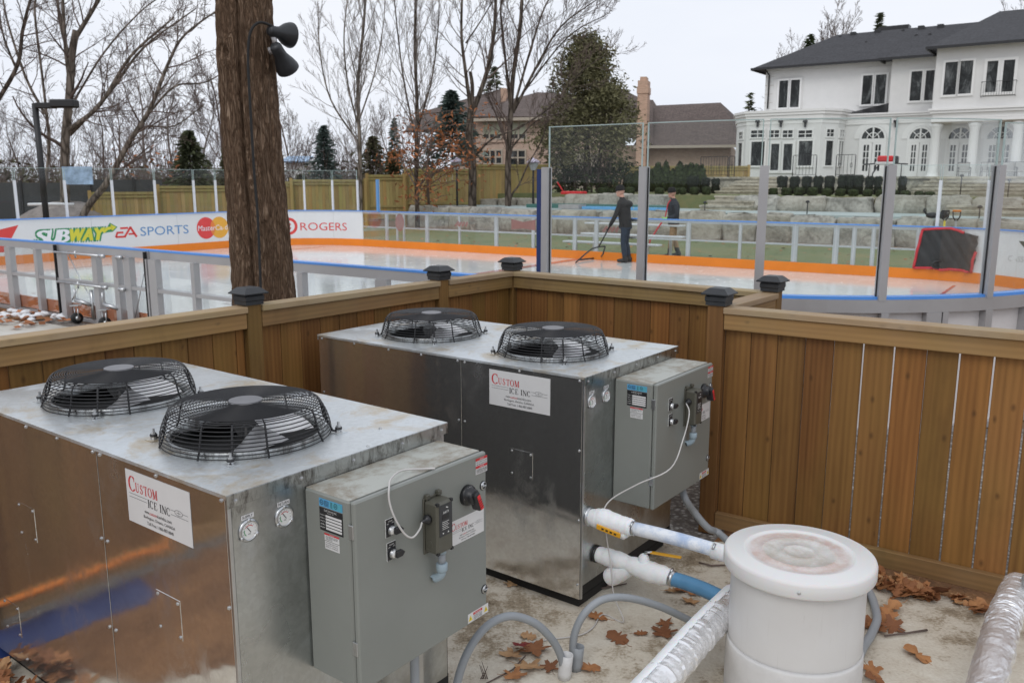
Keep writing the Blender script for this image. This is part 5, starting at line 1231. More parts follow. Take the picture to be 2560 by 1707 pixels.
# tarp hung on the far right boards
def tarp():
    a = s_near((1700 + 1650 * .3657) / K, .7, 22, 34); b = s_near((1700 + 2040 * .3657) / K, .7, 22, 34); W_ = b - a
    top_ = [(0, 1.04), (.25, 1.07), (.5, 1.085), (.62, 1.05), (.8, 1.0), (1.0, .96)]; bot = [(0, .28), (.3, .30), (.45, .27), (.6, .30), (.8, .29), (.93, .26), (1.0, .52)]
    li = lambda tb_, x: next((y0 + (y1 - y0) * (x - x0) / (x1 - x0) for (x0, y0), (x1, y1) in zip(tb_[:-1], tb_[1:]) if x0 <= x <= x1), tb_[-1][1])
    t = empty('hung_tarp', bp((a + b) / 2, 0, .28), 0, 'crumpled black tarp with red edging hung over the far right boards', 'tarp')
    mb = MB(); nx, ny = 26, 16; vs = []
    g = lambda fx, fy: bp(a + W_ * fx - .10 * (1 - fx) * (1 - fy) , .04 + .045 * (.5 + .5 * math.sin(fx * 13 + fy * 5)) * (.3 + .7 * math.sin(PI * fy)) + .02 * math.sin(fx * 31 + fy * 17), li(bot, fx) + (li(top_, fx) - li(bot, fx)) * fy)
    for i in range(nx + 1):
        for j in range(ny + 1): vs.append(g(i / nx, j / ny))
    mb.smooth = True; mb.add(vs, [(i * (ny + 1) + j, (i + 1) * (ny + 1) + j, (i + 1) * (ny + 1) + j + 1, i * (ny + 1) + j + 1) for i in range(nx) for j in range(ny)]); mb.build('sheet', MT['tarp_black'], t, True)
    mb = MB()
    for path in ([(i / 20, 0.0) for i in range(19)], [(0, j / 12) for j in range(13)], [(i / 20, 1.0) for i in range(16)], [(.93 + .07 * j / 4, j / 12) for j in range(5)]):
        mb.tube([g(*p) + (bp(20, .012, 0) - bp(20, 0, 0)) for p in path], .026, 6)
    mb.build('red_edging', MT['tarp_red'], t, True)
    mb = MB(); c0 = g(.42, .06); mb.tube([c0 + Vector((.17 * math.cos(q * PI / 6) * .9, 0.02, .05 + .07 * math.sin(q * PI / 6))) for q in range(13)], .028, 6); mb.build('dangling_strap', MT['tarp_black'], t, True)
tarp()
p = bp(s_near((1700 + 2100 * .3657) / K, .7, 24, 34), .06, .62); q = bp(s_near((1700 + 2170 * .3657) / K, .7, 24, 34), .05, .70)
mb = MB(); mb.tube([p, q], .012, 6); top('hockey_stick_end', mb, MT['print_grey'], 'thin grey stick poking out beside the hung black tarp', 'stick')
# ------------------------------------------------------------------ ground, lawn, terraces, stone walls
def sheet(name, pts, m, kind='structure'):
    mb = MB(); mb.poly([tuple(p) for p in pts]); return structure(name, mb, m, kind)
sheet('ground', [(-700, -300, -.008), (700, -300, -.008), (700, 1200, -.008), (-700, 1200, -.008)], MT['soil'])
_f = lambda p, z: (p[0], p[1], z)
sheet('gravel_bed', [_f(q, -.004) for q in ((-9, 2.5), (3.0, -6.2), (7.0, -1.5), UN(U1 + .2, 8.2)[:2], UN(-2.5, N0 - .1)[:2], UN(-20, N0 - .1)[:2])], MT['gravel'])
sheet('leaf_strip', [(P5[0] - .1, P5[1] - .3, -.003), (PR[0] - .2, PR[1] - .4, -.003), (PR[0] + .3, PR[1] + .15, -.003), (P5[0] + .25, P5[1] + .25, -.003)], MT['litter'], 'stuff')
# concrete slab under the chillers, with a worn edge along the right fence
mb = MB(); c1 = Vector((PB[0], PB[1], 0)); c2 = Vector((P3[0], P3[1], 0)); sl = []
e_ = Vector((_e.x, _e.y, 0)); nf = Vector((-_e.y, _e.x, 0))
edge = []
rs_ = random.Random(3)
for i in range(19): edge.append(Vector((P5[0], P5[1], 0)) + e_ * (.12 + i * .14) - nf * (.09 + .05 * rs_.random()))
sl = [LA(-2.2, 1.95, 0), LA(-.3, 1.97, 0), LB(1.0, 1.7, 0), LB(1.05, .15, 0), LB(.99, -.05, 0)] + edge + [Vector((3.2, 1.6, 0)), Vector((.8, -1.6, 0)), Vector((-3.4, .2, 0))]
mb.prism([(p[0], p[1], -.006) for p in sl][::-1], (0, 0, .006)); structure('concrete_slab', mb, MT['concrete'])
sheet('leaf_bed', [LA(-2.6, -.1, .003), LA(-.25, 1.05, .003), LA(-.10, 1.70, .003), LA(.1, 1.99, .003), LA(-2.6, 1.99, .003)], MT['litter'], 'stuff')
# paved strip and leaf litter with old snow beside the near boards, left
sheet('paved_walk', [_f(UN(-19, N0 - .55), -.001), _f(UN(-19, 2.5), -.001), _f(UN(-8.2, 2.6), -.001), _f(UN(-8.2, N0 - .35), -.001)], MT['walk'])
sheet('leaf_litter', [_f(UN(-19, N0 + .0), .002), _f(UN(-19, N0 - .6), .002), _f(UN(-12.7, N0 - .55), .002), _f(UN(-12.55, N0 - .1), .002)], MT['litter'], 'stuff')
mb = MB(); rs_ = random.Random(9)
for i in range(60):
    u = rs_.uniform(-15.5, -12.3); n = N0 - rs_.uniform(.05, .75); r = rs_.uniform(.02, .075); mb.ball(UN(u, n, r * .35), (r * 1.3, r, r * .7), 8, 5, .18)
structure('snow_lumps', mb, MT['snow'], 'stuff')
mb = MB()
for i in range(170):
    u = rs_.uniform(-15.5, -12.0); n = N0 - rs_.uniform(.02, .95) ; p = UN(u, n, .02 + rs_.random() * .04); a = rs_.uniform(0, 6.28); s = rs_.uniform(.03, .07)
    d1 = Vector((math.cos(a), math.sin(a), rs_.uniform(-.4, .4))) * s; d2 = Vector((-math.sin(a), math.cos(a), rs_.uniform(-.4, .4))) * s
    mb.add([p - d1, p - d2, p + d1, p + d2], [(0, 1, 2, 3)])
structure('fallen_leaves', mb, MT['rust_leaf'], 'stuff')
# lawn behind the rink, with scattered leaves
sheet('lawn', [_f(UN(-27, N1 + .12), .0), _f(UN(16, N1 + .12), .0), _f(UN(16, 28.3), .0), _f(UN(-27, 28.3), .0)], MT['lawn'])
sheet('path', [_f(UN(-3.6, N1 + .1), .004), _f(UN(2.0, N1 + .1), .004), _f(UN(1.2, 28.0), .004), _f(UN(-2.4, 28.0), .004)], MT['terrace'])
mb = MB()
for i in range(700):
    u = rs_.uniform(-20, 2) if i > 300 else rs_.gauss(-6.2, .9); n = rs_.uniform(N1 + .2, 28) if i > 300 else N1 + .3 + abs(rs_.gauss(0, .9)); p = UN(u, n, .025 + rs_.random() * .02); a = rs_.uniform(0, 6.28); s = rs_.uniform(.035, .07)
    d1 = Vector((math.cos(a), math.sin(a), rs_.uniform(-.3, .3))) * s; d2 = Vector((-math.sin(a), math.cos(a), rs_.uniform(-.3, .3))) * s
    mb.add([p - d1, p - d2, p + d1, p + d2], [(0, 1, 2, 3)])
structure('lawn_leaves', mb, MT['rust_leaf'], 'stuff')
def slab(name, u0, u1, n0, n1, z0, z1, m): mb = MB(); mb.prism([UN(u0, n0, z0), UN(u1, n0, z0), UN(u1, n1, z0), UN(u0, n1, z0)], (0, 0, z1 - z0)); return structure(name, mb, m)
slab('leaf_border', -27, 16, 27.4, 28.35, -.02, .012, MT['litter'])
TZ1, TZ2, TZ3 = .90, 1.42, 2.12
slab('terrace', -24.2, 22, 28.5, 32.3, -.02, TZ1, MT['terrace'])
slab('garden_bed', -30, 22, 32.3, 37.6, -.02, TZ2 - .02, MT['lawn'])
slab('terrace_lawn', -24, 22, 32.7, 37.5, TZ2 - .03, TZ2, MT['lawn'])
slab('house_terrace', -16.3, 40, 37.6, 90, -.02, TZ3, MT['step'])
slab('garden_ground', -30, -16.31, 37.6, 60, -.02, TZ2 - .02, MT['lawn'])
# stone blocks
def block(mb, c, sx, sy, sz, rs, ang=RA, e=.2):
    nu, nv = 18, 10; vs = []; ph = [rs.uniform(0, 6) for _ in range(6)]
    pw = lambda v: math.copysign(abs(v) ** e, v)
    for i in range(nv + 1):
        th = -PI / 2 + PI * i / nv
        for j in range(nu):
            a = 2 * PI * j / nu
            x = pw(math.cos(th)) * pw(math.cos(a)); y = pw(math.cos(th)) * pw(math.sin(a)); z = pw(math.sin(th))
            w_ = 1 + .07 * math.sin(3 * a + ph[0]) + .05 * math.sin(5 * th + ph[1]) + .04 * math.sin(7 * a + 4 * th + ph[2]) + rs.uniform(-.03, .03)
            x, y, z = x * sx * w_ / 2, y * sy * w_ / 2, z * sz * w_ / 2
            vs.append((c[0] + x * math.cos(ang) - y * math.sin(ang), c[1] + x * math.sin(ang) + y * math.cos(ang), c[2] + z))
    mb.add(vs, [(i * nu + j, i * nu + (j + 1) % nu, (i + 1) * nu + (j + 1) % nu, (i + 1) * nu + j) for i in range(nv) for j in range(nu)], smooth=True)
def stone_wall(u0, u1, n, z0, z1f, label, wmin=.9, wmax=1.9, gaps=()):
    t = empty('stone_wall', UN((u0 + u1) / 2, n, z0), 0, label, 'stone wall', 'armour stone walls')
    rs = random.Random(int(n * 10)); u = u0
    while u < u1:
        w_ = rs.uniform(wmin, wmax); z1 = z1f(u + w_ / 2) + rs.uniform(-.05, .04)
        if not any(a < u + w_ / 2 < b for a, b in gaps):
            mb = MB(); block(mb, UN(u + w_ / 2, n + .3 + rs.uniform(-.06, .06), (z0 - .1 + z1) / 2), w_ * .985, .85, z1 - z0 + .1, rs); mb.build('stone_block', MT['stone'], t, True)
        u += w_
    return t
stone_wall(-24.6, 6, 28.0, 0, lambda u: .88, 'lower wall of rough grey stone blocks at the far edge of the lawn')
stone_wall(-25.0, -2.2, 31.7, TZ1, lambda u: 1.18 if u < -20 else (1.18 + (u + 20) * .15 if u < -18.4 else 1.44), 'upper wall of large pale stone blocks below the clipped hedges', 1.0, 1.9, ((-14.2, -11.7),))
stone_wall(1.0, 6.0, 30.9, TZ1, lambda u: 1.20, 'short run of stone blocks right of the lower garden steps', 1.2, 2.2)
def steps(name_label, u0, u1, n0, n1, z0, z1, k_):
    t = empty('stone_steps', UN((u0 + u1) / 2, n0, z0), 0, name_label, 'steps')
    for i in range(k_):
        mb = MB(); a = n0 + (n1 - n0) * i / k_; zz = z0 + (z1 - z0) * (i + 1) / k_
        mb.prism([UN(u0 + .12 * i, a, z0), UN(u1 - .12 * i, a, z0), UN(u1 - .12 * i, n1, z0), UN(u0 + .12 * i, n1, z0)], (0, 0, zz - z0 - .07))
        mb.prism([UN(u0 + .12 * i - .03, a - .04, zz - .068), UN(u1 - .12 * i + .03, a - .04, zz - .068), UN(u1 - .12 * i + .03, n1, zz - .068), UN(u0 + .12 * i - .03, n1, zz - .068)], (0, 0, .068)); mb.build('tread', MT['step'], t, True)
def u_at(x, y, n): d = ray(x * K, y * K); t = n / RN.dot(d); return RU.dot(d) * t
g3 = lambda X, Y: ((1700 + X * .3657) / K, Y * .3657 / K)
steps('two low stone steps through the upper stone wall', u_at(*g3(160, 1390), 31.4), u_at(*g3(515, 1390), 31.4), 31.1, 32.4, TZ1, TZ2, 3)
steps('stone steps up to the terrace left of the hedge row', u_at(*g3(255, 1300), 35.6), u_at(*g3(680, 1300), 35.6), 35.4, 37.7, TZ2, TZ3, 5)
steps('wide stone steps below the columned porch of the white house', u_at(*g3(1560, 1290), 35.6), 14, 35.4, 37.7, TZ2, TZ3, 5)
steps('broad low stone steps at the right end of the garden wall', u_at(*g3(1790, 1400), 30.6), 14, 30.3, 32.4, TZ1, TZ2 - .06, 3)
# retaining wall coping behind the hedges
mb = MB(); mb.prism([UN(-15.5, 37.5, TZ3 - .06), UN(22, 37.5, TZ3 - .06), UN(22, 37.9, TZ3 - .06), UN(-15.5, 37.9, TZ3 - .06)], (0, 0, .085)); top('terrace_coping', mb, MT['step'], 'pale stone coping along the edge of the house terrace', 'coping')

# ------------------------------------------------------------------ clipped plants
def onn(x, y, n): d = ray(x * K, y * K); t = n / RN.dot(d); return Vector((0, 0, CAM_H)) + d * t
def cards(mb, cen, prof, n, size, rs, flat=.0):
    for _ in range(n):
        p, nr = prof(rs); p = cen + p
        a = Vector((rs.gauss(0, 1), rs.gauss(0, 1), rs.gauss(0, 1))).normalized()
        t1 = (nr.cross(a)).normalized(); t2 = (nr * rs.uniform(-.6, .6) + t1.cross(nr)).normalized(); s = size * rs.uniform(.6, 1.3)
        mb.add([p - t1 * s * .5, p + t2 * s, p + t1 * s * .5, p - t2 * s * .6], [(0, 1, 2, 3)], rnd=rs.random())
def clipped(name, p, rx, rz, m, label, cat, group, n, size, seed, e=.6, cone=0.0):
    rs = random.Random(seed); t = empty(name, p, rs.uniform(0, 6), label, cat, group)
    pw = lambda v, q: math.copysign(abs(v) ** q, v)
    def surf(a, th):
        f = (math.sin(th) + 1) / 2; k_ = 1 - cone * f
        return Vector((pw(math.cos(th), e) * math.cos(a) * rx * k_, pw(math.cos(th), e) * math.sin(a) * rx * k_, rz * (1 + pw(math.sin(th), e if cone < .3 else 1))))
    mb = MB(); vs = []; nu, nv = 14, 9
    for i in range(nv + 1):
        for j in range(nu):
            q = surf(2 * PI * j / nu, -PI / 2 + PI * i / nv); f = .88 + rs.uniform(-.04, .04); vs.append((q.x * f, q.y * f, rz + (q.z - rz) * f))
    mb.add(vs, [(i * nu + j, i * nu + (j + 1) % nu, (i + 1) * nu + (j + 1) % nu, (i + 1) * nu + j) for i in range(nv) for j in range(nu)], smooth=True, rnd=.05)
    def prof(rs):
        th = math.asin(rs.uniform(-.9, 1)); a = rs.uniform(0, 2 * PI); q = surf(a, th); f = rs.uniform(.88, 1.05); q = Vector((q.x * f, q.y * f, max(.03, rz + (q.z - rz) * f)))
        return q, Vector((math.cos(a) * math.cos(th), math.sin(a) * math.cos(th), math.sin(th)))
    cards(mb, Vector((0, 0, 0)), prof, n, size, rs); mb.build('foliage', m, t); return t
def plant_row(kind, items, pn, zg, **kw):
    for i, (X0, X1, Yt) in enumerate(items):
        x0, y = g3(X0, Yt); x1, _ = g3(X1, Yt); c = onn((x0 + x1) / 2, y, pn); a = onn(x0, y, pn); b = onn(x1, y, pn)
        clipped(kind, Vector((c.x, c.y, zg)), abs((b - a).dot(RU)) / 2 * .98, (c.z - zg) / 2, seed=i * 7 + int(pn), **kw)
plant_row('boxwood_ball', [(-560, -490, 1282), (-380, -310, 1280), (-170, -110, 1285), (-60, -5, 1287), (0, 40, 1285), (70, 130, 1280), (155, 212, 1278), (608, 668, 1287), (695, 765, 1285), (780, 852, 1283), (873, 943, 1282), (970, 1038, 1288), (1062, 1133, 1292), (1150, 1222, 1297), (1250, 1318, 1297), (1340, 1400, 1298), (1450, 1495, 1302), (1508, 1578, 1304), (1605, 1668, 1310), (1672, 1745, 1312)], 33.0, TZ2, m=MT['box'], label='small round clipped boxwood in the low row behind the upper stone wall', cat='shrub', group='boxwood balls', n=420, size=.055)
plant_row('clipped_hedge', [(50, 128, 1205), (150, 205, 1215), (217, 274, 1220), (665, 740, 1205), (752, 822, 1208), (835, 905, 1206), (912, 982, 1205), (990, 1062, 1203), (1080, 1150, 1198), (1130, 1200, 1195), (1185, 1260, 1197), (1268, 1330, 1207), (1330, 1385, 1207), (1495, 1555, 1208)], 36.4, TZ2, m=MT['yew'], label='dark clipped upright hedge plant in the row below the house terrace', cat='hedge plant', group='hedge plants along the terrace wall', n=620, size=.06, e=.45)
ths = [(560 + 40 * 0, .0)]
for i, (x, yt) in enumerate([(1483, 385), (1498, 388), (1512, 372), (1530, 371), (1547, 388), (1562, 372), (1577, 378), (1588, 374), (1600, 376), (1612, 378), (1462, 392), (1447, 396)]):
    c = onn(x, yt, 37.0); clipped('columnar_cedar', Vector((c.x, c.y, TZ2)), .36 + .05 * (i % 3), (c.z - TZ2) / 2, MT['arbor'], 'slim pointed cedar in the row before the tan brick wall', 'cedar', 'columnar cedars', 700, .08, 50 + i, .75, .62)
# ------------------------------------------------------------------ white house
HP = at(*g3(550, 1210), 66); HN = RN.dot(HP); HU = RU.dot(HP); HZ0 = TZ3
def hh(X, Y, o=0.0):
    x, y = g3(X, Y); d = ray(x * K, y * K); t = (HN - o) / RN.dot(d); p = Vector((0, 0, CAM_H)) + d * t
    return RU.dot(p) - HU, p.z - HZ0
wh = empty('white_house', UN(HU, HN, HZ0), RA, 'large white stucco house with dark hipped roof, arched doors and columns', 'house')
def hbox(name, t0, t1, y0, y1, z0, z1, m='stucco', parent=wh, c=0): mb = MB(); mb.box(t0, t1, y0, y1, z0, z1, c); return mb.build(name, MT[m], parent)
OM, OR, OG, OB = 1.4, 4.4, 1.9, 4.6                   # how far the middle wing, right wing, ground floor and bay stand out
tL = 0.0; tM = hh(1445, 500, OM)[0]; tR = hh(1745, 500, OR)[0]; tE = tR + 16
ze = hh(500, 470, .8)[1]; zeM = hh(1580, 385, OM + .7)[1]; zeR = hh(2000, 300, OR + .7)[1]
zc1 = hh(1000, 740, OB)[1]; zb1 = hh(1450, 770, OG)[1]
hbox('wall', tL, tE, 0, 12, 0, ze); hbox('wall', tM, tR + 2, -OM, -.003, 0, zeM); zr0 = hh(2000, 830, OR)[1]; hbox('wall', tR, tE, -OR, -.004, zr0, zeR)
tG0 = hh(1078, 900, OB - 1.2)[0]; hbox('wall', tG0, tE - .01, -OG, -.006, 0, hh(1450, 845, OG)[1])
# quoin grooves, cornices
for k_ in range(7): z = zc1 + .3 + k_ * .62; hbox('stucco_joint', -.012, .62, -.012, .3, z, z + .02, 'soffit') if z < ze - .4 else None
def cornice(t0, t1, o, z0, z1, out=.25, parent=wh):
    mb = MB(); h_ = z1 - z0
    for f0, f1, q in ((0, .22, .35), (.24, .62, .12), (.64, .82, .7), (.84, 1, 1.0)): mb.box(t0 - out * q, t1 + out * q, -o - out * q, -o + .3, z0 + h_ * f0, z0 + h_ * f1)
    mb.build('cornice', MT['trim'], parent)
cornice(hh(1170, 800, OG)[0] - .3, tR, OG, hh(1450, 845, OG)[1], zb1); cornice(tR + .12, tE, OR + .02, hh(2000, 825, OR)[1] - .02, hh(2000, 735, OR)[1], .3)
# bay on the left
b0, b1 = hh(455, 900, OB)[0], hh(965, 900, OB)[0]; bl = hh(392, 900, OB - 1.3)[0]; br = hh(1080, 900, OB - 1.2)[0]
zbt = hh(700, 850, OB)[1]
plan = [(bl - .9, -1.0), (bl, -OB + 1.3), (b0, -OB), (b1, -OB), (br, -OB + 1.2), (br + .1, -OG - .2), (br + .1, 0), (bl - .9, 0)]
mb = MB(); mb.prism([(x, y, 0) for x, y in plan][::-1], (0, 0, zbt)); mb.build('bay', MT['stucco'], wh)
mb = MB(); cx_ = sum(p[0] for p in plan) / 8; cy_ = sum(p[1] for p in plan) / 8
for f0, f1, q in ((0, .25, 1.01), (.27, .6, 1.03), (.62, .8, 1.055), (.82, 1, 1.075)):
    z0 = zbt; z1 = zc1; mb.prism([(cx_ + (x - cx_) * q, cy_ + (y - cy_) * q if y < -.5 else y, z0 + (z1 - z0) * f0 + .004) for x, y in plan][::-1], (0, 0, (z1 - z0) * (f1 - f0)))
mb.build('bay_cornice', MT['trim'], wh)
# roofs
def roof(name, t0, t1, y0, y1, z0, pts, m='roof_dark', gut=True):
    """hipped roof: eave rectangle and a ridge from pts[0] to pts[1]"""
    mb = MB(); (ra, ya, za), (rb, yb, zb_) = pts
    A, B, C_, D_ = (t0, y0, z0), (t1, y0, z0), (t1, y1, z0), (t0, y1, z0); E_, F2 = (ra, ya, za), (rb, yb, zb_)
    mb.add([A, B, C_, D_, E_, F2], [(0, 1, 5, 4), (1, 2, 5), (2, 3, 4, 5), (3, 0, 4), (3, 2, 1, 0)], smooth=False); r_ = mb.build(name, MT[m], wh)
    if gut:
        mb = MB(); mb.box(t0 - .06, t1, y0 - .12, y0 - .002, z0 - .14, z0 + .02); mb.box(t0 - .10, t0 - .002, y0, y1, z0 - .14, z0 + .02); mb.build('gutter', MT['gutter'], wh)
    return r_
yr = 6.5; rl_ = hh(1075, 240, -yr); rr_ = hh(1970, 155, -yr)
r1 = roof('roof', -.8, tE, -.8, 13.5, ze, ((rl_[0], yr, rl_[1]), (tE - 4, yr, rl_[1])))
roof('roof', tM - .7, tR + 3, -OM - .7, 8, zeM, ((tM + 6.3, yr - .4, rl_[1] - .15), (tR + 4, yr - .4, rl_[1] - .15)))
pk = hh(2185, 80, -yr); roof('roof', hh(1692, 322, OR + .7)[0], tE + 1, -OR - .7, 16, zeR, ((pk[0], yr, pk[1]), (tE - 6, yr, pk[1])))
for X, Y, s in ((1185, 238, .2), (1350, 222, .2), (1525, 212, .1), (1650, 198, .22), (1782, 188, .22), (1095, 252, .09), (1272, 290, .08), (1615, 245, .1), (1708, 238, .1)):
    lo, hi = -.5, yr
    for _ in range(30):
        y_ = (lo + hi) / 2; q = hh(X, Y, -y_); zr_ = ze + (rl_[1] - ze) * (y_ + .8) / (yr + .8)
        lo, hi = (lo, y_) if q[1] < zr_ and False else ((y_, hi) if q[1] > zr_ else (lo, y_))
    mb = MB(); mb.box(q[0] - s, q[0] + s, y_ - s, y_ + s, q[1] - .3, q[1] + s * .9, .03); mb.build('roof_vent', MT['gutter'], r1)
q = hh(1470, 180, -9); mb = MB(); mb.box(q[0] - 1.1, q[0] + 1.1, 8.4, 9.4, q[1] - 1.5, q[1] - .05); mb.build('chimney', MT['gutter'], wh)
mb = MB(); zz = hh(607, 745, .1)[1]; tt = hh(607, 600, .1)[0]; mb.tube([(tt - .15, -.6, ze - .12), (tt, -.12, ze - .5), (tt, -.12, zz)], .06, 8); mb.build('downspout', MT['gutter'], wh)
# windows and doors
def window(X0, Y0, X1, Y1, o, nx=1, ny=1, fr=.13, pm='pane', name='window', extra=None):
    ym = (Y0 + Y1) / 2; xm = (X0 + X1) / 2
    t0, t1 = hh(X0, ym, o)[0], hh(X1, ym, o)[0]; z1, z0 = hh(xm, Y0, o)[1], hh(xm, Y1, o)[1]; y = -o
    mb = MB()
    for a, b, c_, d_ in ((t0 - fr, t0, z0 - fr, z1 + fr), (t1, t1 + fr, z0 - fr, z1 + fr), (t0, t1, z1, z1 + fr), (t0, t1, z0 - fr, z0)): mb.box(a, b, y - .10, y - .001, c_, d_)
    for i in range(1, nx): x = t0 + (t1 - t0) * i / nx; mb.box(x - .025, x + .025, y - .075, y - .03, z0, z1)
    for i in range(1, ny): z = z0 + (z1 - z0) * i / ny; mb.box(t0, t1, y - .072, y - .031, z - .025, z + .025)
    w_ = mb.build(name, MT['trim'], wh)
    mb = MB(); mb.box(t0, t1, y - .028, y - .0015, z0, z1); mb.build('pane', MT[pm], w_); return w_
for X0, Y0, X1, Y1, o in ((678, 553, 738, 738, .055), (757, 548, 818, 735, .055), (1247, 518, 1313, 715, .055), (1335, 512, 1407, 712, .055), (1577, 490, 1652, 690, OM), (1677, 484, 1735, 688, OM), (1808, 427, 1893, 650, OR), (1912, 418, 1998, 642, OR)): window(X0, Y0, X1, Y1, o)
for X0, Y0, X1, Y1 in ((2095, 420, 2168, 632), (2207, 412, 2283, 628)): window(X0, Y0, X1, Y1, OR, fr=.16, name='balcony_door')
for X0, Y0, X1, Y1, o in ((640, 540, 840, 742, 0), (1215, 500, 1440, 720, 0)):  # shallow plaster surrounds
    t0, t1 = hh(X0, 640, o)[0], hh(X1, 640, o)[0]; hbox('window_surround', t0, t1, -o - .05, -o - .0005, hh(740, 745, o)[1], hh(740, Y0, o)[1], 'stucco')
bx = [(488, 578, 2), (612, 680, 2), (705, 772, 2), (812, 905, 2)]
for X0, X1, n_ in bx: window(X0, 893, X1, 940, OB, 2, 2, .09)
for X0, X1, Y0 in ((488, 578, 970), (812, 905, 965)): window(X0, Y0, X1, 1133, OB)
for X0, X1 in ((622, 678), (708, 768)): window(X0, 985, X1, 1165, OB, fr=.2, name='patio_door')
def slant(pa, pb, f0, f1, z0, z1, nx, ny):
    """window on a chamfered side of the bay"""
    a = Vector((*pa, 0)); b = Vector((*pb, 0)); d = (b - a); L = d.length; d.normalize(); n = Vector((d.y, -d.x, 0))
    mb = MB(); mb.M = Matrix(((d.x, -n.x, 0, a.x), (d.y, -n.y, 0, a.y), (0, 0, 1, 0), (0, 0, 0, 1)))
    x0, x1 = L * f0, L * f1; fr = .09
    for p, q, c_, d_ in ((x0 - fr, x0, z0 - fr, z1 + fr), (x1, x1 + fr, z0 - fr, z1 + fr), (x0, x1, z1, z1 + fr), (x0, x1, z0 - fr, z0)): mb.box(p, q, -.10, -.001, c_, d_)
    for i in range(1, nx): x = x0 + (x1 - x0) * i / nx; mb.box(x - .02, x + .02, -.07, -.03, z0, z1)
    for i in range(1, ny): z = z0 + (z1 - z0) * i / ny; mb.box(x0, x1, -.07, -.03, z - .02, z + .02)
    w_ = mb.build('window', MT['trim'], wh); m2 = MB(); m2.M = mb.M; m2.box(x0, x1, -.028, -.002, z0, z1); m2.build('pane', MT['pane'], w_)
zt1, zt0 = hh(700, 893, OB)[1], hh(700, 940, OB)[1]; zl1, zl0 = hh(860, 965, OB)[1], hh(860, 1133, OB)[1]
for pa, pb in ((plan[1], plan[2]), (plan[3], plan[4])):
    slant(pa, pb, .3, .72, zt0, zt1, 2, 2); slant(pa, pb, .3, .72, zl0, zl1, 1, 1)
for f0, f1 in ((.15, .45), (.55, .85)): slant(plan[4], plan[5], f0, f1, zt0, zt1, 2, 2); slant(plan[4], plan[5], f0, f1, zl0, zl1, 1, 1)
def arch_door(Xc, Xl, Xr, Yt, Yb, o, grid=True):
    tc0, tl, tr_ = hh(Xc, 1050, o)[0], hh(Xl, 1050, o)[0], hh(Xr, 1050, o)[0]; r = (tr_ - tl) / 2; tc0 = (tl + tr_) / 2
    zs = hh(Xc, 948, o)[1]; zd = hh(Xc, 975, o)[1]; z0 = hh(Xc, 1170, o)[1]; y = -o
    mb = MB(); arcp = lambda rr, n=18: [(tc0 + rr * math.cos(PI * i / n), zs + rr * math.sin(PI * i / n)) for i in range(n + 1)]
    def arch(r0, r1, d0, d1):
        A, B = arcp(r0), arcp(r1)
        for i in range(18): mb.prism([(A[i][0], y - d1, A[i][1]), (B[i][0], y - d1, B[i][1]), (B[i + 1][0], y - d1, B[i + 1][1]), (A[i + 1][0], y - d1, A[i + 1][1])], (0, d1 - d0, 0))
    arch(r, r + .14, .002, .10); arch(r + .16, r + .5, .001, .05)
    for i in (-1, 1): mb.box(*(sorted((tc0 + i * r, tc0 + i * (r + .14)))), y - .10, y - .002, .05, zs)
    mb.box(tc0 - r, tc0 + r, y - .09, y - .002, zd, zs - .02); mb.box(tc0 - .05, tc0 + .05, y - .085, y - .003, zs, zs + r - .02)
    for a in (45, 135): mb.tube([(tc0 + .1 * math.cos(R(a)), y - .06, zs + .1 * math.sin(R(a))), (tc0 + r * math.cos(R(a)), y - .06, zs + r * math.sin(R(a)))], .035, 5)
    arch(r * .48, r * .56, .031, .07)
    w_ = mb.build('arched_window', MT['trim'], wh)
    mb = MB(); mb.prism([(a, y - .028, b) for a, b in arcp(r)], (0, .026, 0)); mb.build('pane', MT['pane'], w_)
    for sg in (0, 1):
        a, b = (tc0 - r, tc0 - .03) if sg == 0 else (tc0 + .03, tc0 + r); mb = MB()
        st = .17
        for p, q, c_, d_ in ((a, a + st, .05, zd), (b - st, b, .05, zd), (a + st, b - st, zd - .16, zd), (a + st, b - st, .05, z0)): mb.box(p, q, y - .08, y - .002, c_, d_)
        mb.box((a + b) / 2 - .03, (a + b) / 2 + .03, y - .075, y - .03, z0, zd - .16)
        for i in range(1, 4): z = z0 + (zd - .16 - z0) * i / 4; mb.box(a + st, b - st, y - .073, y - .031, z - .03, z + .03)
        dr = mb.build('french_door', MT['trim'], wh); m2 = MB(); m2.box(a + st, b - st, y - .028, y - .002, z0, zd - .16); m2.build('pane', MT['pane'], dr)
for Xc, Xl, Xr in ((1312, 1236, 1390), (1635, 1562, 1707), (1905, 1827, 1985), (2180, 2090, 2268)): arch_door(Xc, Xl, Xr, 880, 1165, OG)
# porch: ceiling, columns, balcony rail
hbox('porch_ceiling', tR + .02, tE, -OR + .01, -OG - .01, zr0 - .06, zr0 - .002, 'soffit')
for X in (1742, 2003, 2302, 2590):
    tt = hh(X, 1000, OR - .4)[0]; mb = MB(); mb.M = Matrix.Translation((tt, -OR + .4, 0))
    H_ = zr0 - .06; mb.lathe([(.42, 0), (.42, .12), (.36, .18), (.33, .3), (.30, .5), (.27, H_ - .4), (.30, H_ - .36), (.30, H_ - .28), (.36, H_ - .2), (.40, H_ - .12), (.40, H_)], 18); mb.build('column', MT['trim'], wh)
mb = MB(); t0, t1 = hh(2065, 600, OR)[0], hh(2300, 600, OR)[0]; za, zb_ = hh(2180, 660, OR)[1], hh(2180, 560, OR)[1]
for z in (za, zb_): mb.tube([(t0, -OR - .02, z), (t0, -OR - .45, z), (t1, -OR - .45, z), (t1, -OR - .02, z)], .018, 6)
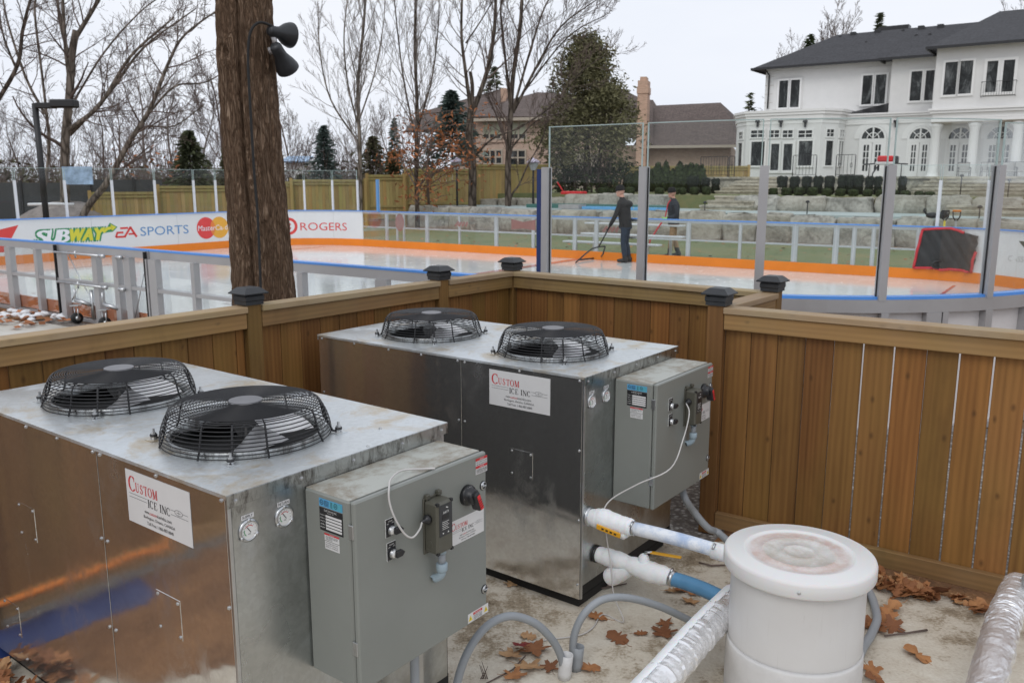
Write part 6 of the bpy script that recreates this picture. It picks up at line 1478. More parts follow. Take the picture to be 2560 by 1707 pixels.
for i in range(14): x = t0 + (t1 - t0) * i / 13; mb.tube([(x, -OR - .45, za), (x, -OR - .45, zb_)], .008, 4)
mb.build('balcony_rail', MT['iron'], wh)
for X, o in ((693, OB), (860, OB), (535, OB), (1478, OG)):
    a = hh(X, 845, o); mb = MB(); mb.box(a[0] - .12, a[0] + .12, -o - .3, -o - .002, a[1] + .05, a[1] + .2); mb.lathe; mb.box(a[0] - .05, a[0] + .05, -o - .2, -o - .01, a[1] - .25, a[1] + .05); mb.build('wall_lamp', MT['iron'], wh)
# low sloping roof between bay and wing
mb = MB(); a = hh(1170, 752, .3); b = hh(1440, 745, .3); c_ = hh(1440, 718, .3); mb.prism([(a[0], -1.6, zb1 + .0), (b[0], -1.6, zb1 + .0), (b[0], -.05, c_[1] + .1), (a[0] + .4, -.05, zb1 + .25)], (0, 0, .08)); mb.build('lean_to_roof', MT['gutter'], wh)
# iron railings on the terrace (things of their own)
def railing(X0, X1, Yt, n, label, curl=True):
    u0, u1 = u_at(*g3(X0, 1160), n), u_at(*g3(X1, 1160), n); h_ = .95; t = empty('iron_railing', UN(u0, n, TZ3), RA, label, 'railing', 'black iron railings on the terrace')
    L = u1 - u0; mb = MB(); mb.box(0, L, -.015, .015, h_ - .025, h_); mb.box(0, L, -.012, .012, .10, .12); mb.build('rail', MT['iron'], t)
    k_ = max(2, int(L / .13)); mb = MB()
    for i in range(k_ + 1):
        x = L * i / k_; mb.tube([(x, 0, 0 if i in (0, k_) else .13), (x, 0, h_ - .04)], .020 if i in (0, k_) else .009, 5)
        if curl and i % 3 == 1: mb.tube([(x + .045 * math.cos(q * PI / 4), 0, .5 + .1 * math.sin(q * PI / 4)) for q in range(9)], .009, 4)
    mb.build('balusters', MT['iron'], t); return t
railing(140, 325, 1105, 38.3, 'black iron railing before the tan brick wall left of the white house'); railing(335, 372, 1105, 38.0, 'short black iron railing at the left corner of the bay')
railing(1065, 1195, 1100, 38.4, 'black iron railing right of the bay above the hedge row'); railing(770, 930, 1090, 38.2, 'thin black railing at the top of the terrace steps', False)
# patio furniture and machine on the terrace
def chair(X, n, label, wide=.65, cat='patio chair'):
    u = u_at(*g3(X, 1180), n); t = empty('patio_chair', UN(u, n, TZ3), RA + R(15), label, cat)
    mb = MB(); mb.box(-wide / 2, wide / 2, -.3, .3, .36, .46, .03); mb.box(-wide / 2, wide / 2, .22, .34, .40, .92, .03); mb.build('cushion', MT['cushion'], t)
    mb = MB()
    for sx in (-1, 1):
        for sy in (-1, 1): mb.tube([(sx * wide / 2, sy * .3, 0), (sx * wide / 2, sy * .28, .62 if sy < 0 else .95)], .022, 6)
        mb.tube([(sx * wide / 2, -.32, .62), (sx * wide / 2, .0, .64), (sx * wide / 2, .3, .62)], .025, 6)
    mb.tube([(-wide / 2, .3, .95), (wide / 2, .3, .95)], .022, 6); mb.build('frame', MT['iron'], t)
chair(1940, 60, 'patio chair with pale cushion left of the second porch column'); chair(2100, 60, 'dark patio chair between the two right porch columns'); chair(2200, 60, 'wide dark patio bench between the right porch columns', 1.5, 'patio bench'); chair(2335, 60, 'patio chair at the right frame edge on the porch')
u = u_at(*g3(1395, 1150), 37.9); t = empty('snow_blower', UN(u, 38.1, TZ3), RA, 'red and black machine with handles on the terrace above the hedge', 'machine')
mb = MB(); mb.m = 0; mb.box(-.30, .30, -.22, .22, .62, .86, .05); mb.m = 1; mb.box(-.36, .36, -.25, .25, .50, .615, .03); mb.m = 2; mb.box(.33, .48, -.15, .15, .55, .85, .04); mb.build('engine', [MT['red_plastic'], MT['label_white'], MT['black']], t)
mb = MB()
for sx in (-1, 1): mb.tube([(sx * .25, 0, .5), (sx * .45, -.1, .15), (sx * .45, -.1, .0)], .03, 6); mb.tube([(sx * .36, 0, .55), (sx * .85, .0, .52)], .03, 6); mb.tube([(sx * .62, 0, .53), (sx * .62, 0, 0)], .02, 6)
mb.build('handles', MT['black'], t)

# ------------------------------------------------------------------ brick house in the middle distance
BRA = R(-16); BD0 = 78; BO = at(1040, 375, BD0); BUx = Vector((math.cos(BRA), math.sin(BRA), 0)); BNx = Vector((-math.sin(BRA), math.cos(BRA), 0))
bh = empty('brick_house', (BO.x, BO.y, 0), BRA, 'pink and tan brick house with brown roofs and tall chimney behind the cedar', 'house')
def bb(x, y, o=0.0):
    d = ray(x * K, y * K); n = BNx.dot(Vector((BO.x, BO.y, 0))) - o; t = n / BNx.dot(d); p = Vector((0, 0, CAM_H)) + d * t
    return BUx.dot(p - Vector((BO.x, BO.y, 0))), p.z
def bwall(x0, x1, y1, o, m, depth=9, name='wall'):
    a, b = bb(x0, 300, o)[0], bb(x1, 300, o)[0]; mb = MB(); mb.box(a, b, -o, -o + depth, -.5, bb((x0 + x1) / 2, y1, o)[1]); return mb.build(name, MT[m], bh)
bwall(1093, 1385, 267, 2.5, 'brick_pink', 12); bwall(1045, 1094, 340, 2.0, 'brick_pink', 9); bwall(1384, 1680, 333, 0, 'brick_tan', 14)
def broof(pts, th=.18, name='roof'):
    mb = MB(); P_ = [(bb(x, y, o)[0], -o, bb(x, y, o)[1]) for x, y, o in pts]; mb.prism(P_, (0, .12, -th)); return mb.build(name, MT['roof_brown'], bh)
broof([(1082, 268, 3.3), (1392, 268, 3.3), (1345, 218, -4), (1235, 212, -4), (1150, 235, -4)]); broof([(1028, 345, 2.8), (1100, 345, 2.8), (1100, 300, -1), (1080, 300, -1)])
broof([(1335, 270, 1.5), (1500, 332, .9), (1500, 230, -6), (1475, 228, -6), (1390, 185, -7), (1360, 190, -7)]); broof([(1455, 335, .9), (1712, 332, .9), (1690, 268, -6), (1655, 236, -7), (1500, 243, -7)])
broof([(1100, 300, 0), (1180, 250, 0), (1160, 205, -6), (1148, 205, -6), (960, 260, -6), (930, 300, 0)]); broof([(1480, 260, -8), (1508, 243, -8), (1500, 230, -9), (1470, 228, -9)])
mb = MB(); a, b = bb(1462, 300, 1.2)[0], bb(1485, 300, 1.2)[0]; zt_ = bb(1473, 185, 1.2)[1]; zk = bb(1473, 215, 1.2)[1]; mb.box(a, b, -1.2, .4, -.5, zt_); mb.box(a - .06, b + .06, -1.26, .46, zk, zt_ - .5); mb.box(a + .15, b - .15, -1.0, .2, zt_, zt_ + .3); mb.build('chimney', MT['brick_chim'], bh)
mb = MB(); a, b = bb(1150, 230, -3)[0], bb(1162, 230, -3)[0]; mb.box(a, b, 3, 4, 6, bb(1156, 203, -3)[1]); mb.build('chimney', MT['brick_chim'], bh)
mb = MB(); a, b = bb(1082, 268, 3.4)[0], bb(1388, 268, 3.4)[0]; z = bb(1200, 270, 3.4)[1]; mb.box(a, b, -3.42, -3.25, z - .25, z); a, b = bb(1455, 335, 1)[0], bb(1690, 335, 1)[0]; z = bb(1560, 334, 1)[1]; mb.box(a, b, -1.02, -.88, z - .22, z); mb.build('gutter', MT['soffit'], bh)
def bwin(x0, y0, x1, y1, o, nx, ny, pm='pane', split=None):
    a, z1 = bb(x0, y0, o); b, z0 = bb(x1, y1, o); fr = .12; mb = MB(); y = -o
    for p, q, c_, d_ in ((a - fr, a, z0 - fr, z1 + fr), (b, b + fr, z0 - fr, z1 + fr), (a, b, z1, z1 + fr), (a, b, z0 - fr, z0)): mb.box(p, q, y - .12, y - .002, c_, d_)
    for i in range(1, nx): x = a + (b - a) * i / nx; mb.box(x - .06, x + .06, y - .10, y - .04, z0, z1)
    for i in range(1, ny): z = z0 + (z1 - z0) * i / ny; mb.box(a, b, y - .095, y - .041, z - .06, z + .06)
    w_ = mb.build('window', MT['soffit'], bh); m2 = MB(); m2.box(a, b, y - .03, y - .003, z0, z1 if not split else z0 + (z1 - z0) * split); m2.build('pane', MT['pane'], w_)
    if split: m2 = MB(); m2.box(a, b, y - .03, y - .003, z0 + (z1 - z0) * split, z1); m2.build('blind', MT['pane_blind'], w_)
bwin(1112, 281, 1150, 318, 2.5, 3, 1, split=.25); bwin(1176, 281, 1207, 318, 2.5, 2, 1, split=.25); bwin(1113, 347, 1152, 375, 2.5, 3, 2); bwin(1174, 347, 1206, 378, 2.5, 2, 2)
mb = MB(); a, b = bb(1108, 322, 2.5)[0], bb(1212, 322, 2.5)[0]; z = bb(1160, 323, 2.5)[1]; mb.box(a, b, -2.62, -2.502, z - .15, z + .05); mb.build('sill', MT['brick_pink'], bh)
mb = MB(); a, b = bb(1300, 355, 1.5)[0], bb(1380, 355, 1.5)[0]; mb.box(a, b, -5, -1.5, -.5, bb(1340, 372, 1.5)[1] + .6); mb.build('conservatory', MT['soffit'], bh)
# ------------------------------------------------------------------ far wooden fence, lamps, screens
def far_fence(x0, x1, yt0, yt1, d0, d1, h_, label, post_w=.12):
    a = at(x0, yt0, d0); b = at(x1, yt1, d1); zt = (a.z + b.z) / 2; zb_ = zt - h_; A = Vector((a.x, a.y, zb_)); ang = math.atan2(b.y - a.y, b.x - a.x); L = math.hypot(b.x - a.x, b.y - a.y)
    t = empty('board_fence', A, ang, label, 'fence', 'stepped pale fence sections'); rs = random.Random(int(x0))
    mb = MB(); x = 0
    while x < L: w_ = .14; mb.box(x, min(x + w_ - .006, L), -.012 if int(x / .14) % 2 else .0, .012, .05, h_ - .04, rnd=rs.random()); x += w_
    mb.build('boards', MT['wood_far'], t)
    for z0, z1 in ((h_ - .10, h_), (.55, .64), (h_ - .22, h_ - .15)): mb = MB(); mb.box(0, L, -.06, -.014, z0, z1, rnd=.4); mb.build('rail', MT['wood_far'], t)
    for x in (0, L): mb = MB(); mb.box(x - post_w / 2, x + post_w / 2, -.08, .06, -.3, h_ + .06, rnd=.7); mb.build('post', MT['wood_far'], t)
for a in ((205, 358, 441, 441, 33, 34.0, 1.9, 'lowest section of the stepped pale fence, leftmost beyond the ad boards'), (362, 520, 428, 426, 34.2, 35, 1.9, 'second pale fence section from the left, ending behind the tree trunk'), (522, 668, 418, 416, 35.2, 36.2, 1.9, 'pale fence section hidden mostly by the large trunk'),
          (668, 838, 414, 411, 36.3, 37.2, 1.9, 'pale fence section right of the large trunk, above the red wordmark'), (842, 927, 402, 401, 37.4, 38, 1.95, 'short pale fence section beside the blue padded post'), (931, 1088, 387, 389, 38.2, 39, 2.1, 'pale fence section behind the rust coloured leaves'), (1091, 1262, 376, 380, 39.3, 40.5, 2.2, 'tallest pale fence section before the pink brick house'), (1440, 1720, 381, 382, 46, 46, 2.0, 'pale fence behind the slim columnar cedars')): far_fence(*a)
def screen(x0, x1, yt, d, h_, label):
    a = at(x0, yt, d); b = at(x1, yt, d + 1); ang = math.atan2(b.y - a.y, b.x - a.x); L = math.hypot(b.x - a.x, b.y - a.y); t = empty('screen_fence', (a.x, a.y, a.z - h_), ang, label, 'fence')
    mb = MB(); mb.box(0, L, -.02, .02, .05, h_); mb.build('screen', MT['dark_mesh'], t)
    for i in range(int(L / 1.8) + 1): mb = MB(); mb.box(i * 1.8 - .05, i * 1.8 + .05, -.08, .05, -.2, h_ + .1); mb.build('post', MT['iron'], t)
screen(-60, 206, 420, 37, 2.2, 'dark screen fence beyond the left ad boards under the bare trees'); screen(206, 372, 413, 39, 1.6, 'dark screen fence showing above the lowest pale fence section')
mb = MB(); a = at(-30, 474, 31); b = at(205, 476, 32); mb.ball((a + b) / 2 + Vector((0, 2, -1.4)), ((b - a).length * .62, 2.4, 1.55), 30, 14, .02); top('garden_mound', mb, MT['twig_grey'], 'low greyish mound behind the left ad boards', 'mound')
mb = MB(); mb.tube([at(65, 470, 30.8), at(120, 469, 30.8), at(170, 470, 31)], .06, 6); top('pale_pipe', mb, MT['snow'], 'pale pipe lying on the low mound behind the left boards', 'pipe')
def lantern(x, y, d, label):
    p = at(x, y, d); t = empty('garden_lamp', (p.x, p.y, .6), 0, label, 'lamp post', 'garden lamps'); h_ = p.z - .6
    mb = MB(); mb.M = Matrix.Translation((0, 0, h_)); mb.lathe([(.30, -.02), (.31, .0), (.18, .10), (.04, .16), (.03, .19)], 12, smooth=False); mb.build('lamp_cap', MT['lamp_white'], t)
    mb = MB(); mb.M = Matrix.Translation((0, 0, h_)); mb.lathe([(.10, -.34), (.24, -.03)], 8, smooth=False); mb.build('lamp_glass', MT['lamp_glass'], t)
    mb = MB(); mb.tube([(0, 0, 0), (0, 0, h_ - .33)], .045, 8); mb.build('post', MT['iron'], t)
lantern(1049, 372, 37.2, 'white capped garden lamp by the rust leaved tree, left one'); lantern(1225, 373, 37.6, 'white capped garden lamp on a dark post right of the twin trunks')
a = at(80, 238, 29); t = empty('flood_lamp', (a.x, a.y, 0), 0, 'tall black floodlight pole at the left edge of the rink', 'light pole')
mb = MB(); b = at(97, 478, 29); mb.tube([(0, 0, 0), (0, 0, a.z)], .10, 8); mb.build('pole', MT['iron'], t)
mb = MB(); q = at(176, 240, 29) - Vector((a.x, a.y, 0)); mb.box(.05, q.x * .48, -.12, .12, a.z - .16, a.z + .02, .02); mb.box(q.x * .42, q.x, -.22, .22, a.z - .14, a.z + .12, .04); mb.build('lamp_head', MT['iron'], t)
mb = MB(); a, b = at(142, 383, 30), at(214, 424, 30); mb.box(a.x, b.x, 29.98, 30.03, b.z, a.z); top('blue_banner', mb, MT['banner_blue'], 'pale blue rectangular sheet standing above the left ad boards', 'banner')
mb = MB(); a, b = at(655, 357, 60), at(697, 412, 60); mb.box(a.x, b.x, 60, 64, 0, b.z + 1.2); m0 = len(mb.f); mb.m = 1; mb.prism([(a.x - .3, 59.6, b.z + 1.2), (b.x + .3, 59.6, b.z + 1.2), (b.x + .3, 62, a.z), (a.x - .3, 62, a.z)], (0, .1, -.1)); top('garden_shed', mb, [MT['trim'], MT['banner_blue']], 'small white shed with a blue roof far off right of the trunk', 'shed')
# items on and near the lawn and terrace
def bench(a, b, label, d=.28, z=.45, legs=True):
    a = Vector(a); b = Vector(b); ang = math.atan2((b - a).y, (b - a).x); L = (b - a).length; t = empty('bench', (a.x, a.y, 0), ang, label, 'bench', 'aluminium benches on the lawn')
    mb = MB(); mb.box(0, L, -d / 2, d / 2, z - .045, z, .008); mb.build('seat', MT['post_white'], t)
    for x in (L * .12, L * .88): mb = MB(); mb.box(x - .03, x + .03, -.03, .03, .03, z - .046); mb.box(x - .04, x + .04, -d * .6, d * .6, 0, .04); mb.build('leg', MT['alu'], t)
bench(UN(-11.6, 19.35), UN(-8.9, 19.35), 'low aluminium bench nearest the far boards'); bench(UN(-11.5, 20.1), UN(-8.6, 20.1), 'middle aluminium bench behind the far boards', z=.62); bench(UN(-11.9, 21.0), UN(-9.0, 21.0), 'rear aluminium bench behind the far boards', z=.85)
mb = MB(); mb.prism([UN(-19.5, 29.4, TZ1 + .004), UN(-13.6, 29.8, TZ1 + .004), UN(-13.6, 31.3, TZ1 + .004), UN(-19.5, 31.0, TZ1 + .004)], (0, 0, .14)); top('pool_cover', mb, MT['green_cover'], 'dark green cover lying on the terrace between the stone walls', 'cover')
mb = MB(); mb.prism([UN(-16.6, 28.9, TZ1 + .01), UN(-13.4, 28.9, TZ1 + .01), UN(-13.2, 29.3, TZ1 + .01), UN(-16.6, 29.4, TZ1 + .01)], (0, 0, .10)); top('blue_mat', mb, MT['blue_foam'], 'bright blue mat on top of the lower stone wall behind the standing man', 'mat')
mb = MB(); mb.prism([UN(-17.6, 28.8, TZ1 + .01), UN(-16.7, 28.8, TZ1 + .01), UN(-16.7, 29.4, TZ1 + .01), UN(-17.6, 29.4, TZ1 + .01)], (0, 0, .16)); top('grey_mat', mb, MT['print_grey'], 'grey bundle beside the bright blue mat on the lower wall', 'bundle')
c = onn(1318, 441, 32.6); t = empty('red_cart', (c.x, c.y, TZ2 - .25), RA, 'bright red low cart on the upper wall left of the first man', 'cart'); mb = MB(); mb.box(-.55, .55, -.25, .25, .16, .36, .05); mb.build('tray', MT['red_plastic'], t); mb = MB(); mb.tube([(-.4, -.2, .16), (-.4, -.2, -.1)], .04, 6); mb.tube([(.4, -.2, .16), (.4, -.2, -.1)], .04, 6); mb.tube([(-.5, 0, .3), (-.85, 0, .75)], .03, 6); mb.build('frame', MT['red_plastic'], t)
for i, (X, Y, o) in enumerate(((170, 1405, 30.0), (870, 1425, 28.9), (1915, 1330, 33.2), (2240, 1345, 32.9), (2045, 1480, 28.6))):
    c = onn(*g3(X, Y), o); zg = TZ1 if o < 32 else TZ2; t = empty('path_light', (c.x, c.y, zg), 0, ('black path light on the terrace edge left of the low stone steps', 'black path light on the terrace before the largest wall stones', 'tall black path light on the grass right of the hedge row', 'black path light on the paving at the right', 'small path light by the lower right wall')[i], 'path light', 'black path lights')
    h_ = (.32, .42, .75, .6, .35)[i]; mb = MB(); mb.tube([(0, 0, 0), (0, 0, h_)], .018, 6); mb.build('stem', MT['iron'], t); mb = MB(); mb.M = Matrix.Translation((0, 0, h_)); mb.lathe([(.065, -.05), (.065, 0), (.03, .03)], 10); mb.build('shade', MT['iron'], t)
for i, (X, m_, lab) in enumerate(((1815, 'yellow', 'shovel with dark grip and yellow shaft standing behind the far right boards'), (1893, 'print_grey', 'shovel with orange grip standing behind the far right boards'))):
    c = onn(*g3(X, 1450), 19.2); t = empty('shovel', (c.x, c.y, .05), RA, lab, 'shovel', 'shovels leaning behind the boards'); h_ = c.z
    mb = MB(); mb.tube([(0, 0, .35), (0, 0, h_ - .22)], .02, 8); mb.build('shaft', MT[m_], t); mb = MB(); mb.box(-.2, .2, -.02, .02, 0, .38, .01); mb.build('blade', MT['black'], t)
    mb = MB(); mb.tube([(0, 0, h_ - .24), (-.06, 0, h_ - .15), (-.07, 0, h_ - .04)], .014, 6); mb.tube([(0, 0, h_ - .24), (.06, 0, h_ - .15), (.07, 0, h_ - .04)], .014, 6); mb.build('fork', MT['black'], t); mb = MB(); mb.tube([(-.075, 0, h_ - .03), (.075, 0, h_ - .03)], .022, 8); mb.build('grip', MT['kick' if i else 'black'], t)
c = onn(*g3(1750, 1440), 19.3); t = empty('leaf_blower', (c.x, c.y, c.z - .16), RA, 'black garden blower resting on the cap behind the far right boards', 'blower')
mb = MB(); mb.M = Matrix.Diagonal((.62, .62, .62, 1)); mb.ball((-.1, 0, .1), (.2, .12, .10), 12, 8, .05); mb.ball((.22, 0, .12), (.17, .12, .13), 12, 8, .05); mb.tube([(-.25, 0, .1), (-.36, 0, .25), (-.34, 0, .32)], .03, 6); mb.build('body', MT['black'], t)

# ------------------------------------------------------------------ trees
def grow(mb, p, d, L, r, lev, rs, o):
    """one branch and, along it, its side branches"""
    n = max(3, min(9, int(L / o.get('seg', .5)) + 2)); pts = [p.copy()]; dd = d.normalized()
    for i in range(n):
        dd = (dd + Vector((rs.gauss(0, 1), rs.gauss(0, 1), rs.gauss(0, 1))) * o.get('wob', .13) + Vector((0, 0, o.get('up', .06)))).normalized(); pts.append(pts[-1] + dd * L / n)
    r1 = max(r * .3, o.get('rmin', .004)); mb.tube(pts, [r + (r1 - r) * i / n for i in range(n + 1)], (7, 5, 4, 3, 3)[min(lev, 4)], cap=False)
    side(mb, pts, r, L, lev, rs, o)
def side(mb, pts, r, L, lev, rs, o, t0=None, k_=None):
    if lev >= o['lev']: return
    k_ = k_ or o['n'][min(lev, len(o['n']) - 1)]; n = len(pts) - 1; t0 = o.get('t0', .2) if t0 is None else t0
    for i in range(k_):
        f = t0 + (1 - t0) * (i + rs.random()) / k_; f = min(f, .99); q = f * n; a = int(q); P = pts[a].lerp(pts[a + 1], q - a); t = (pts[a + 1] - pts[a]).normalized()
        ax = t.orthogonal().normalized(); ax.rotate(Matrix.Rotation(rs.uniform(0, 2 * PI), 3, t)); d = t.copy(); d.rotate(Matrix.Rotation(R(rs.uniform(*o.get('ang', (25, 55)))), 3, ax))
        grow(mb, P, d, L * rs.uniform(*o.get('len', (.28, .5))) * (1.12 - .55 * f), max(o.get('rmin', .004), r * (1 - .65 * f) * rs.uniform(.28, .46)), lev + 1, rs, o)
def limbs(mb, specs, rs, o):
    for pts, d, r0, r1, L, k_ in specs:
        P_ = [at(x, y, dd) for (x, y), dd in zip(pts, d)] if isinstance(d, (list, tuple)) else [at(x, y, d) for x, y in pts]
        S_ = spline(P_, 5); n = len(S_) - 1; mb.tube(S_, [r0 + (r1 - r0) * i / n for i in range(n + 1)], 8, cap=False); side(mb, S_, (r0 + r1) / 2, L, 0, rs, o, .15, k_)
def pxtree(name, specs, o, seed, label, m='bark_far', tw='twig', group=None, extra=None):
    rs = random.Random(seed); base = at(*specs[0][0][0], specs[0][1] if not isinstance(specs[0][1], (list, tuple)) else specs[0][1][0]); t = empty(name, (base.x, base.y, 0), 0, label, 'tree', group)
    mb = MB()
    for pts, d, r0, r1, L, k_ in specs:
        P_ = [at(x, y, d) for x, y in pts]
        if pts[0][1] > 440: o_ = (P_[0] - P_[1]); o_ *= min(1.2, (P_[0].z + .2) / max(.1, -o_.z)) * .8; P_.insert(0, Vector((P_[0].x + o_.x, P_[0].y, -.2)))
        S_ = spline(P_, 5); n = len(S_) - 1; mb.tube(S_, [(r0 + (r1 - r0) * i / n) * .72 for i in range(n + 1)], 9, cap=False)
    mb.build('trunk', MT[m], t, True)
    mb = MB(); 
    for pts, d, r0, r1, L, k_ in specs:
        P_ = [at(x, y, d) for x, y in pts]; S_ = spline(P_, 5); side(mb, S_, (r0 + r1) / 2, L, 0, rs, o, .12, k_)
    if extra: extra(mb, rs)
    mb.build('crown', MT[tw], t, True); return t
# large bare tree left and its neighbours
pxtree('bare_tree', [([(150, 470), (150, 330), (160, 220), (165, 130), (175, 70)], 33, .26, .17, 4.5, 5), ([(162, 200), (150, 100), (143, -20)], 33, .12, .07, 4, 8), ([(172, 90), (215, 20), (250, -40)], 33, .12, .07, 4, 8), ([(165, 150), (140, 60), (130, -20)], 33, .10, .06, 3.5, 6),
    ([(158, 300), (230, 240), (300, 130), (400, 40)], 32.5, .13, .04, 4.0, 16), ([(160, 310), (250, 215), (330, 110), (450, 20)], 33.5, .11, .03, 4.0, 14), ([(100, 460), (112, 330), (100, 200), (80, 30), (90, -20)], 34, .09, .05, 3.5, 12), ([(103, 262), (60, 180), (20, 60), (5, -10)], 34, .08, .04, 3.5, 10), ([(165, 240), (240, 120), (320, 30), (380, -15)], 33, .06, .025, 3.0, 10)],
    dict(lev=3, n=(8, 7, 5), up=.05, wob=.12, ang=(22, 55), len=(.35, .6), rmin=.0055), 5, 'large bare tree with spreading limbs left of the thick trunk', group=None)
pxtree('bare_tree', [([(200, 478), (245, 420), (295, 330), (345, 250), (385, 150), (425, 80), (520, 10)], 30, .19, .03, 4.2, 26), ([(330, 275), (400, 200), (470, 190), (540, 150)], 30, .06, .02, 3, 10), ([(250, 410), (320, 300), (400, 290), (470, 240)], 30.5, .07, .02, 3.2, 12)],
    dict(lev=3, n=(9, 7, 5), up=.06, wob=.13, ang=(25, 60), len=(.35, .6), rmin=.0055), 8, 'leaning bare tree arching right behind the blue sheet')
pxtree('bare_tree', [([(-60, 330), (-10, 240), (40, 150), (52, 70), (70, 0), (85, -40)], 31, .12, .05, 4, 14), ([(38, 160), (10, 90), (-5, 20)], 31, .06, .03, 3, 8)], dict(lev=3, n=(8, 6, 5), up=.04, wob=.14, ang=(25, 60), len=(.35, .6), rmin=.0055), 3, 'bare leaning tree cut by the left frame edge', 'bark_dark')
# birch like trees right of the big trunk
pxtree('bare_tree', [([(828, 470), (826, 330), (822, 200), (835, 60), (842, -40)], 37, .15, .06, 6.0, 26), ([(826, 300), (800, 200), (790, 90), (800, -20)], 37, .06, .03, 4.5, 14), ([(825, 330), (760, 230), (735, 120), (730, 10)], 37.5, .06, .025, 4.5, 14), ([(824, 280), (860, 170), (880, 60), (885, -20)], 37, .05, .02, 4, 10)],
    dict(lev=3, n=(8, 7, 5), up=.12, wob=.09, ang=(15, 42), len=(.3, .55), rmin=.005), 12, 'tall grey bare tree with steep twiggy branches right of the thick trunk', 'bark_far', 'twig_grey')
def rust(mb, rs): pass
pxtree('bare_tree', [([(958, 480), (956, 380), (958, 250), (953, 120), (955, -20)], 36, .15, .07, 6.0, 26), ([(957, 330), (930, 200), (915, 90), (905, -10)], 36, .06, .03, 4.5, 14), ([(958, 300), (990, 190), (1005, 80), (1010, -20)], 36, .06, .025, 4.5, 14)],
    dict(lev=3, n=(8, 7, 5), up=.12, wob=.09, ang=(15, 42), len=(.3, .55), rmin=.005), 14, 'slender bare tree rising through rust coloured leaves', 'bark_dark', 'twig_grey')
# pair of trunks before the pink house
pxtree('bare_tree', [([(1085, 455), (1085, 380), (1078, 310), (1082, 250)], 37, .27, .2, 1, 1), ([(1082, 260), (1070, 170), (1060, 80), (1062, -30)], 37, .12, .06, 4.5, 14), ([(1085, 262), (1120, 160), (1135, 70), (1140, -30)], 37, .15, .08, 4.5, 16), ([(1083, 250), (1085, 200), (1080, 165)], 37, .12, .10, 1.5, 2), ([(1090, 360), (1130, 320), (1180, 300)], 37, .07, .04, 2.5, 6), ([(1070, 100), (1110, 40), (1150, -30)], 37, .05, .02, 3, 8)],
    dict(lev=3, n=(8, 6, 5), up=.09, wob=.11, ang=(20, 50), len=(.3, .55), rmin=.0055), 21, 'forked bare tree with a broken stub, left one of the pair before the pink house', 'bark_dark')
pxtree('bare_tree', [([(1167, 455), (1167, 370), (1172, 280), (1178, 180), (1195, 60), (1200, -30)], 37.5, .22, .09, 5, 14), ([(1175, 270), (1160, 130), (1150, 20), (1165, -30)], 37.5, .09, .04, 4.5, 14), ([(1178, 260), (1240, 140), (1290, 60), (1370, 0)], 37.5, .09, .03, 5, 22), ([(1178, 255), (1220, 110), (1250, 20), (1280, -30)], 37.5, .08, .03, 4.5, 16), ([(1180, 300), (1260, 250), (1330, 170), (1400, 120)], 37.2, .06, .02, 4.5, 18), ([(1175, 340), (1230, 280), (1290, 260)], 37, .05, .02, 3, 10), ([(1174, 453), (1192, 425), (1212, 380), (1245, 320), (1262, 255)], 37, .07, .03, 2.5, 8), ([(1182, 240), (1300, 90), (1400, 30)], 37.8, .06, .02, 4, 16)],
    dict(lev=3, n=(8, 7, 5), up=.07, wob=.11, ang=(18, 48), len=(.3, .55), rmin=.0055), 23, 'bare tree with long branches fanning right, right one of the pair before the pink house', 'bark_dark')
# copies of small bare trees forming the thicket far behind
def small_tree(seed, H_):
    rs = random.Random(seed); mb = MB(); o = dict(lev=4, n=(11, 6, 5, 4), up=.10, wob=.12, ang=(18, 50), len=(.35, .6), rmin=.009, t0=.12, seg=.8); grow(mb, Vector((0, 0, 0)), Vector((rs.gauss(0, .08), rs.gauss(0, .08), 1)), H_, H_ * .014, 0, rs, o); return mb
var = []
for i in range(4):
    t = empty('thicket_tree', (0, 0, 0), 0, 'grey twiggy bare tree in the thicket far behind the fences', 'tree', 'bare thicket trees'); small_tree(70 + i, 8.5).build('branches', MT['twig_grey' if i % 2 else 'twig'], t); var.append(t)
rs_ = random.Random(31); used = set()
for x, yb, d, s in [(-60 + i * 58 + rs_.uniform(-18, 18), 440, rs_.uniform(48, 68), rs_.uniform(.65, 1.0)) for i in range(11)] + [(640 + i * 52 + rs_.uniform(-14, 14), 400, rs_.uniform(62, 92), rs_.uniform(.65, .95)) for i in range(6)] + [(1800, 300, 100, 1.35), (1850, 300, 105, 1.6), (1905, 300, 105, 1.75), (1960, 300, 108, 1.6)]:
    i = rs_.randrange(4); t = var[i] if i not in used else copy_tree(var[i]); used.add(i); p = at(x, yb, d); t.location = (p.x, p.y, 0 if yb > 350 else 4); t.rotation_euler = (0, 0, rs_.uniform(0, 6)); t.scale = (s,) * 3
    if yb < 350: t['label'] = 'grey bare treetop rising behind the dark roof of the white house'; t['group'] = 'bare trees behind the white house'
p = at(2330, 15, 60); t = copy_tree(var[0]); t.location = (p.x + 4, p.y + 4, 9.2); t.scale = (1.0,) * 3; t['label'] = 'bare twig tops above the roof at the top right corner'; t['group'] = ''
def tuft(mb, c, n, rad, size, rs, squash=.7):
    for _ in range(n):
        v = Vector((rs.gauss(0, 1), rs.gauss(0, 1), rs.gauss(0, squash))) * rad * .55; p = c + v; a = Vector((rs.gauss(0, 1), rs.gauss(0, 1), rs.gauss(0, .7))).normalized(); b = a.orthogonal().normalized(); b.rotate(Matrix.Rotation(rs.uniform(0, 6.28), 3, a)); s = size * rs.uniform(.5, 1.4)
        mb.add([p - b * s * .35, p + a * s, p + b * s * .35, p - a * s], [(0, 1, 2, 3)], rnd=rs.random())
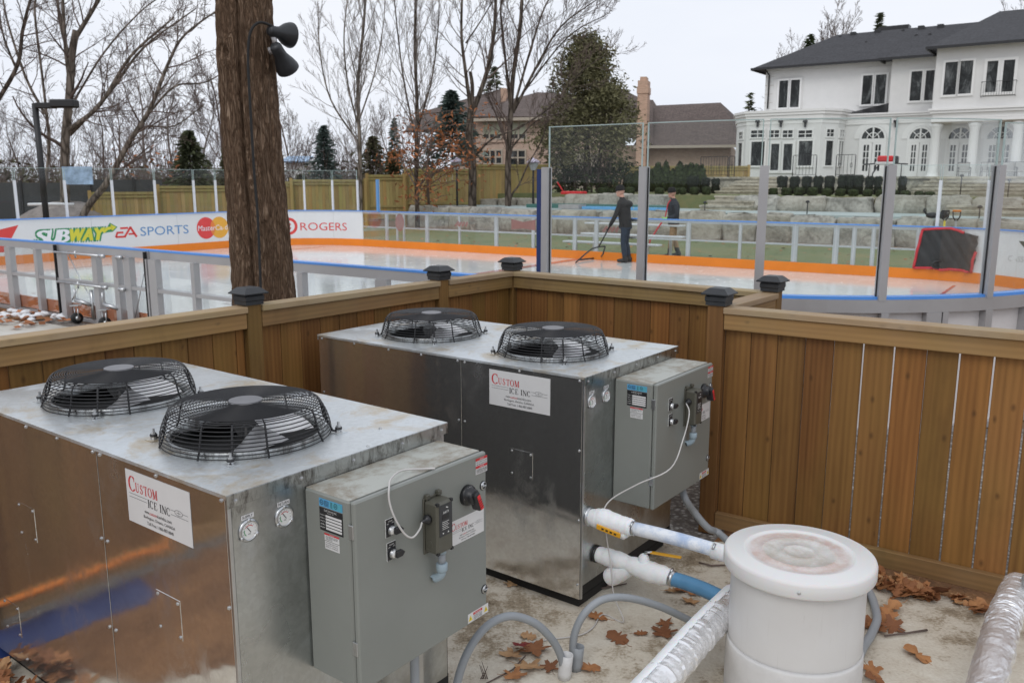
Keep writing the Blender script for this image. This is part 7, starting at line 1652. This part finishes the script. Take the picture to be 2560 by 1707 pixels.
# undergrowth mass far behind: brush that reads as one band
mb = MB(); rs = random.Random(77)
for i in range(230):
    x = rs.uniform(-80, 560) if i < 150 else rs.uniform(640, 960); d = rs.uniform(44, 70); p = at(x, 420, d); h_ = rs.uniform(1.5, 5.2); q = Vector((p.x, p.y, 0))
    for _ in range(7): e = q + Vector((rs.gauss(0, 1.0), rs.gauss(0, 1), h_ * rs.uniform(.5, 1))); m_ = q.lerp(e, .5) + Vector((rs.gauss(0, .3), 0, 0)); mb.tube([q, m_, e], [.03, .02, .008], 3, cap=False); side(mb, [q, m_, e], .02, h_ * .5, 2, rs, dict(lev=3, n=(5, 5, 5), rmin=.009, ang=(20, 60), len=(.3, .6)), .2, 5)
structure('thicket', mb, MT['twig'], 'stuff')
mb = MB()
for i in range(150):
    x = rs.uniform(-80, 560) if i < 100 else rs.uniform(650, 1000); d = rs.uniform(50, 75); p = at(x, 400, d); tuft(mb, Vector((p.x, p.y, rs.uniform(.3, 2.6))), 40, 1.3, .22, rs)
structure('undergrowth', mb, MT['bush'], 'stuff')
# evergreens
def conifer(name, x, yt, yb, d, wpx, m, label, n=2600, size=.28, seed=1, tiers=9, trunk='bark_dark', z0=None, cat='tree', group=None, full=.12):
    rs = random.Random(seed); tp = at(x, yt, d); z0 = at(x, yb, d).z if z0 is None else z0; H_ = tp.z - z0; Rm = wpx * .5 / 1959 * d * 1.7; t = empty(name, (tp.x, tp.y, z0), 0, label, cat, group)
    mb = MB()
    for i in range(n):
        f = rs.random() ** .8 * .98; f = 1 - (1 - f); tier = .72 + .28 * (1 - ((f * tiers) % 1)); r_ = Rm * (1 - f) ** .85 * tier + .03; a = rs.uniform(0, 6.28); lob = .70 + .22 * math.sin(a * 5 + int(f * tiers) * 2.1) + .18 * math.sin(a * 3 + int(f * tiers * 1.7) * 1.3); q = rs.random() ** .45; rr = r_ * q * lob
        p = Vector((rr * math.cos(a), rr * math.sin(a), H_ * (full + (1 - full) * f) - .18 * rr)); o = Vector((math.cos(a), math.sin(a), rs.uniform(-.55, .25))).normalized(); b = o.orthogonal().normalized(); b.rotate(Matrix.Rotation(rs.uniform(0, 6.28), 3, o)); s = size * rs.uniform(.35, 1.15)
        mb.add([p - b * s * .22, p + o * s * .9, p + b * s * .22, p - o * s * .4], [(0, 1, 2, 3)], rnd=rs.random())
    mb.build('crown', MT[m], t); mb = MB(); mb.tube([(0, 0, 0), (0, 0, H_ * .97)], [H_ * .018, .015], 6); mb.build('trunk', MT[trunk], t)
conifer('spruce', 1037, 205, 400, 46, 130, 'spruce', 'blue green spruce between the rust leaves and the pink house', 3400, .30, 2)
conifer('spruce', 742, 285, 420, 44, 92, 'spruce', 'small blue green spruce right of the thick trunk', 2600, .24, 3, z0=0)
conifer('spruce', 905, 268, 400, 60, 50, 'spruce', 'distant spruce tip behind the rust leaves', 1200, .28, 4, z0=0)
conifer('pine', 432, 296, 445, 41, 128, 'pine', 'dense dark pine left of the thick trunk', 4200, .26, 5, 5, z0=0, full=.05)
conifer('pine', 2022, 25, 220, 92, 70, 'pine', 'dark spruce top above the ridge of the white house', 1300, .5, 6, z0=6)
conifer('pine', 1862, 75, 250, 95, 95, 'arbor', 'green treetop showing behind the left hip of the dark roof', 1200, .5, 8, z0=6)
conifer('pine', 1724, 210, 420, 84, 60, 'pine', 'thin evergreen beside the left corner of the white house', 420, .5, 9, z0=0)
conifer('pine', 1135, 148, 420, 84, 120, 'pine', 'dark evergreen branches behind the twin trunks', 900, .5, 10, z0=0)
conifer('pine', 1106, 225, 420, 86, 70, 'pine', 'small distant evergreen left of the brick chimney', 700, .45, 11, z0=0)
conifer('pine', 1272, 172, 420, 86, 60, 'pine', 'narrow distant evergreen beside the big cedar', 500, .45, 12, z0=0)
for i, (x, yt, w_, d) in enumerate(((855, 310, 110, 47), (900, 345, 70, 45), (520, 335, 60, 46), (690, 400, 60, 46))): conifer('evergreen_bush', x, yt, 430, d, w_, 'bush', ('broad olive evergreen behind the short fence section', 'low olive evergreen left of the rust leaves', 'olive evergreen half hidden behind the thick trunk', 'low brush under the distant shed')[i], 1800, .3, 30 + i, 4, z0=0, cat='shrub', full=.0)
# big loose cedar before the brick house
rs = random.Random(99); cb = at(1345, 440, 41); t = empty('cedar_tree', (cb.x, cb.y, TZ2 - .3), 0, 'large loose cedar with bare lower trunks before the brick house', 'tree')
mb = MB(); prof = [(85, 14), (120, 44), (170, 66), (230, 88), (290, 112), (330, 118), (370, 112)]
for i in range(520):
    f = rs.random() ** .85; y = 88 + f * 281; hw = next(a[1] + (b[1] - a[1]) * (y - a[0]) / (b[0] - a[0]) for a, b in zip(prof[:-1], prof[1:]) if y <= b[0]) if y > 85 else 15
    q = math.sqrt(rs.random()) * rs.choice((.8, .95, 1.0, 1.0, 1.22)); a = rs.uniform(0, 6.28); c = at(1350 + (8 if y > 200 else -4), y, 41) + Vector((hw / 1959 * 41 * q * math.cos(a), hw / 1959 * 41 * q * math.sin(a) * .8, 0)); tuft(mb, c, 46 if y < 330 else 16, .46, .10, rs, .9)
for i in range(26): c = at(rs.uniform(1262, 1310), rs.uniform(300, 370), 40.5); tuft(mb, c, 22, .5, .15, rs)
mb.build('crown', MT['cedar'], t, True); mb = MB()
for x0, x1, r_ in ((1345, 1350, .14), (1322, 1310, .08), (1372, 1390, .09), (1300, 1270, .06), (1395, 1420, .07), (1360, 1340, .06)): P_ = [at(x0, 455, 41), at((x0 * .7 + x1 * .3), 370, 41), at(x1, 240, 41)]; mb.tube(spline(P_, 4), r_, 6); side(mb, spline(P_, 4), r_ * .6, 3.5, 1, rs, dict(lev=3, n=(8, 6, 5), rmin=.008, up=.04, ang=(30, 70), len=(.3, .5)), .2, 16)
mb.build('trunk', MT['bark_dark'], t, True)
mb = MB()
for i in range(80): c = at(rs.uniform(1268, 1445), rs.uniform(375, 440), rs.uniform(40.5, 43)); tuft(mb, c, 34, .5, .13, rs)
structure('dark_understorey', mb, MT['arbor'], 'stuff')
# rust coloured leaves that still hang on a young oak
rs = random.Random(15); ob = at(985, 470, 35.5); t = empty('oak_sapling', (ob.x, ob.y, .6), 0, 'young oak still holding rust coloured leaves before the pale fence', 'tree'); mb = MB(); br = MB()
for i in range(74):
    if i < 50: x, y = rs.gauss(1010, 48), rs.uniform(255, 415); x = 960 + (x - 960) * (1.15 if y > 330 else .9)
    elif i < 62: x, y = rs.uniform(875, 965), rs.uniform(320, 370)
    else: x, y = rs.uniform(925, 1040), rs.uniform(410, 462)
    c = at(x, y, rs.uniform(34.8, 36.2)); b0 = at(958 + rs.uniform(-3, 30), min(470, y + rs.uniform(10, 50)), 35.5); br.tube([b0, b0.lerp(c, .6) + Vector((0, 0, .1)), c], [.02, .012, .005], 4, cap=False); tuft(mb, c, 17, .55, .10, rs, .8)
br.tube([ob, at(980, 380, 35.5), at(1000, 270, 35.5)], [.06, .05, .02], 6)
mb.build('leaves', MT['rust_leaf'], t, True); br.build('branches', MT['twig'], t, True)
for x0, y0, x1, y1, n, d, lab in ((250, 330, 420, 400, 12, 33, 'left'),): 
    mb = MB(); 
    for i in range(n): tuft(mb, at(rs.uniform(x0, x1), rs.uniform(y0, y1), d), 7, .5, .09, rs)
    structure('hanging_leaves', mb, MT['rust_leaf'], 'stuff')
# ------------------------------------------------------------------ the thick trunk behind the fence
tb_ = Vector((at(604, 690, 7.6).x, 7.6, 0)); t = empty('tree_trunk', tb_, 0, 'thick furrowed tree trunk standing just beyond the fence', 'tree')
mb = MB(); nu, nv = 200, 190; vs = []; rs = random.Random(4); Hh = 6.2
def tr_w(z): return .268 + .10 * math.exp(-z * 2.4) - .0135 * z
for i in range(nv + 1):
    z = -.05 + Hh * i / nv; y_px = None; cx_ = -.004 * z + .012 * math.sin(z * 1.7)
    for j in range(nu):
        a = 2 * PI * j / nu; fis = (.5 + .5 * math.sin(a * 31 + 2.2 * math.sin(z * 4.1 + a * 3) + 1.5 * math.sin(z * 9 + a * 7))) ** .8
        r = tr_w(z) * (1 + .035 * math.sin(a * 2 + .4) + .02 * math.sin(a * 3 + z)) + .010 * (fis - .5) + .005 * math.sin(z * 23 + a * 11) * fis
        da = math.atan2(math.sin(a - R(268)), math.cos(a - R(268))); r -= .045 * math.exp(-(da / .055) ** 2)                 # the long seam
        for kz, ka in ((3.04, 238),): dd_ = math.atan2(math.sin(a - R(ka)), math.cos(a - R(ka))); r += .045 * math.exp(-(dd_ / .42) ** 2 - ((z - kz) / .11) ** 2) - .085 * math.exp(-(dd_ / .2) ** 2 - ((z - kz) / .05) ** 2)
        vs.append((cx_ + r * math.cos(a), r * math.sin(a), z))
mb.add(vs, [(i * nu + j, i * nu + (j + 1) % nu, (i + 1) * nu + (j + 1) % nu, (i + 1) * nu + j) for i in range(nv) for j in range(nu)], smooth=True); mb.build('trunk', MT['bark_big'], t)
# flood lamps strapped to it, with their cable
def lamp(x0, y0, x1, y1, r0, r1, label, name='flood_lamp'):
    a = at(x0, y0, 7.40); b = at(x1, y1, 7.56); d = (b - a); t = empty(name, a, 0, label, 'lamp'); q = d.to_track_quat('Z', 'Y').to_matrix().to_4x4(); L = d.length
    mb = MB(); mb.M = q; mb.lathe([(r0 * .75, -.02), (r0, 0), (r0 * 1.05, L * .25), (r0 * 1.15, L * .42), (r1 * .85, L * .7), (r1, L * .93), (r1, L)], 24, capt=False); mb.build('housing', MT['cap_black'], t)
    mb = MB(); mb.M = q; mb.lathe([(r1 * .96, L * .95), (.01, L * .93)], 24, capb=False, capt=False); mb.build('lens', MT['dark_void'], t); return t
lamp(622, 72, 668, 82, .045, .105, 'upper black floodlight strapped to the thick trunk'); lamp(633, 108, 662, 160, .05, .098, 'lower black floodlight on the thick trunk, pointing down')
mb = MB(); mb.tube([at(622, 70, 7.45), at(630, 92, 7.42), at(633, 110, 7.45)], .022, 8); mb.tube([at(618, 118, 7.42), at(636, 112, 7.42)], .03, 8); top('lamp_bracket', mb, MT['alu_grey'], 'grey bracket holding two floodlights to the thick trunk', 'bracket')
mb = MB(); mb.tube(spline([at(628, 62, 7.40), at(600, 52, 7.33), at(582, 62, 7.30), at(572, 90, 7.29), at(570, 150, 7.29), at(575, 250, 7.29), at(584, 400, 7.29), at(592, 500, 7.28), at(600, 690, 7.24)], 8), .011, 8); top('lamp_cable', mb, MT['black_matte'], 'black cable looping from the floodlights down the thick trunk', 'cable')
# ------------------------------------------------------------------ people
def person(loc, heading, label, parts, zones, mats, extra=None, voxel=.014):
    t = empty('person', loc, heading, label, 'person')
    mb = MB(); parts(mb)
    me = D.meshes.new('raw'); me.from_pydata(mb.v, [], mb.f); o = D.objects.new('raw', me); COL.objects.link(o)
    md = o.modifiers.new('r', 'REMESH'); md.mode = 'VOXEL'; md.voxel_size = voxel
    sm = o.modifiers.new('s', 'SMOOTH'); sm.iterations = 3; sm.factor = .5
    dg = bpy.context.evaluated_depsgraph_get(); dg.update(); me2 = D.meshes.new_from_object(o.evaluated_get(dg)); D.objects.remove(o); D.meshes.remove(me)
    me2.name = 'body'; me2.materials.clear()
    for m in mats: me2.materials.append(MT[m])
    for p in me2.polygons: p.material_index = zones(p.center); p.use_smooth = True
    b = D.objects.new('body', me2); COL.objects.link(b); b.parent = t; FRAME[b.name] = FRAME[t.name]
    if extra: extra(t)
    return t
def leg(mb, hip, knee, ankle, toe, r=(.095, .068, .055)):
    mb.tube(spline([hip, Vector(hip).lerp(Vector(knee), .5), knee, Vector(knee).lerp(Vector(ankle), .4), ankle], 3), [r[0], r[0] * .98, r[0] * .95, r[0] * .9, r[0] * .84, r[0] * .78, r[1] * 1.05, r[1], r[1] * 1.02, r[1] * 1.05, r[1], r[2] * 1.15, r[2]][:13], 14)
    a = Vector(ankle); d = (Vector(toe) - Vector((a.x, a.y, toe[2]))); d.normalize() if d.length else None
    mb.tube([a + Vector((0, 0, .02)), Vector((a.x, a.y, .05)) - d * .03], [.062, .064], 12); mb.tube([Vector((a.x, a.y, .048)) - d * .07, Vector((a.x, a.y, .052)) + d * .08, Vector((a.x, a.y, .042)) + d * .19], [.046, .05, .036], 12)
def arm(mb, sh, el, wr, r=(.072, .058, .045)): mb.tube(spline([sh, el, wr], 5), [r[0] + (r[1] - r[0]) * min(1, i / 5) + (r[2] - r[1]) * max(0, (i - 5) / 5) for i in range(11)], 12)
def hand(mb, wr, d, side_, curl=.9):
    """palm, four bent fingers of different length and a thumb from the side of the palm"""
    d = Vector(d).normalized(); s = Vector(side_).normalized(); n = d.cross(s).normalized(); wr = Vector(wr)
    for k_ in (-.024, 0, .024): mb.tube([wr - d * .02 + s * k_ * .5, wr + d * .085 + s * k_], [.020, .017], 8)
    for i, L in enumerate((.060, .072, .068, .052)):
        p0 = wr + d * .085 + s * (-.033 + .022 * i); p1 = p0 + (d * math.cos(curl * .6) + n * math.sin(curl * .6)) * L * .5; p2 = p1 + (d * math.cos(curl * 1.6) + n * math.sin(curl * 1.6)) * L * .55; mb.tube([p0 - d * .01, p0, p1, p2], [.0095, .0098, .0092, .008], 7)
    p0 = wr + d * .03 - s * .03; p1 = p0 + d * .035 - s * .028 + n * .012; mb.tube([p0, p1, p1 + d * .03 + n * .02 + s * .004], [.013, .011, .0095], 7)
def head(mb, c, f, r=(.088, .075, .115)):
    """skull, jaw, nose, brow, lips and ears; f: facing angle about z"""
    M0 = mb.M.copy(); mb.M = M0 @ Matrix.Translation(c) @ Matrix.Rotation(f, 4, 'Z')
    mb.ball((0, 0, .02), (.095, .076, .105), 20, 14); mb.ball((.028, 0, -.055), (.062, .055, .062), 16, 10); mb.tube([(.082, 0, .018), (.106, 0, -.022), (.090, 0, -.032)], [.010, .015, .011], 8)
    mb.tube([(.080, -.035, .028), (.091, 0, .030), (.080, .035, .028)], .010, 8); mb.tube([(.080, -.018, -.062), (.089, 0, -.062), (.080, .018, -.062)], .008, 8); mb.ball((.078, 0, -.095), (.020, .024, .016), 10, 6)
    for sy in (-1, 1): mb.ball((-.005, sy * .078, -.008), (.022, .010, .032), 10, 6)
    mb.M = M0
def eyes(t, c, f):
    for sy in (-1, 1):
        mb = MB(); mb.M = Matrix.Translation(c) @ Matrix.Rotation(f, 4, 'Z'); mb.m = 0; mb.ball((.081, sy * .030, .010), .0115, 10, 8); mb.m = 1; mb.ball((.0875, sy * .030, .010), .006, 8, 6); mb.build('eye', [MT['lg_white'], MT['print_black']], t)
def beanie(t, c, f, roll=True):
    mb = MB(); mb.M = Matrix.Translation(c) @ Matrix.Rotation(f, 4, 'Z') @ Matrix.Rotation(R(8), 4, 'Y') @ Matrix.Diagonal((1, .86, 1, 1)); mb.lathe([(.104, .030), (.112, .034), (.112, .075), (.106, .082), (.102, .11), (.085, .145), (.05, .166), (.005, .172)], 24, jitter=.01); mb.build('knit_hat', MT['knit'], t)
def torso(mb, lean=(0, 0), w=1.0):
    M0 = mb.M.copy(); lx, ly = lean
    prof = [(.80, .145, .185), (.88, .15, .195), (1.0, .145, .19), (1.12, .15, .195), (1.25, .16, .215), (1.36, .155, .225), (1.43, .13, .205), (1.48, .09, .12), (1.52, .065, .068)]
    vs = []; n = 24
    for z, a, b in prof:
        k_ = (z - .8) / .7
        for q in range(n): th = 2 * PI * q / n; vs.append((a * w * math.cos(th) + lx * k_, b * w * math.sin(th) + ly * k_, z))
    mb.add(vs, [(i * n + q, i * n + (q + 1) % n, (i + 1) * n + (q + 1) % n, (i + 1) * n + q) for i in range(len(prof) - 1) for q in range(n)] + [tuple(range(n))[::-1], tuple((len(prof) - 1) * n + q for q in range(n))]); mb.M = M0
# man on the ice with the drag scraper: local x is the way he faces
q = atz(1436, 602.5, ICE); H1 = R(158)
_i = lambda P, M_: M_.inverted() @ P
def parts1(mb):
    torso(mb, (.10, 0)); mb.tube([(.09, 0, 1.46), (.125, 0, 1.58)], [.062, .058], 14)
    head(mb, (.155, 0, 1.665), R(12)); leg(mb, (.0, .095, .90), (.03, .105, .49), (-.02, .11, .10), (.2, .13, 0)); leg(mb, (.0, -.095, .90), (.02, -.10, .49), (-.06, -.10, .10), (.2, -.13, 0))
    arm(mb, (.10, .20, 1.40), (.20, .25, 1.12), (.34, .20, .88)); hand(mb, (.35, .195, .86), (.5, -.05, -1), (0, 1, 0), 1.3)
    arm(mb, (.08, -.20, 1.40), (.06, -.275, 1.13), (.19, -.235, .93)); hand(mb, (.20, -.23, .91), (.4, .1, -1), (0, -1, 0), 1.2)
    mb.ball((-.0, 0, 1.38), (.15, .21, .10), 18, 10); mb.tube([(.10, -.08, 1.50), (.15, 0, 1.515), (.10, .08, 1.50)], .035, 8)
def zones1(c):
    if c.z > 1.545: return 3
    if c.z < .17: return 2
    if c.x > .28 and c.z < .90 and c.z > .7 or (c.z < .93 and abs(c.y) > .19 and c.z > .7): return 4
    return 0 if c.z > .84 else 1
def ex1(t):
    beanie(t, (.155, 0, 1.665), R(12)); eyes(t, (.155, 0, 1.665), R(12))
    mb = MB(); mb.box(-.150, -.143, -.10, -.075, 1.28, 1.31); mb.build('back_patch', MT['yellow'], t)
person(q, H1, 'man in black jacket, dark jeans and knit hat pulling a scraper on the ice', parts1, zones1, ['jacket', 'jeans', 'boot', 'skin', 'knit'], ex1)
M1 = Matrix.Translation(q) @ Matrix.Rotation(H1, 4, 'Z')
hp = M1 @ Vector((.385, .19, .79)); hq = M1 @ Vector((.34, .20, .92))
yy = hp.y; zz = lambda x, y: at(x, y, yy - .1)
ap = zz(1497 / K, 617 / K); apr = zz(1513 / K, 616 / K); l1 = zz(1480 / K, 622 / K); l2 = zz(1462 / K, 636 / K); g1 = atz(1439 / K, 657 / K, ICE + .012); r1_ = zz(1508 / K, 634 / K); g2 = atz(1501 / K, 644 / K, ICE + .03); g3_ = atz(1505 / K, 641 / K, ICE + .05)
t = empty('ice_scraper', (g1.x, g1.y, ICE), 0, 'black wire framed drag scraper held by the man on the ice', 'scraper')
mb = MB(); mb.tube([hq, hp, ap], .017, 8); mb.build('handle', MT['black'], t, True)
mb = MB(); mb.tube([apr, ap, l1, l2, g1], .018, 8); mb.tube([apr, r1_, g2], .018, 8); mb.tube([atz(1446 / K, 650 / K, ICE + .04), g2], .02, 8); mb.build('frame', MT['black'], t, True)
# man behind the boards
q2 = UN(*(lambda p: (RU.dot(p), RN.dot(p)))(atz((1400 + 1655 * .17) / K, (440 + 1192 * .17) / K, 0.0)))
def parts2(mb):
    torso(mb, (.02, 0), .98); mb.tube([(.02, 0, 1.46), (.045, 0, 1.57)], [.06, .056], 14); head(mb, (.065, 0, 1.655), R(6))
    leg(mb, (.0, .095, .90), (.06, .13, .49), (.10, .16, .10), (.3, .2, 0)); leg(mb, (.0, -.095, .90), (-.04, -.12, .49), (-.16, -.15, .10), (0, -.16, 0))
    arm(mb, (.02, .20, 1.39), (-.03, .25, 1.10), (.20, .17, 1.02)); hand(mb, (.21, .165, 1.02), (1, -.2, -.1), (0, 1, 0), 1.3)
    arm(mb, (.02, -.20, 1.39), (-.05, -.25, 1.10), (.17, -.19, .98)); hand(mb, (.18, -.185, .98), (1, .2, -.1), (0, -1, 0), 1.3)
def zones2(c):
    if c.z > 1.54: return 3
    if c.z < .24: return 2
    if c.x > .20 and .9 < c.z < 1.1: return 4
    return 0 if c.z > .86 else 1
def ex2(t):
    beanie(t, (.065, 0, 1.655), R(6)); eyes(t, (.065, 0, 1.655), R(6))
    mb = MB(); mb.tube(spline([(.10, .04, 1.50), (.175, .05, 1.38), (.20, .05, 1.22), (.24, .08, 1.06)], 4), .016, 6); mb.build('red_cord', MT['tarp_red'], t)
person(q2, R(176), 'man in navy jacket, tan trousers and black knit hat standing behind the far boards', parts2, zones2, ['jacket_navy', 'tan_trousers', 'boot', 'skin', 'glove_lime'], ex2)
M2 = Matrix.Translation(q2) @ Matrix.Rotation(R(176), 4, 'Z')
mb = MB(); mb.tube([M2 @ Vector((.27, .14, 1.0)), M2 @ Vector((.42, .16, .78)), M2 @ Vector((.62, .2, .45)), M2 @ Vector((.7, .2, .03))], .022, 8); top('red_tool', mb, MT['tarp_red'], 'red handled tool held down by the man behind the boards', 'tool')
